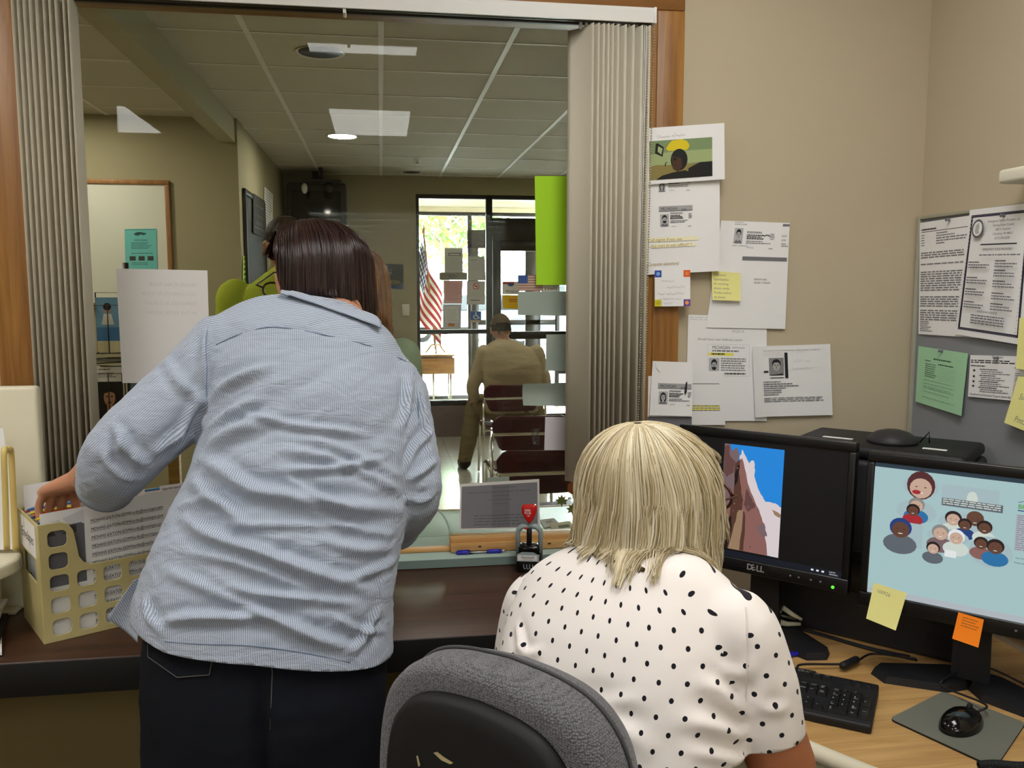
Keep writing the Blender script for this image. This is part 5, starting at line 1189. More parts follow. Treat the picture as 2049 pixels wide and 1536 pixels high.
def brochure(x0, z0, y, lb, col, pr, w=.095, h=.215):
    sheet('brochure', lb, 'brochure', [(x0, y, z0+h), (x0+w, y, z0+h), (x0+w, y, z0), (x0, y, z0)], col, pr, group='brochures in the wire rack', thick=.004)
SKY_ = mat('print_sky', '#7fb3e0', .6); SAND = mat('print_sand', '#e5dcb8', .6); DB = mat('print_navy', '#1d2f5f', .6); TQ = mat('print_teal', '#3f7f86', .6); GRB = mat('print_bluegrey', '#6d8391', .6)
def beach(p): p.rect(0, 0, 1, 1, SKY_); p.rect(0, .55, 1, .8, mat('print_sea', '#4d86c4', .6)); p.rect(0, .8, 1, 1, SAND); p.poly(ellipse(.45, .22, .14, .08), SKINP); p.poly(ellipse(.45, .17, .16, .07), INK); p.poly([(.2, .5), (.3, .3), (.6, .3), (.7, .5)], WHITE)
def navy(p): p.rect(0, 0, 1, 1, DB); p.lines(.2, .48, .8, .70, 3, WHITE, 2, .5, .2); p.rect(.2, .2, .5, .32, SKINP)
def girl(p):
    p.rect(0, 0, 1, 1, WHITE); p.lines(.08, .06, .7, .10, 1, GREY, 8, .6); p.lines(.08, .13, .8, .24, 3, GREY, 3, .4, .3); p.rect(0, .30, 1, 1, PDRK)
    HAIRP = mat('print_brown_hair', '#1f1512', .7); FACEP = mat('print_face', '#b98a72', .7); FD = mat('print_face_shade', '#5a3a30', .7)
    p.poly(ellipse(.48, .58, .36, .24), HAIRP); p.poly([(.14, .6), (.12, .98), (.85, .98), (.82, .6)], HAIRP); p.poly(ellipse(.47, .60, .23, .16), FACEP); p.poly([(.36, .74), (.36, .90), (.58, .90), (.58, .74)], FACEP)
    for a in (.38, .57): p.poly(ellipse(a, .58, .045, .015, 10), HAIRP)
    p.poly(ellipse(.47, .69, .09, .018, 12), FD); p.poly([(.46, .60), (.44, .645), (.50, .645)], FD); p.poly([(.25, .52), (.35, .44), (.6, .44), (.7, .52), (.5, .49)], HAIRP)
def parents(p): p.rect(0, 0, 1, 1, GRB); p.text('PARENTS', .5, .22, .05, WHITE, 'c'); p.lines(.2, .29, .8, .34, 1, WHITE, 9, .7); p.lines(.1, .45, .9, .8, 6, LGREY, 3, .4, .3)
def teal(p): p.rect(0, 0, 1, 1, TQ); p.lines(.1, .1, .9, .3, 3, LGREY, 3, .4, .3)
yb = 3.60
for tier, (z0, lst) in enumerate(((1.30, ((-1.115, beach, 'brochure with a beach photo in the upper tier of the wire rack'), (-1.0, navy, 'navy blue brochure in the upper tier of the wire rack'), (-.885, teal, 'teal brochure in the upper tier of the wire rack'))),
                                  (1.03, ((-1.125, girl, 'brochure with a portrait of a dark-haired girl in the lower tier of the wire rack'), (-1.005, parents, 'blue-grey parents brochure in the lower tier of the wire rack'), (-.885, teal, 'teal brochure in the lower tier of the wire rack'))))):
    for x, fn, lb in lst:
        p_ = Print(.095, .215); fn(p_); pocket(x-.004, z0, yb-.008+.02*(lst.index((x, fn, lb)) % 2)); brochure(x, z0+.006, yb+.012+.02*(lst.index((x, fn, lb)) % 2), lb, WHITE, p_)
m = MB()
for z in (1.27, 1.0):
    for k in range(2): m.tube([(-1.02+.15*math.cos(a), 3.69+.10*math.sin(a), z-.02*k) for a in [2*math.pi*i/24 for i in range(24)]], .0028, WIR, 6, closed=True)
for a in range(4): m.tube([(-1.02, 3.70, 1.27), (-1.02+.15*math.cos(a*1.57), 3.69+.10*math.sin(a*1.57), 1.27)], .0028, WIR, 6)
m.build('wire_ring', rk)
for k, (x, cc, lb) in enumerate(((-1.9, '#3a6ea8', 'blue booklet lying on the golden wooden table'), (-1.62, '#d0a93a', 'yellow booklet lying on the golden wooden table'), (-1.36, '#4d7d46', 'green booklet lying on the golden wooden table'))):
    m = MB(); m.box((x, 3.6+.05*k, .958), (.2, .26, .014), mat('booklet_'+cc[1:], cc, .6), .001, 1, Matrix.Rotation(.2*k-.2, 3, 'Z')); tag(m.build('booklet'), lb, 'booklet', 'booklets on the alcove table')
# wire basket of papers on the ledge beyond the glass
bk = root('wire_basket', (-.46, 2.46, .87), 'black wire basket of papers on the ledge behind the file box', 'basket')
m = MB(); bx0, bx1, by0, by1 = -.60, -.30, 2.36, 2.57
for z in (.873, .91, .95):
    m.tube([(bx0, by0, z), (bx1, by0, z), (bx1, by1, z), (bx0, by1, z)], .0025, WIR, 6, closed=True)
for i in range(8):
    x = bx0+(bx1-bx0)*i/7; m.tube([(x, by0, .95), (x, by0, .873), (x, by1, .873), (x, by1, .95)], .0018, WIR, 5)
m.build('wire_frame', bk)
for k, lb in enumerate(('white paper heaped in the black wire basket, lower sheet', 'green-edged paper heaped in the black wire basket, upper sheet')):
    sheet('loose_paper', lb, 'paper', [(-.59, 2.56, .90+.03*k), (-.32, 2.55, .92+.03*k), (-.31, 2.37, .90+.03*k), (-.58, 2.37, .91+.03*k)], WHITE if k == 0 else mat('paper_pale_green', '#c9d3b4', .7), None, lambda u, v: .01*math.sin(u*4), nrm=(0, 0, 1))
# ================================================================ stacking chairs
MAR = mat('maroon_shell', '#4a1a24', .42, spec=.4)
def stack_chair(x, y, label, rz=0):
    """faces away from the window; back bar behind the shell, legs of bent chrome tube"""
    r = root('stacking_chair', (x, y, 0), label, 'chair', 'maroon stacking chairs in the waiting room', rz)
    def shell(uu, vv):
        X = (uu-.5)*.47; z = .585+.215*vv; w = 1-.10*(1-vv)**2; yy = .035*(2*uu-1)**2-.05*vv+.02
        k = max(0, abs(2*uu-1)-.8)/.2; z += (-.05*k*k if vv > .5 else .07*k*k)*abs(2*vv-1)
        return Vector((X*w, yy, z))
    m = MB(); m.grid(shell, 20, 8, MAR); o = local(m, 'backrest', r); md = o.modifiers.new('s', 'SOLIDIFY'); md.thickness = .012
    def seat(uu, vv):
        X = (uu-.5)*.46; Y_ = .05+.42*vv; return Vector((X*(1-.08*(1-vv)), Y_, .445+.012*(2*uu-1)**2-.02*max(0, vv-.85)/.15*1.0+.012*(1-vv)))
    m = MB(); m.grid(seat, 14, 12, MAR); o = local(m, 'seat', r); md = o.modifiers.new('s', 'SOLIDIFY'); md.thickness = .012
    m = MB(); fr = cat_rom([Vector(p) for p in ((-.245, -.06, .66), (-.236, -.062, .695), (-.20, -.055, .70), (.20, -.055, .70), (.236, -.062, .695), (.245, -.06, .66))], 5)
    m.tube(fr, .0105, CHROME, 10); local(m, 'back_tube', r)
    for s in (-1, 1):
        m = MB(); m.tube([(s*.245, -.06, .665), (s*.25, -.075, .40), (s*.255, -.10, .012)], .0105, CHROME, 10); local(m, 'leg', r)
        m = MB(); m.tube(cat_rom([Vector(p) for p in ((s*.25, -.07, .42), (s*.225, .10, .425), (s*.215, .40, .43), (s*.215, .455, .41), (s*.225, .49, .012))], 5), .0105, CHROME, 10); local(m, 'leg', r)
    m = MB(); m.tube([(-.225, .10, .424), (.225, .10, .424)], .009, CHROME, 8); m.tube([(-.215, .40, .428), (.215, .40, .428)], .009, CHROME, 8); local(m, 'seat_rail', r)
    return r
stack_chair(1.03, 6.70, 'maroon stacking chair that the man in the cap sits on')
stack_chair(.88, 5.02, 'maroon stacking chair in the row behind the seated man')
stack_chair(.76, 3.92, 'maroon stacking chair nearest the reception window')
stack_chair(1.55, 5.05, 'maroon stacking chair behind the gathered blind, in the middle row')
# ================================================================ flag on a rolling cart in the vestibule
CWD = wood('cart_brown_wood', '#7f5630', '#9d7247', 'X', 8)
ct = root('rolling_cart', (.70, 11.0, 0), 'brown wooden rolling cart with metal legs in the vestibule', 'cart')
m = MB(); m.b2((.30, 10.75, .50), (.905, 11.2, .70), CWD, .004); m.build('box', ct)
m = MB(); m.b2((.28, 10.72, .725), (.90, 11.22, .745), CWD, .003); m.b2((.32, 10.8, .70), (.88, 11.15, .726), mat('cart_drawer_mix', '#7a6a5c', .6)); m.build('top', ct)
for x in (.34, .64, .86):
    for y in (10.8, 11.15):
        if x == .64 and y > 11: continue
        m = MB(); m.cyl((x, y, .06), (x, y, .50), .012, CHROME, 10); lg = m.build('leg', ct); m = MB(); m.cyl((x-.012, y, .032), (x+.012, y, .032), .030, RUB, 14); m.build('caster', lg)
m = MB(); m.tube([(.34, 10.8, .22), (.86, 10.8, .22)], .009, CHROME, 8); m.build('cross_bar', ct)
BRS = mat('aged_brass', '#a5824e', .4, metal=.7)
fs_ = root('flag_stand', (.68, 10.95, .745), 'furled national flag with stars and stripes on a brass stand on the cart', 'flag')
m = MB()
for a in (.5, 2.6, 4.7): m.tube(cat_rom([Vector((.68, 10.95, .86)), Vector((.68+.06*math.cos(a), 10.95+.06*math.sin(a), .85)), Vector((.68+.10*math.cos(a), 10.95+.10*math.sin(a), .80)), Vector((.68+.14*math.cos(a), 10.95+.14*math.sin(a), .757))], 5), .010, BRS, 8)
m.build('tripod_foot', fs_)
pt_ = P(848, 470, Y=11.0); m = MB(); m.tube([(.68, 10.95, .80), tuple(pt_)], .013, CWD, 10); m.build('pole', fs_)
m = MB(); m.tube([pt_, pt_+Vector((0, 0, .03)), pt_+Vector((0, 0, .07)), pt_+Vector((0, 0, .12))], [.012, .022, .018, .004], BRS, 12); m.build('finial', fs_)
FWH = mat('flag_white', '#dcdce0', .8)
m = MB(); nu, nv = 65, 78
def flagp(a, b):
    """a down the hoist, b along the fly: cloth gathered at the pole top and hanging in folds"""
    z = pt_.z-.08-a*.74-b*.66*(1-.12*a); k = min(1, (pt_.z-.06-z)/1.4)
    return Vector((pt_.x-.03-.16*a+b*(.10+.30*k)+.012*math.sin(b*9), pt_.y-.03+.030*math.sin(b*13+a*3)-.02*a, z))
vs = [flagp(j/nv, i/nu) for j in range(nv+1) for i in range(nu+1)]; base = len(m.v)
for mt_ in (FRD, FWH, FBL): m.mi(mt_)
m.v += [tuple(p) for p in vs]
for j in range(nv):
    for i in range(nu):
        a, b = (j+.5)/nv, (i+.5)/nu; k = j*(nu+1)+i
        m.f.append([k, k+1, k+nu+2, k+nu+1]); m.sm.append(True)
        star = False
        if a < 7/13 and b < .46:
            ca, cb = (a*13/7*5) % 1, (b/.46*6) % 1; star = (ca-.5)**2+(cb-.5)**2 < .07
        m.m.append(1 if star else 2 if (a < 7/13 and b < .46) else (0 if int(a*13) % 2 == 0 else 1))
o = m.build('flag_cloth', fs_); md = o.modifiers.new('s', 'SOLIDIFY'); md.thickness = .003
# ================================================================ outdoors
rnd = random.Random(8)
BARK = mat('bark', '#6f6350', .9); LFS = [mat('leaf_green', '#5c8a38', .7), mat('leaf_yellow_green', '#8fa03c', .7), mat('leaf_pale_green', '#6f9c52', .7)]
def tree(x, y, h, w, label, nl=2600, z0=-.03, trunk=.16):
    r = root('tree', (x, y, z0), label, 'tree', 'trees beyond the car park')
    m = MB(); m.tube(cat_rom([Vector((x, y, z0)), Vector((x+.1, y, z0+h*.3)), Vector((x-.1, y, z0+h*.6)), Vector((x, y, z0+h*.85))], 4), trunk, BARK, 10)
    for k in range(14):
        a = rnd.uniform(0, 6.28); zz = h*rnd.uniform(.3, .75); e = Vector((x+w*.7*math.cos(a), y+w*.7*math.sin(a), z0+zz+h*.15)); m.tube([Vector((x, y, z0+zz)), Vector((x, y, z0+zz)).lerp(e, .5)+Vector((0, 0, .2)), e], [trunk*.4, trunk*.25, trunk*.08], BARK, 6)
    m.build('trunk', r)
    m = MB(); cl = [(Vector((x+w*.75*rnd.uniform(-1, 1), y+w*.75*rnd.uniform(-1, 1), z0+h*rnd.uniform(.32, 1.0))), rnd.uniform(.5, 1.1)*w*.36) for _ in range(34)]
    for _ in range(nl):
        c, rr = rnd.choice(cl); d = Vector((rnd.gauss(0, 1), rnd.gauss(0, 1), rnd.gauss(0, .8))).normalized()*rr*rnd.uniform(.5, 1); p = c+d
        a, b = Vector((rnd.gauss(0, 1), rnd.gauss(0, 1), rnd.gauss(0, 1))).normalized(), Vector((rnd.gauss(0, 1), rnd.gauss(0, 1), rnd.gauss(0, 1))).normalized(); s = rnd.uniform(.10, .2)
        m.add([p-a*s, p+b*s*.6, p+a*s, p-b*s*.6], [[0, 1, 2, 3]], rnd.choice(LFS))
    m.build('foliage', r)
tree(2.2, 31, 9.0, 3.0, 'broad green tree seen through the storefront window', 3600)
tree(-2.5, 36, 9.5, 3.0, 'tall green tree farther off beyond the car park', 2400)
tree(14.2, 60, 9, 4, 'small distant tree seen through the entrance door', 900)
def car(x, y, rz, paint, label, L_=4.7, H_=1.5, suv=False):
    r = root('car', (x, y, -.05), label, 'car', 'cars in the car park', rz); W_ = 1.8
    pm = mat('car_paint_'+paint[1:], paint, .25, spec=.6, coat=.5); gm = mat('car_glass', '#1b2126', .08)
    bp_ = [(-L_/2, .35), (-L_/2, .80), (-L_/2+.9 if not suv else -L_/2+1.1, .95), (L_/2-.15, .98), (L_/2, .85), (L_/2, .35)]
    m = MB(); m.prism([(a, -W_/2, z) for a, z in bp_], (0, W_, 0), pm); o = local(m, 'body', r); bv = o.modifiers.new('b', 'BEVEL'); bv.width = .08; bv.segments = 3
    cp_ = [(-L_/2+1.0, .93), (-L_/2+1.75, H_), (L_/2-.9 if not suv else L_/2-.35, H_), (L_/2-.2, .93)]
    m = MB(); m.prism([(a, -W_/2+.1, z) for a, z in cp_], (0, W_-.2, 0), gm); o = local(m, 'windows', r); bv = o.modifiers.new('b', 'BEVEL'); bv.width = .06; bv.segments = 2
    m = MB(); m.b2((-L_/2+1.7, -W_/2+.12, H_-.03), (L_/2-.85 if not suv else L_/2-.35, W_/2-.12, H_+.03), pm, .03); local(m, 'roof', r)
    for a in (-L_/2+.85, L_/2-.9):
        for s in (-1, 1):
            m = MB(); m.cyl((a, s*(W_/2-.02), .34), (a, s*(W_/2-.22), .34), .34, RUB, 24); w_ = local(m, 'wheel', r)
            m = MB(); m.cyl((a, s*(W_/2-.015), .34), (a, s*(W_/2-.03), .34), .20, CHROME, 20); h_ = m.build('hubcap'); h_.parent = w_
car(5.8, 24.9, math.radians(-8), '#3c4350', 'dark pickup-like car parked nearest the entrance door', 5.2, 1.75, True)
car(2.6, 27.5, math.radians(4), '#9aa4ad', 'silver car parked behind the storefront window', 4.6, 1.45)
car(-3.2, 28.5, math.radians(2), '#5b6168', 'grey car parked at the far end of the row', 4.6, 1.45)
# ================================================================ figure tools
def limb(pts, radii, n=20, sub=4, flat=None, up=None):
    """closed tapering limb through points; flat = per-point ratio of the second radius"""
    P_ = cat_rom(pts, sub); k = len(P_)
    def interp(vals):
        out = []
        for i in range(len(vals)-1):
            for j in range(sub): t = j/sub; t = t*t*(3-2*t); out.append(vals[i]*(1-t)+vals[i+1]*t)
        return out+[vals[-1]]
    R_ = interp(list(radii)); F_ = interp(list(flat)) if flat else [1]*k
    T = [(P_[min(i+1, k-1)]-P_[max(i-1, 0)]).normalized() for i in range(k)]
    # rounded ends
    rings = []
    for s in (0, -1):
        sg = -1 if s == 0 else 1
        caps = [(P_[s]+T[s]*sg*R_[s]*math.sin(a), R_[s]*math.cos(a), F_[s], T[s]) for a in (.5, 1.0, 1.35)]
        if s == 0: pre = caps[::-1]
        else: post = caps
    seq = pre+[(P_[i], R_[i], F_[i], T[i]) for i in range(k)]+post
    a = Vector(up) if up is not None else T[0].orthogonal(); vs = []; fs = []
    for c, r, f, t in seq:
        a = a-t*a.dot(t); a.normalize(); b = t.cross(a)
        for j in range(n):
            q = 2*math.pi*j/n; vs.append(c+a*(math.cos(q)*r)+b*(math.sin(q)*r*f))
    m_ = len(seq)
    for i in range(m_-1):
        for j in range(n): fs.append([i*n+j, i*n+(j+1) % n, (i+1)*n+(j+1) % n, (i+1)*n+j])
    fs.append(list(range(n))[::-1]); fs.append([(m_-1)*n+j for j in range(n)])
    return vs, fs
def rings(rs, n=40, sub=4):
    """closed body through elliptical rings (centre, half-axis a, half-axis b[, exponent])"""
    C = cat_rom([r[0] for r in rs], sub); A_ = cat_rom([r[1] for r in rs], sub); B_ = cat_rom([r[2] for r in rs], sub)
    vs, fs = [], []; k = len(C)
    for c, a, b in zip(C, A_, B_):
        for j in range(n):
            q = 2*math.pi*j/n; x, y = math.cos(q), math.sin(q); e = .86
            vs.append(c+a*(abs(x)**e*(1 if x > 0 else -1))+b*(abs(y)**e*(1 if y > 0 else -1)))
    for i in range(k-1):
        for j in range(n): fs.append([i*n+j, i*n+(j+1) % n, (i+1)*n+(j+1) % n, (i+1)*n+j])
    fs.append(list(range(n))[::-1]); fs.append([(k-1)*n+j for j in range(n)])
    return vs, fs
def pxrings(L, up=(0, 0, 1)):
    """rows (xl,yl,xr,yr,YL,YR,b) sighted on the picture -> rings"""
    out = []
    cs = [(P(r[0], r[1], Y=r[4]), P(r[2], r[3], Y=r[5])) for r in L]
    for i, (l, r) in enumerate(cs):
        a = (r-l)/2; c = (l+r)/2
        cp, cn = sum(cs[max(i-1, 0)], Vector())/2, sum(cs[min(i+1, len(cs)-1)], Vector())/2
        t = (cp-cn).normalized(); b = t.cross(a).normalized()*L[i][6]
        out.append((c, a, b))
    return out
def fuse(parts, voxel, smooth=6, fac=.5):
    """union of closed shells as one continuous surface"""
    mb = MB(); mm = WHITE
    for vs, fs in parts: mb.add(vs, fs, mm)
    me = bpy.data.meshes.new('f'); me.from_pydata(mb.v, [], mb.f)
    bm = bmesh.new(); bm.from_mesh(me); bmesh.ops.recalc_face_normals(bm, faces=bm.faces[:]); bm.to_mesh(me); bm.free()
    o = bpy.data.objects.new('f', me); COL.objects.link(o)
    r = o.modifiers.new('r', 'REMESH'); r.mode = 'VOXEL'; r.voxel_size = voxel; r.use_smooth_shade = True
    s = o.modifiers.new('s', 'SMOOTH'); s.factor = fac; s.iterations = smooth
    dg = bpy.context.evaluated_depsgraph_get(); dg.update()
    ne = bpy.data.meshes.new_from_object(o.evaluated_get(dg))
    bpy.data.objects.remove(o); bpy.data.meshes.remove(me)
    return ne
def co_of(me):
    a = np.empty(len(me.vertices)*3, np.float32); me.vertices.foreach_get('co', a); return a.reshape(-1, 3).astype(np.float64)
def no_of(me):
    a = np.empty(len(me.vertices)*3, np.float32); me.vertices.foreach_get('normal', a); return a.reshape(-1, 3).astype(np.float64)
def set_co(me, a): me.vertices.foreach_set('co', a.astype(np.float32).ravel()); me.update()
def clip(me, f):
    """cut away where the per-vertex field f < 0"""
    co = co_of(me); vs = [tuple(c) for c in co]; fs = []; cut = {}
    def mid(i, j):
        k = (min(i, j), max(i, j))
        if k not in cut:
            t = f[i]/(f[i]-f[j]); vs.append(tuple(co[i]+(co[j]-co[i])*t)); cut[k] = len(vs)-1
        return cut[k]
    for p in me.polygons:
        ix = list(p.vertices); s = [f[i] >= 0 for i in ix]
        if all(s): fs.append(ix); continue
        if not any(s): continue
        out = []
        for a in range(len(ix)):
            i, j = ix[a], ix[(a+1) % len(ix)]
            if f[i] >= 0: out.append(i)
            if (f[i] >= 0) != (f[j] >= 0): out.append(mid(i, j))
        if len(out) > 2: fs.append(out)
    used = sorted({i for q in fs for i in q}); mp = {o: n for n, o in enumerate(used)}
    ne = bpy.data.meshes.new('c'); ne.from_pydata([vs[i] for i in used], [], [[mp[i] for i in q] for q in fs])
    ne.polygons.foreach_set('use_smooth', [True]*len(ne.polygons)); ne.update(); return ne
def finish(me, name, mats_, parent=None, solid=0):
    me.name = name; me.materials.clear()
    for m in (mats_ if isinstance(mats_, list) else [mats_]): me.materials.append(m)
    me.polygons.foreach_set('use_smooth', [True]*len(me.polygons))
    o = bpy.data.objects.new(name, me); COL.objects.link(o)
    if parent is not None: o.parent = parent; o.matrix_parent_inverse = parent.matrix_basis.inverted()
    if solid:
        s = o.modifiers.new('s', 'SOLIDIFY'); s.thickness = solid; s.offset = -1
    return o
def attr_corner(me, name, uvs, lab):
    """cloth coordinates per face corner: each face uses one part's unrolling, so seams stay crisp"""
    out = np.zeros((len(me.loops), 3), np.float32); k = 0
    for p in me.polygons:
        ls = [lab[i] for i in p.vertices]; l = int(max(set(ls), key=ls.count))
        for i, li in zip(p.vertices, p.loop_indices): out[li] = (uvs[l][0][i], uvs[l][1][i], 0)
    at = me.attributes.new(name, 'FLOAT_VECTOR', 'CORNER'); at.data.foreach_set('vector', out.ravel())
def attr_vec(me, name, a):
    at = me.attributes.new(name, 'FLOAT_VECTOR', 'POINT'); at.data.foreach_set('vector', np.asarray(a, np.float32).ravel())
def seg_field(co, pts):
    """distance to a polyline, run along it, index"""
    best = np.full(len(co), 1e9); run = np.zeros(len(co)); acc = 0; near = np.zeros_like(co)
    for a, b in zip(pts, pts[1:]):
        a, b = np.array(a), np.array(b); d = b-a; L_ = np.linalg.norm(d)
        t = np.clip(((co-a)@d)/L_**2, 0, 1); q = a+t[:, None]*d; r = np.linalg.norm(co-q, axis=1)
        k = r < best; best[k] = r[k]; run[k] = acc+t[k]*L_; near[k] = q[k]; acc += L_
    return best, run, near
def creases(co, folds):
    """cloth folds: (points, height, width) ridges with a soft trough on either side"""
    d = np.zeros(len(co))
    for pts, h, w in folds:
        r, run, _ = seg_field(co, pts); L_ = sum((Vector(b)-Vector(a)).length for a, b in zip(pts, pts[1:]))
        e = np.clip(np.sin(np.pi*np.clip(run/L_, .02, .98)), 0, 1)**.6
        d += h*e*(np.exp(-(r/w)**2)-.55*np.exp(-((r-1.9*w)/(1.1*w))**2))
    return d
def vnoise(co, sc, seed=0, octv=3, ridged=False):
    out = np.empty(len(co)); s = Vector((seed*7.3, seed*3.1, seed*1.7))
    for i, c in enumerate(co):
        p = Vector((c[0]*sc[0], c[1]*sc[1], c[2]*sc[2]))+s
        out[i] = noise.fractal(p, 1.0, 2.0, octv) if not ridged else 1-abs(noise.noise(p))*2
    return out
def hand_parts(w, d, pn, t, curl=(.5, .6, .6), L=1.0, spread=.06, thumb=None, fc=None):
    """palm, five fingers; w wrist, d to the knuckles, pn out of the palm, t towards the thumb"""
    w, d, pn, t = Vector(w), Vector(d).normalized(), Vector(pn).normalized(), Vector(t).normalized()
    pn = (pn-d*pn.dot(d)).normalized(); t = (t-d*t.dot(d)-pn*t.dot(pn)).normalized(); S = .001*L; parts = []
    ring_ = []
    for s, ra, rb in ((-6, 26, 19), (12, 30, 19), (40, 39, 17), (70, 42, 15), (90, 40, 12)): ring_.append((w+d*(s*S), t*(ra*S), pn*(rb*S)))
    parts.append(rings(ring_, 20, 3))
    for i, (off, lens, r) in enumerate(((29, (41, 25, 20), 9.4), (9.5, (45, 28, 21), 9.6), (-10.5, (42, 26, 21), 9.2), (-29, (33, 20, 18), 8.2))):
        b = w+d*((82-abs(off-5)*.25)*S)+t*(off*S); dr = (d+t*(off/29*spread)).normalized(); pts = [b-dr*(12*S)-pn*(1*S), b]; p = b
        ang = 0
        cs = fc[i] if fc else curl
        for ln, c in zip(lens, cs):
            ang += c; v = dr*math.cos(ang)+pn*math.sin(ang); p = p+v*(ln*S); pts.append(p)
        parts.append(limb(pts, [r*S, r*S, r*.95*S, r*.88*S, r*.74*S], 12, 3))
    tb = w+d*(20*S)+t*(24*S)
    th = thumb or (.75, .75, .35)
    v1 = (d*th[0]+t*th[1]+pn*th[2]).normalized(); v2 = (d*1.0+t*.35+pn*(th[2]+.25)).normalized()
    parts.append(limb([tb-v1*(8*S), tb+v1*(22*S), tb+v1*(44*S), tb+v1*(44*S)+v2*(30*S)], [13*S, 13*S, 10.5*S, 8.5*S], 12, 3))
    return parts
def head_parts(c, fwd, up, s=1.0):
    """skull with jaw, brow, eye hollows, nose, lips and ears, as one closed form plus ears"""
    f = Vector(fwd).normalized(); u = Vector(up); u = (u-f*u.dot(f)).normalized(); r = f.cross(u)
    c = Vector(c); vs, fs = [], []; nu, nv = 56, 40
    def g(x, m_, w): return math.exp(-((x-m_)/w)**2)
    for j in range(nv+1):
        th = math.pi*j/nv; z = math.cos(th)
        for i in range(nu):
            ph = 2*math.pi*i/nu; y = math.cos(ph)*math.sin(th); x = math.sin(ph)*math.sin(th)
            X, Y_, Z = x*.076, y*.096, z*.115
            if Z < 0:
                k = -Z/.115; X *= 1-.30*k**1.4*(1 if y > 0 else .7)
                if y < 0: Y_ *= 1-.35*k
                else: Y_ *= 1-.06*k
            fr = max(0, y)**2
            Y_ += fr*(.020*g(X, 0, .011+max(0, -Z)*.10)*g(Z, -.030, .022)+.006*g(X, 0, .007)*g(Z, .0, .02)
                      -.011*(g(X, .032, .014)+g(X, -.032, .014))*g(Z, .004, .012)+.004*g(Z, .026, .012)*g(X, 0, .05)
                      +.006*g(X, 0, .022)*(g(Z, -.062, .006)+g(Z, -.074, .006))-.003*g(Z, -.068, .003)*g(X, 0, .025)+.006*g(X, 0, .018)*g(Z, -.098, .012))
            vs.append(c+(r*X+f*Y_+u*Z)*s)
    for j in range(nv):
        for i in range(nu): fs.append([j*nu+i, j*nu+(i+1) % nu, (j+1)*nu+(i+1) % nu, (j+1)*nu+i])
    parts = [(vs, fs)]
    for sx in (-1, 1):
        b = c+(r*(sx*.077)-f*.006-u*.008)*s
        parts.append(rings([(b+u*.030*s, f*.006*s, r*.004*s), (b+u*.022*s+r*(sx*.006*s), f*.017*s, r*.006*s), (b+r*(sx*.007*s)-f*.004*s, f*.017*s, r*.006*s), (b-u*.024*s+r*(sx*.003*s)+f*.003*s, f*.010*s, r*.005*s), (b-u*.032*s, f*.005*s, r*.004*s)], 14, 3))
    return parts, (c, f, u, r, s)
def eyes(fr, parent):
    c, f, u, r, s = fr; ew = mat('eye_white', '#e9e6df', .3); ir = mat('iris_brown', '#3a2618', .3)
    for sx in (-1, 1):
        p = c+(r*(sx*.032)+f*.072+u*.003)*s
        m = MB(); m.ball(p, .0115*s, ew, 12, 8); m.ball(p+f*(.0075*s), .0055*s, ir, 10, 6); m.build('eye', parent)
def spectacles(fr, col, parent, rr=.025, wire=.0012):
    c, f, u, r, s = fr; m = MB(); lm = MB(); lens = glass('spectacle_lens', (.95, .96, .97), 1.5)
    for sx in (-1, 1):
        o = c+(r*(sx*.033)+f*.108-u*.004)*s
        pts = [o+(r*math.cos(a)*rr*1.12+u*math.sin(a)*rr*.82)*s for a in [2*math.pi*i/20 for i in range(20)]]
        m.tube(pts, wire*1.3, col, 7, closed=True); lm.add(pts, [list(range(20))], lens)
        m.tube([o+(r*(sx*rr*1.12))*s+u*.006*s, c+(r*(sx*.080)+f*.098+u*.002)*s, c+(r*(sx*.084)+f*.02+u*.004)*s, c+(r*(sx*.082)-f*.012-u*.010)*s], wire, col, 7)
    m.tube([c+(r*-.008+f*.110)*s, c+(f*.114+u*.003)*s, c+(r*.008+f*.110)*s], wire, col, 6)
    g = m.build('glasses', parent); lm.build('lens', g); return g
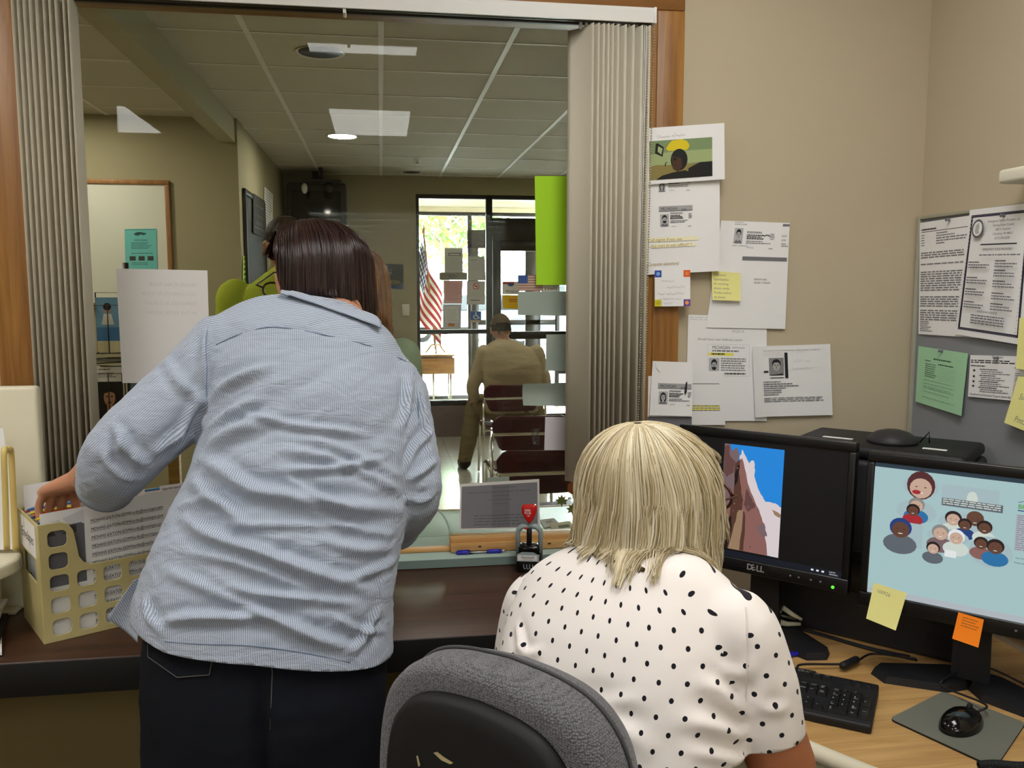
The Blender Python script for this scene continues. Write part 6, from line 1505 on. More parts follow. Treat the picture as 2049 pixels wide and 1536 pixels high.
def hair_mesh(fr, name, cols, parent, n, spec, r3=(.088, .106, .120), seed=1, wid=.0016, pts=16, under=None, part=(0, .02), clumps=110, gather=.5, wave=.006, frizz=(.001, .005), avoid=None):
    """combed strands: spec(phi) -> (theta where it stops hugging the scalp, drop length, outward flare, inward curl, spread); strands start at the parting"""
    c, f, u, r, s = fr; R = random.Random(seed); mb = MB(); down = Vector((0, 0, -1))
    def path(phi, lift, jit, k=pts):
        the, drop, flare, curl = spec(phi)
        t0 = .06+.10*R.random(); arc = the-t0; alen = arc*.10*s; tot = alen+drop; out = []
        px = part[0]*math.cos(phi)
        cp, sp = math.cos(phi), math.sin(phi)
        rad = (f*cp+r*sp); last = None
        for i in range(k):
            L_ = tot*i/(k-1)
            if L_ <= alen or drop <= 0:
                th = t0+(L_/max(alen, 1e-6))*arc; q = min(1, th/1.0)
                e = 1+(lift)*q
                p = c+(f*(cp*math.sin(th)*r3[1])+r*(sp*math.sin(th)*r3[0])+u*(math.cos(th)*r3[2]))*s*e+(r*part[0]+f*part[1])*s*max(0, 1-th/1.3)
                last = p
            else:
                h = (L_-alen); x = h/drop
                p = last+down*h*math.sqrt(max(.05, 1-flare*flare))+rad*(flare*h)-rad*(curl*drop*max(0, x-.55)**2*2.2)
            w = jit*min(1, L_/.05)
            p = p+Vector((noise.noise(p*9+Vector((seed, lift*40, 0))), noise.noise(p*9+Vector((9, seed, lift*40))), 0))*w
            out.append(p)
        return out
    if under is not None:                                  # dense under-layer
        nu, nv = 72, 22; grid = []
        for i in range(nu):
            phi = 2*math.pi*i/nu-math.pi; st = R.getstate(); pp = path(phi, -.01, 0, nv); R.setstate(st)
            if avoid is not None:
                for j in range(nv//2, nv):
                    h = avoid.find_nearest(pp[j], .08)
                    if h[0] is not None and (pp[j]-h[0]).dot(h[1]) < .0015: pp[j] = h[0]+h[1]*.0015
            grid.append(pp[:max(4, int(nv*.9))]+[pp[int(nv*.9)]]*(nv-max(4, int(nv*.9))))
        vs = [p for g in grid for p in g]
        mb.add(vs, [[i*nv+j, i*nv+j+1, ((i+1) % nu)*nv+j+1, ((i+1) % nu)*nv+j] for i in range(nu) for j in range(nv-1)], under, True)
    CL = [(-math.pi+2*math.pi*(k_+R.random())/clumps, R.uniform(.84, 1.06), R.uniform(-1, 1), R.randrange(99)) for k_ in range(clumps)]
    for i in range(n):
        cphi, clen, cwav, cid = CL[R.randrange(clumps)]; phi = cphi+R.gauss(0, 1.6*math.pi/clumps)
        phi = (phi+math.pi) % (2*math.pi)-math.pi
        lift = R.uniform(0, .06)+(.05*R.random()**4); pp = path(phi, lift, R.uniform(*frizz)); cen_ = path(cphi, .03, 0)
        g0 = gather*R.uniform(.6, 1.1); K_ = len(pp)
        pp = [p.lerp(cen_[j], g0*(j/(K_-1))**1.5)+(r*math.sin(j*.55+cid)+f*math.cos(j*.5+cid))*(wave*cwav*(j/(K_-1))**1.3) for j, p in enumerate(pp)]
        if avoid is not None:
            gap = R.uniform(.002, .009)
            for j in range(K_//2, K_):
                h = avoid.find_nearest(pp[j], .08)
                if h[0] is not None and (pp[j]-h[0]).dot(h[1]) < gap: pp[j] = h[0]+h[1]*gap
        cut = clen*R.uniform(.9, 1.0); kk = max(4, min(K_, int(len(pp)*cut))); pp = pp[:kk]
        W_ = wid*R.uniform(.6, 1.3); m_ = cols[min(len(cols)-1, int((cid*.37+R.random()*2.2) % len(cols)))]
        o = len(mb.v); k = mb.mi(m_); side = None
        for j, p in enumerate(pp):
            t = (pp[min(j+1, kk-1)]-pp[max(j-1, 0)]).normalized(); nrm = (p-c); nrm = nrm-t*nrm.dot(t)
            nrm = nrm.normalized() if nrm.length > 1e-6 else t.orthogonal().normalized(); sd = t.cross(nrm)
            w = W_*min(1, .35+j*.25)*(1 if j < kk-3 else (kk-j)/3*.8+.12)
            mb.v += [tuple(p-sd*w), tuple(p+nrm*w*.7), tuple(p+sd*w)]
        for j in range(kk-1):
            a = o+j*3
            for q in (0, 1): mb.f.append([a+q, a+q+1, a+q+4, a+q+3]); mb.m.append(k); mb.sm.append(True)
    return mb.build(name, parent)
def hairmat(name, col, rough=.38):
    return mat(name, col, rough, spec=.45)
def skin(name, c1):
    if name in MATS: return MATS[name]
    m = mat(name, c1, .5, spec=.35, bump=.08, bscale=500, var=.10, vscale=14)
    m.node_tree.nodes['Principled BSDF'].inputs['Subsurface Weight'].default_value = .12
    m.node_tree.nodes['Principled BSDF'].inputs['Subsurface Radius'].default_value = (.012, .004, .002)
    return m
# ---------------------------------------------------------------- cloths
def stripe_cloth():
    m = mat('pinstripe_cotton', '#aebacb', .85, spec=.2, sheen=.15); nt = m.node_tree; N = nt.nodes; L = nt.links; b = N['Principled BSDF']
    at = N.new('ShaderNodeAttribute'); at.attribute_name = 'cloth'
    sx = N.new('ShaderNodeSeparateXYZ'); L.new(at.outputs['Vector'], sx.inputs[0])
    mu = N.new('ShaderNodeMath'); mu.operation = 'MULTIPLY'; mu.inputs[1].default_value = 2*math.pi/.0034; L.new(sx.outputs[0], mu.inputs[0])
    si = N.new('ShaderNodeMath'); si.operation = 'SINE'; L.new(mu.outputs[0], si.inputs[0])
    mr = N.new('ShaderNodeMapRange'); mr.inputs[1].default_value = -.5; mr.inputs[2].default_value = .5; L.new(si.outputs[0], mr.inputs[0])
    mx = N.new('ShaderNodeMix'); mx.data_type = 'RGBA'; mx.inputs[6].default_value = lin('#8c99af'); mx.inputs[7].default_value = lin('#bfc6d1'); L.new(mr.outputs[0], mx.inputs[0]); L.new(mx.outputs[2], b.inputs['Base Color'])
    n = N.new('ShaderNodeTexNoise'); n.inputs['Scale'].default_value = 26; n.inputs['Detail'].default_value = 5; n.inputs['Roughness'].default_value = .6; n.inputs['Distortion'].default_value = 1.2
    tc = N.new('ShaderNodeTexCoord'); mp = N.new('ShaderNodeMapping'); mp.inputs['Rotation'].default_value = (0, .5, 0); mp.inputs['Scale'].default_value = (.45, 1, 1.5); L.new(tc.outputs['Object'], mp.inputs[0]); L.new(mp.outputs[0], n.inputs[0])
    bp = N.new('ShaderNodeBump'); bp.inputs['Strength'].default_value = .55; bp.inputs['Distance'].default_value = .008; L.new(n.outputs['Fac'], bp.inputs['Height']); L.new(bp.outputs[0], b.inputs['Normal'])
    return m
def dot_cloth():
    m = mat('polka_dot_cotton', '#efe9e4', .85, spec=.2, sheen=.1); nt = m.node_tree; N = nt.nodes; L = nt.links; b = N['Principled BSDF']
    at = N.new('ShaderNodeAttribute'); at.attribute_name = 'cloth'
    mp = N.new('ShaderNodeMapping'); mp.inputs['Rotation'].default_value = (0, 0, math.radians(45)); mp.inputs['Scale'].default_value = (1/.0258,)*3; L.new(at.outputs['Vector'], mp.inputs[0])
    fr = N.new('ShaderNodeVectorMath'); fr.operation = 'FRACTION'; L.new(mp.outputs[0], fr.inputs[0])
    sb_ = N.new('ShaderNodeVectorMath'); sb_.operation = 'SUBTRACT'; sb_.inputs[1].default_value = (.5, .5, 0); L.new(fr.outputs[0], sb_.inputs[0])
    ml = N.new('ShaderNodeVectorMath'); ml.operation = 'MULTIPLY'; ml.inputs[1].default_value = (1, 1, 0); L.new(sb_.outputs[0], ml.inputs[0])
    le = N.new('ShaderNodeVectorMath'); le.operation = 'LENGTH'; L.new(ml.outputs[0], le.inputs[0])
    lt = N.new('ShaderNodeMath'); lt.operation = 'LESS_THAN'; lt.inputs[1].default_value = .120; L.new(le.outputs['Value'], lt.inputs[0])
    mx = N.new('ShaderNodeMix'); mx.data_type = 'RGBA'; mx.inputs[6].default_value = lin('#efe8e3'); mx.inputs[7].default_value = lin('#18171f'); L.new(lt.outputs[0], mx.inputs[0]); L.new(mx.outputs[2], b.inputs['Base Color'])
    return m
STR, DOT = stripe_cloth(), dot_cloth()
DENIM = mat('dark_denim', '#12151d', .85, spec=.2, bump=.5, bscale=1400, var=.25, vscale=18)
STITCH = mat('denim_stitch', '#5d5a55', .8)
SK1, SK2, SK3 = skin('skin_warm', '#c98f6f'), skin('skin_tan', '#a96a47'), skin('skin_lobby', '#a97a5c')
SHOE = mat('shoe_dark', '#1b1a19', .5)
def bvh(o):
    me = o.data if hasattr(o, 'data') else o
    return BVHTree.FromPolygons([v.co.copy() for v in me.vertices], [list(p.vertices) for p in me.polygons])
def on_surface(tree, px, lift=0):
    out = []
    for x, y in px:
        h = tree.ray_cast(Vector((0, 0, CAM_H)), ray(x, y).normalized())
        if h[0] is not None: out.append(h[0]+h[1]*lift*(1 if h[1].dot(ray(x, y)) < 0 else -1))
    return out
def cloth_uv(me, torso_axis, arms, rad=.17, yoke=None):
    """unrolled cloth coordinates around and along torso and sleeves, and which of them each point belongs to"""
    co = co_of(me); dt, rt, nt_ = seg_field(co, torso_axis); cen = np.mean(np.array([list(p) for p in torso_axis]), 0)
    rel = co-nt_; th = np.arctan2(rel[:, 0], -rel[:, 1]); uvs = [(th*rad, co[:, 2].copy())]; lab = np.zeros(len(co), int); bestd = dt-rad*.80
    for k, (pts, r, r0) in enumerate(arms):
        d_, run, near = seg_field(co, pts); kk = ((d_-r) < bestd) & (d_ < 1.28*r) & (run > r0)
        t = (Vector(pts[-1])-Vector(pts[0])).normalized(); a = Vector(pts[0])-Vector(cen); a.z = 0; a += Vector((0, -.1, 0)); a = (a-t*a.dot(t)).normalized(); b = t.cross(a); rl = co-near
        uvs.append((np.arctan2(rl@np.array(b), rl@np.array(a))*r, run)); lab[kk] = k+1; bestd = np.minimum(bestd, d_-r)
    return uvs, lab
# ================================================================ woman in the striped shirt, bending over the worktop
ps = root('person', (-.2, 1.5, 0), 'woman in a pale blue striped shirt and dark jeans bending over the worktop', 'person')
tor = [(612, 622, 712, 632, 1.80, 1.80, .050), (545, 624, 748, 664, 1.785, 1.785, .072), (472, 632, 792, 706, 1.755, 1.755, .095), (428, 658, 822, 752, 1.725, 1.725, .115), (412, 710, 834, 800, 1.70, 1.70, .125),
       (408, 780, 838, 850, 1.67, 1.67, .13), (403, 850, 834, 915, 1.645, 1.645, .13), (383, 930, 822, 985, 1.615, 1.615, .13), (352, 1000, 812, 1050, 1.59, 1.59, .13), (320, 1070, 800, 1110, 1.57, 1.57, .135),
       (288, 1150, 788, 1180, 1.55, 1.55, .14), (266, 1215, 786, 1260, 1.535, 1.535, .145), (268, 1275, 790, 1320, 1.525, 1.525, .15), (274, 1345, 790, 1390, 1.52, 1.52, .15)]
RT = pxrings(tor)
shL, elL, cuL, wrL = P(462, 705, Y=1.70), P(248, 908, Y=1.635), P(212, 972, Y=1.72), P(160, 958, Y=1.80)
shR, elR, cuR, wrR = P(785, 800, Y=1.675), P(822, 990, Y=1.625), P(790, 1052, Y=1.75), P(760, 1075, Y=1.86)
aL = [shL+(shL-elL)*.10, shL, shL.lerp(elL, .5)+Vector((-.004, 0, -.004)), elL, cuL]
aR = [shR+(shR-elR)*.15, shR, shR.lerp(elR, .5)+Vector((.006, 0, .0)), elR, cuR]
sme = fuse([rings(RT), limb(aL, [.070, .080, .074, .070, .050], 24), limb(aR, [.066, .070, .062, .058, .048], 24)], .0062, 10)
axis = [tuple(r[0]) for r in RT[::3]]
uvs, lab = cloth_uv(sme, axis, [([tuple(p) for p in aL[1:]], .072, .02), ([tuple(p) for p in aR[1:]], .062, .02)])
tree = bvh(sme)
FOLD = [([(428, 789), (490, 752), (540, 735)], 7, 9), ([(461, 823), (516, 833), (589, 851), (681, 862), (809, 884)], 5, 6), ([(553, 940), (640, 938), (700, 932), (772, 915)], 6, 6),
        ([(399, 917), (443, 942), (498, 979), (564, 992), (699, 1014), (801, 1019)], 10, 11), ([(564, 950), (626, 986), (699, 1019)], 6, 7), ([(367, 1035), (423, 1073), (514, 1105), (619, 1143), (741, 1181)], 10, 10),
        ([(374, 1105), (444, 1115), (531, 1143), (629, 1185)], 7, 8), ([(423, 1157), (497, 1185), (584, 1195), (713, 1206)], 7, 7), ([(504, 1209), (566, 1244), (636, 1279), (706, 1300)], 9, 9), ([(322, 1244), (409, 1234), (542, 1237)], 8, 8),
        ([(440, 1052), (560, 1050), (716, 1052)], 4, 6), ([(417, 887), (479, 858), (553, 833)], 7, 14), ([(415, 860), (470, 820), (520, 800)], 6, 9), ([(330, 1140), (420, 1180), (520, 1225), (560, 1262)], 5, 8), ([(620, 880), (700, 905), (790, 950)], 4, 9),
        ([(560, 900), (660, 915), (760, 960), (800, 985)], 5, 7), ([(640, 1080), (720, 1100), (785, 1095)], 5, 8), ([(600, 1010), (690, 1050), (780, 1070)], 4, 7), ([(820, 760), (815, 820), (800, 860)], 6, 8), ([(790, 1120), (730, 1150), (680, 1160)], 5, 7),
        ([(290, 1200), (300, 1240), (330, 1270)], 7, 8), ([(760, 1220), (720, 1290), (690, 1310)], 5, 8), ([(660, 1230), (720, 1260), (770, 1262)], 5, 6), ([(360, 1010), (420, 1000), (470, 1015)], 5, 9), ([(380, 960), (440, 1010), (500, 1060)], 6, 10),
        ([(307, 909), (350, 875), (406, 836)], 6, 8), ([(345, 880), (380, 830), (402, 790)], 6, 8), ([(330, 720), (365, 770), (400, 800)], 4, 9), ([(235, 870), (260, 905), (290, 930)], 7, 9), ([(205, 905), (235, 945), (275, 960)], 6, 8), ([(225, 850), (245, 880), (240, 910)], 5, 7), ([(415, 660), (408, 720), (405, 780)], 5, 6),
        ([(860, 860), (830, 900), (815, 930)], 6, 7), ([(870, 920), (835, 950), (815, 960)], 6, 7), ([(865, 990), (835, 1000), (812, 995)], 6, 7), ([(845, 790), (855, 850), (860, 900)], 4, 8)]
fl = []
for px, h, w in FOLD:
    q = on_surface(tree, px)
    if len(q) > 1: fl.append(([tuple(p) for p in cat_rom(q, 4)], h*.001, w*.001))
co, no = co_of(sme), no_of(sme)
d = 1.9*creases(co, fl)
rg = np.stack([co[:, 0]*.91+co[:, 2]*.42, co[:, 1], -co[:, 0]*.42+co[:, 2]*.91], 1)
d += .0030*vnoise(rg, (7, 9, 24), 3, 3)+.0016*vnoise(rg, (16, 20, 60), 5, 2, True)+.0022*vnoise(co, (5, 5, 9), 8, 2)
hemf0 = np.interp(co[:, 0], [-.42, -.36, -.21, -.02, .03], [.985, .965, .945, .905, .90])
d *= np.where(co[:, 2] > 1.50, .45, 1)*np.clip((co[:, 2]-hemf0)/.05, .25, 1)
yk = on_surface(tree, [(432, 690), (470, 672), (520, 657), (560, 655), (640, 668), (740, 692), (810, 722), (838, 742)])
ykd, _, _ = seg_field(co, [tuple(p) for p in yk]); d -= .0018*np.exp(-(ykd/.003)**2)
set_co(sme, co+no*d[:, None])
yx, yz = [p.x for p in yk], [p.z for p in yk]
isy = (co[:, 2] > np.interp(co[:, 0], yx, yz)) & (lab == 0)
n2 = no; side = np.abs(n2[:, 0]) > np.abs(n2[:, 1])+.12
uvs = [(co[:, 0]+.06*co[:, 2], co[:, 2])]
for (p0, p1) in ((shL, elL), (shR, elR)):
    t_ = (p1-p0).normalized(); w_ = t_.cross(Vector((0, 1, 0))).normalized(); uvs.append(((co-np.array(p0))@np.array(w_), co[:, 2]))
uvs.append((co[:, 2]*1.15+co[:, 0]*.17, co[:, 0])); uvs.append((co[:, 1], co[:, 2]))
sd1 = np.zeros(len(co), bool)
for k_, (p0, p1) in enumerate(((shL, elL), (shR, elR))):
    w_ = (p1-p0).normalized().cross(Vector((0, 1, 0))).normalized(); sd1 |= (lab == k_+1) & (np.abs(n2@np.array(w_)) > np.abs(n2[:, 1])+.12)
lab = np.where(isy, 3, np.where((lab == 0) & side, 4, np.where(sd1, 4, lab)))
cn = (cuL-elL).normalized(); co = co_of(sme)
dC, _, _ = seg_field(co, [tuple(elL), tuple(cuL)])
cutL = np.where(dC < .12, -((co-np.array(cuL))@np.array(cn))-.004, 1.0)
cr_ = (cuR-elR).normalized(); dC, _, _ = seg_field(co, [tuple(elR), tuple(cuR)])
cutR = np.where(dC < .10, -((co-np.array(cuR))@np.array(cr_))-.004, 1.0)
hem = co[:, 2]-np.interp(co[:, 0], [-.42, -.36, -.21, -.02, .03], [.985, .965, .945, .905, .90])
f = np.minimum(np.minimum(cutL, cutR), hem)
# keep the cloth coordinates through the cut
ne = clip(sme, f)
from mathutils.kdtree import KDTree
kd_ = KDTree(len(co))
for i, c in enumerate(co): kd_.insert(c, i)
kd_.balance(); ix = [kd_.find(vv.co)[1] for vv in ne.vertices]
attr_corner(ne, 'cloth', [(a_[ix], b_[ix]) for a_, b_ in uvs], lab[ix])
shirt = finish(ne, 'shirt', STR, ps, .0014)
tree = bvh(ne)
SEAM = mat('shirt_seam_blue', '#7c8ba3', .9)
m = MB(); m.tube(cat_rom(on_surface(tree, [(432, 690), (470, 672), (520, 657), (560, 655), (640, 668), (740, 692), (810, 722), (836, 742)], .0004), 4), .0011, SEAM, 6); m.build('yoke_seam', shirt)
m = MB(); q = on_surface(tree, [(424, 632), (414, 665), (412, 700), (414, 740), (413, 780), (416, 808)], .0003); m.tube(cat_rom(q, 4), .0010, SEAM, 6); m.build('sleeve_seam', shirt)
m = MB(); q = on_surface(tree, [(805, 700), (828, 745), (836, 800), (838, 850)], .0003); m.tube(cat_rom(q, 4), .0010, SEAM, 6) if len(q) > 1 else None; m.build('sleeve_seam', shirt)
m = MB(); q = on_surface(tree, [(274, 1270), (330, 1283), (400, 1288), (480, 1290), (560, 1298), (640, 1312), (700, 1325), (760, 1336)], .0004); m.tube(cat_rom(q, 3), .0011, SEAM, 6); m.build('hem_seam', shirt)
m = MB()
def cuff(c_, n_, r_, m_):
    a_ = n_.orthogonal().normalized(); b_ = n_.cross(a_)
    prof_ = [(-.036, 1.02), (-.034, 1.07), (-.004, 1.10), (.004, 1.08), (.004, .98), (-.010, .96)]
    m_.add([c_+n_*h+(a_*math.cos(q)+b_*math.sin(q))*(r_*k) for h, k in prof_ for q in [2*math.pi*i/32 for i in range(32)]], [[j*32+i, j*32+(i+1) % 32, (j+1)*32+(i+1) % 32, (j+1)*32+i] for j in range(5) for i in range(32)], SEAMF, True)
SEAMF = mat('shirt_cuff_blue', '#a3aebf', .85, spec=.2)
cuff(cuL, (cuL-elL).normalized(), .050, m); m.build('cuff', shirt); m = MB(); cuff(cuR, (cuR-elR).normalized(), .048, m); m.build('cuff', shirt)
# collar
tp = [(566, 590), (582, 586), (605, 582), (632, 580), (660, 581), (688, 588), (712, 600), (733, 618), (750, 640)]
bt = [(561, 596), (575, 600), (597, 605), (627, 612), (658, 621), (688, 633), (714, 644), (737, 654), (757, 664)]
rows = []
for (x0_, y0_), (x1_, y1_) in zip(tp, bt):
    g_ = on_surface(tree, [(x0_, y0_)], .004) or on_surface(tree, [(x0_, y0_+5)], .004) or on_surface(tree, [(x0_, y0_+11)], .004); h_ = on_surface(tree, [(x1_, y1_)], .009)
    if g_ and h_: rows.append((g_[0], h_[0]))
if len(rows) > 3:
    tops, bots = cat_rom([r_[0] for r_ in rows], 5), cat_rom([r_[1] for r_ in rows], 5); m = MB(); nn = len(tops)
    def collar(uu, vv):
        k = min(nn-1, int(round(uu*(nn-1)))); a, b = tops[k], bots[k]; inner = a+Vector((0, .02, -.012))
        n_ = (b-a).cross(tops[min(k+1, nn-1)]-tops[max(k-1, 0)]); n_ = n_.normalized()*(1 if n_.y < 0 else -1)
        return inner.lerp(a, vv*4)+n_*.003*vv if vv < .25 else a.lerp(b, (vv-.25)/.75)+n_*.005*math.sin((vv-.25)/.75*math.pi)
    m.grid(collar, nn-1, 12, STR); cme = m.build('collar', shirt); md_ = cme.modifiers.new('s', 'SOLIDIFY'); md_.thickness = .0018
    attr_vec(cme.data, 'cloth', [(c.co.z*1.1+c.co.x*.45, 0, 0) for c in cme.data.vertices])
    m = MB(); m.tube([b+(a-b)*.10+Vector((0, -.0022, .001)) for a, b in zip(tops, bots)], .0008, SEAM, 5); m.build('collar_seam', shirt)
# front tail hanging past the side slit
m = MB(); ta, tb, tc_, td = P(268, 1160, Y=1.585), P(214, 1236, Y=1.60), P(252, 1264, Y=1.60), P(276, 1285, Y=1.56)
def tail(uu, vv):
    a = ta.lerp(tb, vv); b = P(282, 1170, Y=1.56).lerp(td, vv); mid_ = Vector((0, .02*math.sin(uu*math.pi), -.010*math.sin(uu*math.pi)*vv))
    return a.lerp(b, uu)+mid_
m.grid(tail, 14, 18, STR); o = m.build('shirt_tail', shirt); md_ = o.modifiers.new('s', 'SOLIDIFY'); md_.thickness = .0014
attr_vec(o.data, 'cloth', [(c.co.x*.8+c.co.z*.3, c.co.z, 0) for c in o.data.vertices])
# jeans
jr = [(300, 1225, 770, 1262, 1.535, 1.535, .125), (288, 1285, 776, 1320, 1.525, 1.525, .135), (284, 1380, 774, 1400, 1.515, 1.515, .140), (286, 1460, 770, 1475, 1.515, 1.515, .138), (292, 1560, 764, 1570, 1.52, 1.52, .125), (330, 1650, 720, 1650, 1.525, 1.525, .09)]
JR = pxrings(jr)
hpL, knL, anL = Vector((-.298, 1.52, .80)), Vector((-.300, 1.555, .47)), Vector((-.305, 1.53, .09))
hpR, knR, anR = Vector((-.108, 1.52, .80)), Vector((-.105, 1.555, .47)), Vector((-.10, 1.53, .09))
jme = fuse([rings(JR)]+[limb([h+Vector((0, 0, .04)), h, k, a], [.10, .104, .078, .070], 24) for h, k, a in ((hpL, knL, anL), (hpR, knR, anR))], .0075, 6)
co, no = co_of(jme), no_of(jme)
d = .003*vnoise(co, (6, 6, 16), 2, 3)+.003*vnoise(co, (5, 5, 30), 6, 2)*(co[:, 2] < .6)
cl = np.array([c[0] for c in co]); d -= .018*np.exp(-((co[:, 0]+.205)/.012)**2)*np.clip((.95-co[:, 2])/.1, 0, 1)*(co[:, 1] < 1.5)
set_co(jme, co+no*d[:, None]); jme = clip(jme, co_of(jme)[:, 2]-.075)
jeans = finish(jme, 'jeans', DENIM, ps)
tree = bvh(jme)
op = [(298, 1288), (298, 1312), (330, 1335), (356, 1353), (420, 1348), (432, 1290)]
q = on_surface(tree, op, .0012)
if len(q) > 4:
    m = MB()
    dense = []
    for i in range(len(q)):
        for k in range(4): dense.append(q[i].lerp(q[(i+1) % len(q)], k/4))
    cen = sum(dense, Vector())/len(dense); nrm = Vector((0, -1, 0))
    dn = [p_+nrm*.002 for p_ in dense]
    m.add([cen+nrm*.006]+dn, [[0, i+1, (i+1) % len(dn)+1] for i in range(len(dn))], DENIM, True); pk_ = m.build('back_pocket', jeans)
    m = MB(); m.tube([p_+nrm*.003 for p_ in dense[:-3]], .0009, STITCH, 5); m.build('pocket_stitching', pk_)
q = on_surface(tree, [(542, 1312), (545, 1345), (543, 1400), (541, 1460)], .0006)
m = MB(); m.tube(q, .001, STITCH, 5); m.build('back_seam', jeans)
# body, head, arms and hands as one surface
hc = P(632, 552, Y=1.875)
hf = Vector((-.62, .76, -.30)).normalized(); hu = Vector((-.10, .30, .95))
hp_, hfr = head_parts(hc, hf, hu, 1.03)
nb = P(672, 628, Y=1.80)
core = rings([(c, a*.80, b*.78) for c, a, b in RT]+[(c, a*.86, b*.86) for c, a, b in JR[3:]])
dw = (P(103, 984, Y=1.875)-wrL).normalized(); tL = Vector((.70, .62, -.15))
hL = hand_parts(wrL, dw, Vector((-.05, .05, -1)), tL, L=1.06, spread=.20, thumb=(.35, .6, .75), fc=[(.95, .45, .25), (.85, .45, .3), (.75, .5, .3), (.65, .5, .35)])
dR = (Vector((-.10, 1.98, .885))-wrR).normalized()
hR = hand_parts(wrR, dR, Vector((0, 0, -1)), Vector((-1, 0, 0)), curl=(.35, .3, .25))
feet = [limb([a+Vector((0, -.04, -.035)), a+Vector((0, .04, -.035)), a+Vector((0, .13, -.06))], [.038, .040, .026], 16) for a in (anL, anR)]
bme = fuse(hp_+[limb([nb+Vector((.01, -.05, -.06)), nb, nb.lerp(hc, .55), hc+Vector((0, 0, -.02))], [.062, .055, .054, .060], 20), core, limb([shL, elL, wrL+(elL-wrL)*.35, wrL], [.050, .044, .034, .027], 18, flat=[1, 1, .9, .8]), limb([shR, elR, wrR+(elR-wrR)*.35, wrR], [.042, .040, .036, .027], 18)]
           +[limb([h, k, a], [.088, .056, .040], 18) for h, k, a in ((hpL, knL, anL), (hpR, knR, anR))]+hL+hR+feet, .0036, 3)
finish(bme, 'body', SK1, ps)
for a, lb in ((anL, 'l'), (anR, 'r')):
    m = MB(); vs, fs = limb([a+Vector((0, -.055, -.045)), a+Vector((0, .03, -.042)), a+Vector((0, .15, -.062))], [.044, .048, .030], 18); m.add(vs, fs, SHOE, True)
    m.b2((a.x-.046, a.y-.10, .001), (a.x+.046, a.y+.175, .016), SHOE, .012, 3); m.build('shoe', ps)
eyes(hfr, ps); spectacles(hfr, mat('spectacle_dark_metal', '#4a4038', .3, metal=.8), ps, .024, .0019)
HD = [hairmat('hair_dark_brown', '#2a1a17', .30), hairmat('hair_brown', '#3b2621', .30), hairmat('hair_deep_brown', '#1d1312', .30), hairmat('hair_auburn_brown', '#3d2924', .32)]
def bob(phi):
    a = math.degrees(phi)
    if -100 < a < 58: return (0.78 if a < -40 else 1.0, 0, 0, 0)
    if a < 0: a = -a; k = min(1, (a-100)/18); return (1.36+.26*k, .03+.140*k, .04, .22)
    k = min(1, (a-58)/40); return (1.3+.32*k, .05+.135*k, .05, .22)
hair_mesh(hfr, 'hair', HD, ps, 7500, bob, (.106, .122, .118), 3, .0009, 16, mat('hair_under_dark', '#221614', .5), (0, .03), avoid=bvh(shirt))
# ================================================================ seated woman with blonde hair
pb = root('person', (.36, 1.12, 0), 'blonde woman in a white blouse with black polka dots seated at the monitors', 'person')
tb_ = [(1235, 1135, 1385, 1155, 1.20, 1.13, .046), (1140, 1146, 1455, 1182, 1.225, 1.075, .072), (1078, 1162, 1500, 1208, 1.24, 1.035, .098), (1050, 1200, 1512, 1270, 1.235, 1.01, .112), (1030, 1270, 1512, 1350, 1.22, .985, .12),
       (1018, 1340, 1508, 1440, 1.20, .97, .125), (1016, 1420, 1503, 1540, 1.18, .955, .128), (1022, 1520, 1500, 1660, 1.16, .945, .132), (1030, 1650, 1500, 1830, 1.14, .935, .138)]
RB = pxrings(tb_)
last = RB[-1]; RB += [(Vector((last[0].x, last[0].y, .66)), last[1]*1.0, last[2]), (Vector((last[0].x+.01, last[0].y+.01, .52)), last[1]*1.03, last[2]*1.05)]
bR0, bR1, bRe = P(1478, 1262, Y=1.0), P(1516, 1390, Y=.985), P(1544, 1505, Y=.975)
bL0, bL1, bLe = P(1072, 1215, Y=1.26), P(1046, 1300, Y=1.285), P(1050, 1400, Y=1.31)
sR = [bR0+Vector((-.02, .02, .006)), bR0, bR1, bRe]; sL = [bL0+Vector((.01, -.01, .02)), bL0, bL1, bLe]
bme2 = fuse([rings(RB), limb(sR, [.040, .052, .052, .047], 24), limb(sL, [.045, .050, .045, .045], 24)], .0058, 9)
ax2 = [tuple(r[0]) for r in RB[::3]]
uvs, lab = cloth_uv(bme2, ax2, [([tuple(bR0+(bR0-bR1)*1.2)]+[tuple(p) for p in sR[1:]], .046, (bR0-bR1).length*1.2+.004), ([tuple(bL0+(bL0-bL1)*1.2)]+[tuple(p) for p in sL[1:]], .040, (bL0-bL1).length*1.2+.004)])
tree = bvh(bme2); fl = []
for px, h, w in [([(1400, 1365), (1450, 1385), (1500, 1415)], 7, 9), ([(1420, 1400), (1470, 1420), (1508, 1440)], 6, 8), ([(1360, 1440), (1430, 1455), (1500, 1480)], 6, 10), ([(1120, 1420), (1200, 1440), (1290, 1490)], 7, 11), ([(1440, 1340), (1480, 1350), (1506, 1330)], 5, 8), ([(1150, 1400), (1220, 1408), (1280, 1400)], 4, 9),
                 ([(1510, 1400), (1535, 1420), (1575, 1415)], 4, 7), ([(1040, 1290), (1055, 1310), (1080, 1300)], 6, 6), ([(1034, 1250), (1040, 1285), (1036, 1310)], 5, 6), ([(1380, 1500), (1450, 1515), (1500, 1530)], 6, 9)]:
    q = on_surface(tree, px)
    if len(q) > 1: fl.append(([tuple(p) for p in cat_rom(q, 4)], h*.001, w*.001))
co, no = co_of(bme2), no_of(bme2)
d = creases(co, fl)+.0020*vnoise(co, (6, 6, 12), 4, 3)
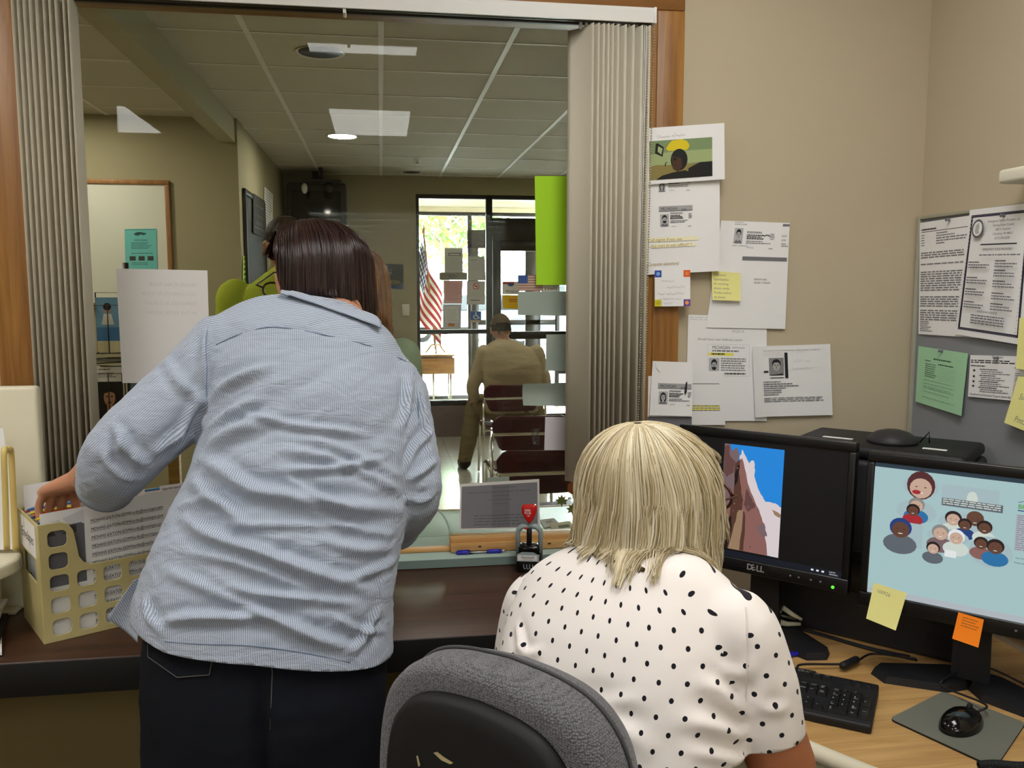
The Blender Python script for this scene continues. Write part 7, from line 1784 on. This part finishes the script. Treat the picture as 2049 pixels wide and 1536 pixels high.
sd, _, _ = seg_field(co, [tuple(p) for p in on_surface(tree, [(1500, 1192), (1503, 1260), (1502, 1330), (1496, 1400), (1500, 1450)])]); d -= .0022*np.exp(-(sd/.0028)**2)
set_co(bme2, co+no*d[:, None]); co = co_of(bme2)
def cutarm(pts, end, nrm, rr=.10):
    dd, run, _ = seg_field(co, [tuple(p) for p in pts]); return np.where(dd < rr, -((co-np.array(end))@np.array(nrm)), 1.0)
eR = P(1533, 1472, Y=.978); nR = (bRe-bR1).normalized(); eL = bL1.lerp(bLe, .5); nL = (bLe-bL1).normalized()
f = np.minimum(np.where(co[:, 0]-co[:, 1] > bR0.x-bR0.y-.035, cutarm([bR1, bRe], eR, nR, .11), 1), np.where(co[:, 0] < .19, cutarm([bL1, bLe], eL, nL, .075), 1))
f = np.minimum(f, co[:, 2]-.56)
ne = clip(bme2, f); kd_ = KDTree(len(co))
for i, c in enumerate(co): kd_.insert(c, i)
kd_.balance(); ix = [kd_.find(vv.co)[1] for vv in ne.vertices]
attr_corner(ne, 'cloth', [(a_[ix], b_[ix]) for a_, b_ in uvs], lab[ix])
blouse = finish(ne, 'blouse', DOT, pb, .0015)
tree = bvh(ne)
BSE = mat('blouse_seam', '#e6dfda', .9)
m = MB(); q = on_surface(tree, [(1492, 1215), (1494, 1240), (1495, 1270), (1495, 1310), (1494, 1350), (1492, 1390), (1492, 1430)], .0004); m.tube(cat_rom(q, 4), .0012, BSE, 6); m.build('sleeve_seam', blouse)
hc2 = P(1302, 1002, Y=1.178)
hp2, hfr2 = head_parts(hc2, Vector((.88, .48, .02)), Vector((0, .05, 1)), .98)
nb2 = P(1305, 1115, Y=1.165)
wr2 = Vector((.55, 1.17, .70)); wl2 = Vector((.46, 1.28, .70))
pel = Vector((.33, 1.06, .575))
knR_, knL_ = Vector((.72, 1.28, .57)), Vector((.56, 1.46, .57)); afR, afL = Vector((.76, 1.33, .09)), Vector((.60, 1.50, .09))
uB = Vector((.707, -.707, 0))
hRp = hand_parts(wr2, Vector((.3, .9, -.15)), Vector((0, 0, -1)), Vector((-.9, .3, 0)), curl=(.3, .3, .2)); hLp = hand_parts(wl2, Vector((.7, .6, -.15)), Vector((0, 0, -1)), Vector((.6, -.7, 0)), curl=(.3, .3, .2))
feet = [limb([a+Vector((-.03, -.03, -.035)), a+Vector((.03, .03, -.035)), a+Vector((.09, .09, -.06))], [.036, .038, .026], 16) for a in (afR, afL)]
b2 = fuse(hp2+[limb([nb2+Vector((0, -.02, -.06)), nb2, nb2.lerp(hc2, .6)], [.058, .052, .052], 20), rings([(c, a*.78, b*.76) for c, a, b in RB]),
          limb([bR0.lerp(bR1, .25), bRe+Vector((0, 0, .02)), P(1565, 1560, Y=.985), wr2.lerp(P(1565, 1560, Y=.985), .3), wr2], [.034, .0435, .042, .034, .027], 20), limb([bL0, bLe, bLe+Vector((.02, .02, -.05)), wl2], [.042, .040, .038, .026], 18)]
         +[limb([pel+uB*s*.09, pel.lerp(k, .5)+uB*s*.05, k, a], [.075, .072, .058, .038], 18) for s, k, a in ((1, knR_, afR), (-1, knL_, afL))]+hRp+hLp+feet, .0045, 3)
finish(b2, 'body', SK2, pb)
SLK = mat('black_trousers', '#16161a', .85)
tr = fuse([limb([pel+uB*s*.085, pel.lerp(k, .5)+uB*s*.05, k, a], [.095, .086, .070, .058], 20) for s, k, a in ((1, knR_, afR), (-1, knL_, afL))]+[rings([(pel+Vector((0, 0, .06)), uB*.17, Vector((.707, .707, 0))*.12), (pel, uB*.185, Vector((.707, .707, 0))*.13), (pel-Vector((0, 0, .045)), uB*.17, Vector((.707, .707, 0))*.12)])], .009, 5)
finish(tr, 'trousers', SLK, pb)
for a in (afR, afL):
    m = MB(); vs, fs = limb([a+Vector((-.04, -.04, -.045)), a+Vector((.03, .03, -.042)), a+Vector((.10, .10, -.062))], [.042, .046, .030], 18); m.add(vs, fs, SHOE, True); m.build('shoe', pb)
eyes(hfr2, pb); spectacles(hfr2, mat('spectacle_brown', '#5a2e22', .3), pb, .027, .0018)
HB = [hairmat('hair_pale_blonde', '#dccfb0', .36), hairmat('hair_blonde', '#d0c09a', .36), hairmat('hair_ash_blonde', '#bfac84', .38), hairmat('hair_cream_blonde', '#e9dfc6', .36), hairmat('hair_dark_blonde', '#a8956c', .4)]
def lob(phi):
    a = abs(math.degrees(phi))
    if a < 48: return (1.15-.15*(1-a/48), 0, 0, 0)
    if a < 75: k = (a-48)/27; return (1.32+.2*k, .05+.085*k, .10, .10)
    k = (a-75)/105; d_ = .165-.065*k if phi > 0 else .092-.005*(1-k); return (1.58, d_, .07, .06)
hair_mesh(hfr2, 'hair', HB, pb, 10500, lob, (.095, .111, .121), 11, .0008, 18, mat('hair_under_blonde', '#a08c66', .7), (.012, -.035), 120, .55, .010, avoid=bvh(ne))
# ================================================================ swivel chair
UC, NC = Vector((.7071, -.7071, 0)), Vector((.7071, .7071, 0))
cw = lambda x, c, z: UC*x+NC*c+Vector((0, 0, z))
CHF = mat('grey_woven_upholstery', '#77777a', .95, spec=.15, sheen=.2)
nt = CHF.node_tree; N = nt.nodes; L = nt.links
tc = N.new('ShaderNodeTexCoord'); vo = N.new('ShaderNodeTexVoronoi'); vo.inputs['Scale'].default_value = 400; vo.inputs['Randomness'].default_value = .5; L.new(tc.outputs['Object'], vo.inputs['Vector'])
cr = N.new('ShaderNodeValToRGB'); cr.color_ramp.elements[0].color = lin('#86868a'); cr.color_ramp.elements[1].color = lin('#434347'); cr.color_ramp.elements[1].position = .8
L.new(vo.outputs['Distance'], cr.inputs['Fac']); L.new(cr.outputs['Color'], N['Principled BSDF'].inputs['Base Color'])
bp = N.new('ShaderNodeBump'); bp.inputs['Strength'].default_value = .7; bp.inputs['Distance'].default_value = .002; bp.invert = True; L.new(vo.outputs['Distance'], bp.inputs['Height']); L.new(bp.outputs[0], N['Principled BSDF'].inputs['Normal'])
ch = root('swivel_chair', cw(-.533, .95, 0), 'grey woven swivel office chair with a black back shell behind the seated woman', 'chair')
half = [(0, 1.152), (.06, 1.147), (.105, 1.133), (.137, 1.103), (.153, 1.060), (.160, 1.0), (.162, .90), (.160, .78), (.15, .68), (.12, .64), (0, .63)]
ol = cat_rom([Vector((x, z, 0)) for x, z in half], 5); ol = [(p.x, p.y) for p in ol]; ol = ol+[(-x, z) for x, z in ol[-2:0:-1]]
def cushion(prof, cx, m_, mtl, tilt=.0):
    """outline inset/depth steps -> pad"""
    n = len(ol); mz = sum(z for _, z in ol)/n; vs, fs = [], []
    for ins, c in prof:
        for x, z in ol:
            k = 1-ins/.18; kz = 1-ins/.26; vs.append(cw(cx+x*k, c, mz+(z-mz)*kz))
    for i in range(len(prof)-1):
        for j in range(n): fs.append([i*n+j, i*n+(j+1) % n, (i+1)*n+(j+1) % n, (i+1)*n+j])
    fs.append(list(range(n))[::-1]); fs.append([(len(prof)-1)*n+j for j in range(n)])
    m_.add(vs, fs, mtl, True)
m = MB(); cushion([(.035, .668), (.012, .668), (.003, .676), (0, .688), (0, .715), (.004, .735), (.012, .752), (.03, .768), (.07, .778), (.12, .775)], -.533, m, CHF); m.build('backrest_cushion', ch)
m = MB(); cushion([(.066, .650), (.042, .652), (.035, .657), (.033, .664), (.033, .670)], -.533, m, mat('chair_shell_black', '#19191a', .6, spec=.35, bump=.1, bscale=900)); sh_ = m.build('backrest_shell', ch)
m = MB(); n = len(ol); mz = sum(z for _, z in ol)/n; m.tube([cw(-.533+x*1.004, .722, mz+(z-mz)*1.003) for x, z in ol], .0022, mat('piping_dark_grey', '#4a4a4c', .9), 6, closed=True); m.build('piping', ch)
SCUF = mat('paint_scuff_cream', '#b9ad80', .8)
m = MB()
tree = bvh(sh_)
for px in ([(868, 1505), (876, 1503), (890, 1514), (908, 1525), (902, 1528), (884, 1520)], [(834, 1512), (837, 1510), (842, 1530), (838, 1533)], [(774, 1409), (778, 1409), (777, 1413)]):
    q = on_surface(tree, px, .0008)
    if len(q) == len(px): m.add(q, [list(range(len(q)))], SCUF)
m.build('paint_scuff', sh_)
m = MB(); m.tube([cw(-.533, .64, .80), cw(-.533, .63, .62), cw(-.533, .70, .47), cw(-.533, .85, .44)], [.03, .03, .028, .025], BLACKM, 14); m.build('back_bar', ch)
m = MB(); sp = [(x*1.25, (z-.9)*.0) for x, z in ol]
def seatf(k, z):
    return [cw(-.533+.24*k*math.copysign(abs(math.cos(a))**.6, math.cos(a)), 1.0+.23*k*math.copysign(abs(math.sin(a))**.6, math.sin(a)), z) for a in [2*math.pi*i/40 for i in range(40)]]
vs = []; st = [(.9, .40), (.99, .405), (1, .425), (.97, .448), (.85, .456)]
for k, z in st: vs += seatf(k, z)
m.add(vs, [[i*40+j, i*40+(j+1) % 40, (i+1)*40+(j+1) % 40, (i+1)*40+j] for i in range(4) for j in range(40)]+[list(range(40))[::-1], [160+j for j in range(40)]], CHF, True); m.build('seat', ch)
m = MB(); m.cyl(cw(-.533, 1.0, .09), cw(-.533, 1.0, .405), .028, BLACKM, 16); m.build('gas_lift', ch)
for i in range(5):
    a = 2*math.pi*i/5+.3; e = cw(-.533, 1.0, .075)+Vector((math.cos(a), math.sin(a), 0))*.28
    m = MB(); m.tube([cw(-.533, 1.0, .10), e], [.026, .016], BLACKM, 10); lg = m.build('leg', ch)
    m = MB(); s_ = Vector((-math.sin(a), math.cos(a), 0)); m.cyl(e+s_*.02+Vector((0, 0, -.046)), e-s_*.02+Vector((0, 0, -.046)), .028, RUB, 14); m.build('caster', lg)
# ================================================================ people in the waiting room
LIME = mat('lime_cotton', '#b9cb38', .85, spec=.2, bump=.2, bscale=60); SAGE = mat('sage_cotton', '#a9ba9c', .85, spec=.2, bump=.2, bscale=60); TANS = mat('tan_knit', '#b5a88c', .9, spec=.15, bump=.3, bscale=300); CARGO = mat('olive_cargo_cloth', '#7f7355', .9, spec=.15, bump=.3, bscale=60)
def dressed(name_label, J, hd, fw, up, skinm, voxel=.007, tops=None, legs=None, hs=1.0, sleeve=1.0, hands=True):
    """standing or sitting figure from joints; returns root and head frame"""
    r = root('person', (J['pel'].x, J['pel'].y, 0), name_label, 'person')
    hp, fr = head_parts(hd, fw, up, hs)
    X = J['x']; F = Vector((0, 0, 1)).cross(X)
    sh = J['sh']; tor_ = []
    for k, (c, a, b) in enumerate(J['tor']): tor_.append((c, X*a, F*b))
    parts = hp+[limb([J['neck']-Vector((0, 0, .08)), J['neck'], J['neck'].lerp(hd, .6)], [.06, .054, .054], 16), rings([(c, a*.90, b*.88) for c, a, b in tor_], 28, 3)]
    for s in (0, 1):
        S_, E_, W_ = J['arm'][s]; parts.append(limb([S_, E_, W_], [.045, .040, .027], 14))
        if hands: d = (W_-E_).normalized(); parts += hand_parts(W_, d, Vector((0, 0, -1)), X*(1 if s == 0 else -1), curl=(.35, .3, .25))
        h, k, a, t = J['leg'][s]; parts.append(limb([h, k, a], [.080, .055, .038], 14)); parts.append(limb([a+Vector((0, 0, -.03)), a.lerp(t, .5)+Vector((0, 0, -.02)), t], [.036, .036, .026], 12))
    finish(fuse(parts, voxel*.75, 3), 'body', skinm, r)
    g = [rings(tor_, 32, 3)]
    for s in (0, 1):
        S_, E_, W_ = J['arm'][s]; e = S_.lerp(E_, .9) if sleeve < 1 else W_.lerp(E_, .12)
        g.append(limb([S_, S_.lerp(E_, .5), E_, e] if sleeve >= 1 else [S_, S_.lerp(E_, .45), S_.lerp(E_, sleeve)], [.070, .062, .055, .042] if sleeve >= 1 else [.066, .062, .058], 18))
    me = fuse(g, voxel, 5); co, no = co_of(me), no_of(me); d = .006*vnoise(co, (5, 5, 14), 3, 3); set_co(me, co+no*d[:, None]); finish(me, 'shirt', tops, r)
    g = [rings([tor_[-2], tor_[-1], (tor_[-1][0]-Vector((0, 0, .06)), tor_[-1][1]*.9, tor_[-1][2]*.9)], 28, 3)]
    for s in (0, 1):
        h, k, a, t = J['leg'][s]; g.append(limb([h, h.lerp(k, .5), k, k.lerp(a, .5), a], [.098, .090, .075, .072, .062], 18))
    me = fuse(g, voxel, 5); co, no = co_of(me), no_of(me); d = .008*vnoise(co, (6, 6, 14), 5, 3); set_co(me, co+no*d[:, None]); finish(me, 'trousers', legs, r)
    for s in (0, 1):
        h, k, a, t = J['leg'][s]; m = MB(); vs, fs = limb([a+Vector((0, 0, .03)), a+Vector((0, 0, -.035)), a.lerp(t, .5)+Vector((0, 0, -.03)), t+Vector((0, 0, -.005))], [.052, .052, .048, .034], 16); m.add(vs, fs, SHOE, True); m.build('shoe', r)
    eyes(fr, r); return r, fr
V = lambda x, y, z: Vector((x, y, z))
def stander(px_, y, z, face, w=1.0):
    """joints of someone standing, facing face (+1 away, -1 to the window)"""
    X = V(1, 0, 0)*(1 if face > 0 else -1); Y_ = V(0, face, 0); c = V(px_, y, 0); s = z/1.75
    q = lambda x, f, h: c+X*(x*s)+Y_*(f*s)+V(0, 0, h*s)
    return dict(x=X, pel=q(0, 0, .95), neck=q(0, .0, 1.48), sh=None,
        tor=[(q(0, .0, 1.50), .055*w, .05), (q(0, -.01, 1.455), .12*w, .075), (q(0, -.015, 1.40), .19*w, .10), (q(0, -.01, 1.30), .195*w, .12), (q(0, 0, 1.15), .18*w, .12), (q(0, 0, 1.02), .175*w, .125), (q(0, 0, .92), .185*w, .13), (q(0, 0, .84), .18*w, .12)],
        arm=[(q(.18*w, -.01, 1.40), q(.225*w, .0, 1.12), q(.17*w, .22, 1.0)), (q(-.18*w, -.01, 1.40), q(-.225*w, .0, 1.12), q(-.17*w, .22, 1.0))],
        leg=[(q(s_*.095, 0, .88), q(s_*.10, .02, .48), q(s_*.10, -.01, .08), q(s_*.11, .16, .04)) for s_ in (1, -1)])
J = stander(-.35, 3.45, 1.91, -1, 1.05)
for s in (0, 1): J['arm'][s] = (J['arm'][s][0], J['arm'][s][1], J['arm'][s][1]+V(.08*(1 if s == 0 else -1), -.12, -.06))
hd = P(574, 494, Y=3.40)
rm, fr = dressed('man in a lime green shirt standing beyond the glass, half hidden by the striped shirt', J, hd, V(.15, -1, -.35), V(0, 0, 1), SK3, .007, LIME, DENIM, 1.0, .75)
HSH = [hairmat('hair_short_dark', '#3a2b20', .5), hairmat('hair_short_brown', '#4a382a', .5)]
hair_mesh(fr, 'hair', HSH, rm, 1500, lambda p: (1.05 if abs(p) < 1.0 else 1.45 if abs(p) < 1.9 else 1.85, 0, 0, 0), (.081, .101, .119), 21, .0014, 8, mat('hair_under_short', '#3a2b20', .7), (0, .02), 80, .2, .001)
spectacles(fr, mat('spectacle_dark_metal', '#4a4038'), rm, .024)
J = stander(-.10, 2.84, 1.66, 1, .97)
for s in (0, 1): J['arm'][s] = (J['arm'][s][0], J['arm'][s][1]+V(-.035*(1 if s == 0 else -1), .03, .03), J['arm'][s][1]+V(-.06*(1 if s == 0 else -1), .22, -.02))
hd = V(-.075, 2.87, 1.575)
rw, fr = dressed('red-haired person in a sage green shirt standing beyond the glass beside the dark bob', J, hd, V(-.35, .9, -.1), V(0, 0, 1), SK3, .007, SAGE, DENIM, .97, .78)
HRD = [hairmat('hair_auburn', '#84502a', .35), hairmat('hair_copper', '#a5642f', .35), hairmat('hair_dark_auburn', '#6a3a1e', .35), hairmat('hair_ginger', '#c0803f', .35)]
hair_mesh(fr, 'hair', HRD, rw, 2600, lambda p: (1.2, 0, 0, 0) if abs(p) < .9 else (1.6, .20, .10, .05), (.095, .112, .125), 31, .0016, 14, mat('hair_under_auburn', '#3a2012', .7), (0, .03), 70, .55, .012)
m = MB(); m.tube(cat_rom([J['tor'][0][0]+V(.06, .05, .01), J['tor'][1][0]+V(.11, -.085, .0), J['tor'][2][0]+V(.11, -.122, -.02), J['tor'][3][0]+V(.07, -.135, -.02), J['tor'][4][0]+V(-.05, -.13, 0), J['tor'][5][0]+V(-.15, -.09, 0)], 6), .014, mat('bag_strap_black', '#1b1b20', .7), 10); m.build('bag_strap', rw)
# seated man in the cap, facing the entrance
c = V(1.06, 6.96, 0); q = lambda x, f, h: c+V(x, f, h)
J = dict(x=V(1, 0, 0), pel=q(0, .05, .5), neck=q(-.07, .04, 1.13), sh=None,
    tor=[(q(-.065, .03, 1.15), .06, .055), (q(-.05, .01, 1.105), .15, .085), (q(-.03, -.005, 1.04), .225, .115), (q(-.01, -.02, .93), .245, .14), (q(0, -.01, .80), .24, .15), (q(0, .03, .66), .235, .16), (q(0, .05, .58), .225, .16), (q(0, .06, .535), .20, .14)],
    arm=[(q(.20, 0, 1.035), q(.275, .0, .76), q(.22, .26, .62)), (q(-.235, 0, 1.035), q(-.325, .02, .75), q(-.27, .26, .62))],
    leg=[(q(s_*.12, .08, .575), q(s_*.26+.0, .42, .565), q(s_*.34-.02, .34, .10), q(s_*.36-.02, .52, .045)) for s_ in (1, -1)])
hd = q(-.085, .08, 1.225)
rs, fr = dressed('man in a cap and tan long-sleeved shirt seated with his back to the window', J, hd, V(-.05, 1, -.05), V(0, 0, 1), SK3, .008, TANS, CARGO, 1.0, 1.0)
hair_mesh(fr, 'hair', HSH, rs, 900, lambda p: (.8 if abs(p) < 1.2 else 1.85, 0, 0, 0), (.080, .100, .118), 41, .0014, 8, mat('hair_under_short', '#3a2b20'), (0, .02), 80, .2, .001)
cf, f, u, r_, s = fr; CAPM = mat('cap_khaki_brown', '#57482f', .85); m = MB()
def capf(uu, vv):
    a = 2*math.pi*uu; t = vv*1.38; e = 1.0+.03*(vv > .9)
    return cf+(f*(math.cos(a)*math.sin(t)*.108)+r_*(math.sin(a)*math.sin(t)*.089)+u*(.012+math.cos(t)*.122))*e
m.grid(capf, 32, 12, CAPM); cp = m.build('cap', rs); md = cp.modifiers.new('s', 'SOLIDIFY'); md.thickness = .003
m = MB()
def brim(uu, vv):
    a = (uu-.5)*1.9; return cf+f*((.104+.075*vv*math.cos(a*.8))*math.cos(a))+r_*((.090+.045*vv)*math.sin(a))+u*(.036-.012*vv-.02*math.sin(a)**2*vv)
m.grid(brim, 16, 5, CAPM); o = m.build('visor', cp); md = o.modifiers.new('s', 'SOLIDIFY'); md.thickness = .003
m = MB(); m.tube([capf(.5+d_, .93)-f*.003 for d_ in (-.10, -.05, 0, .05, .10)], .008, mat('cap_strap_dark', '#2a2219', .8), 8); m.build('back_strap', cp)
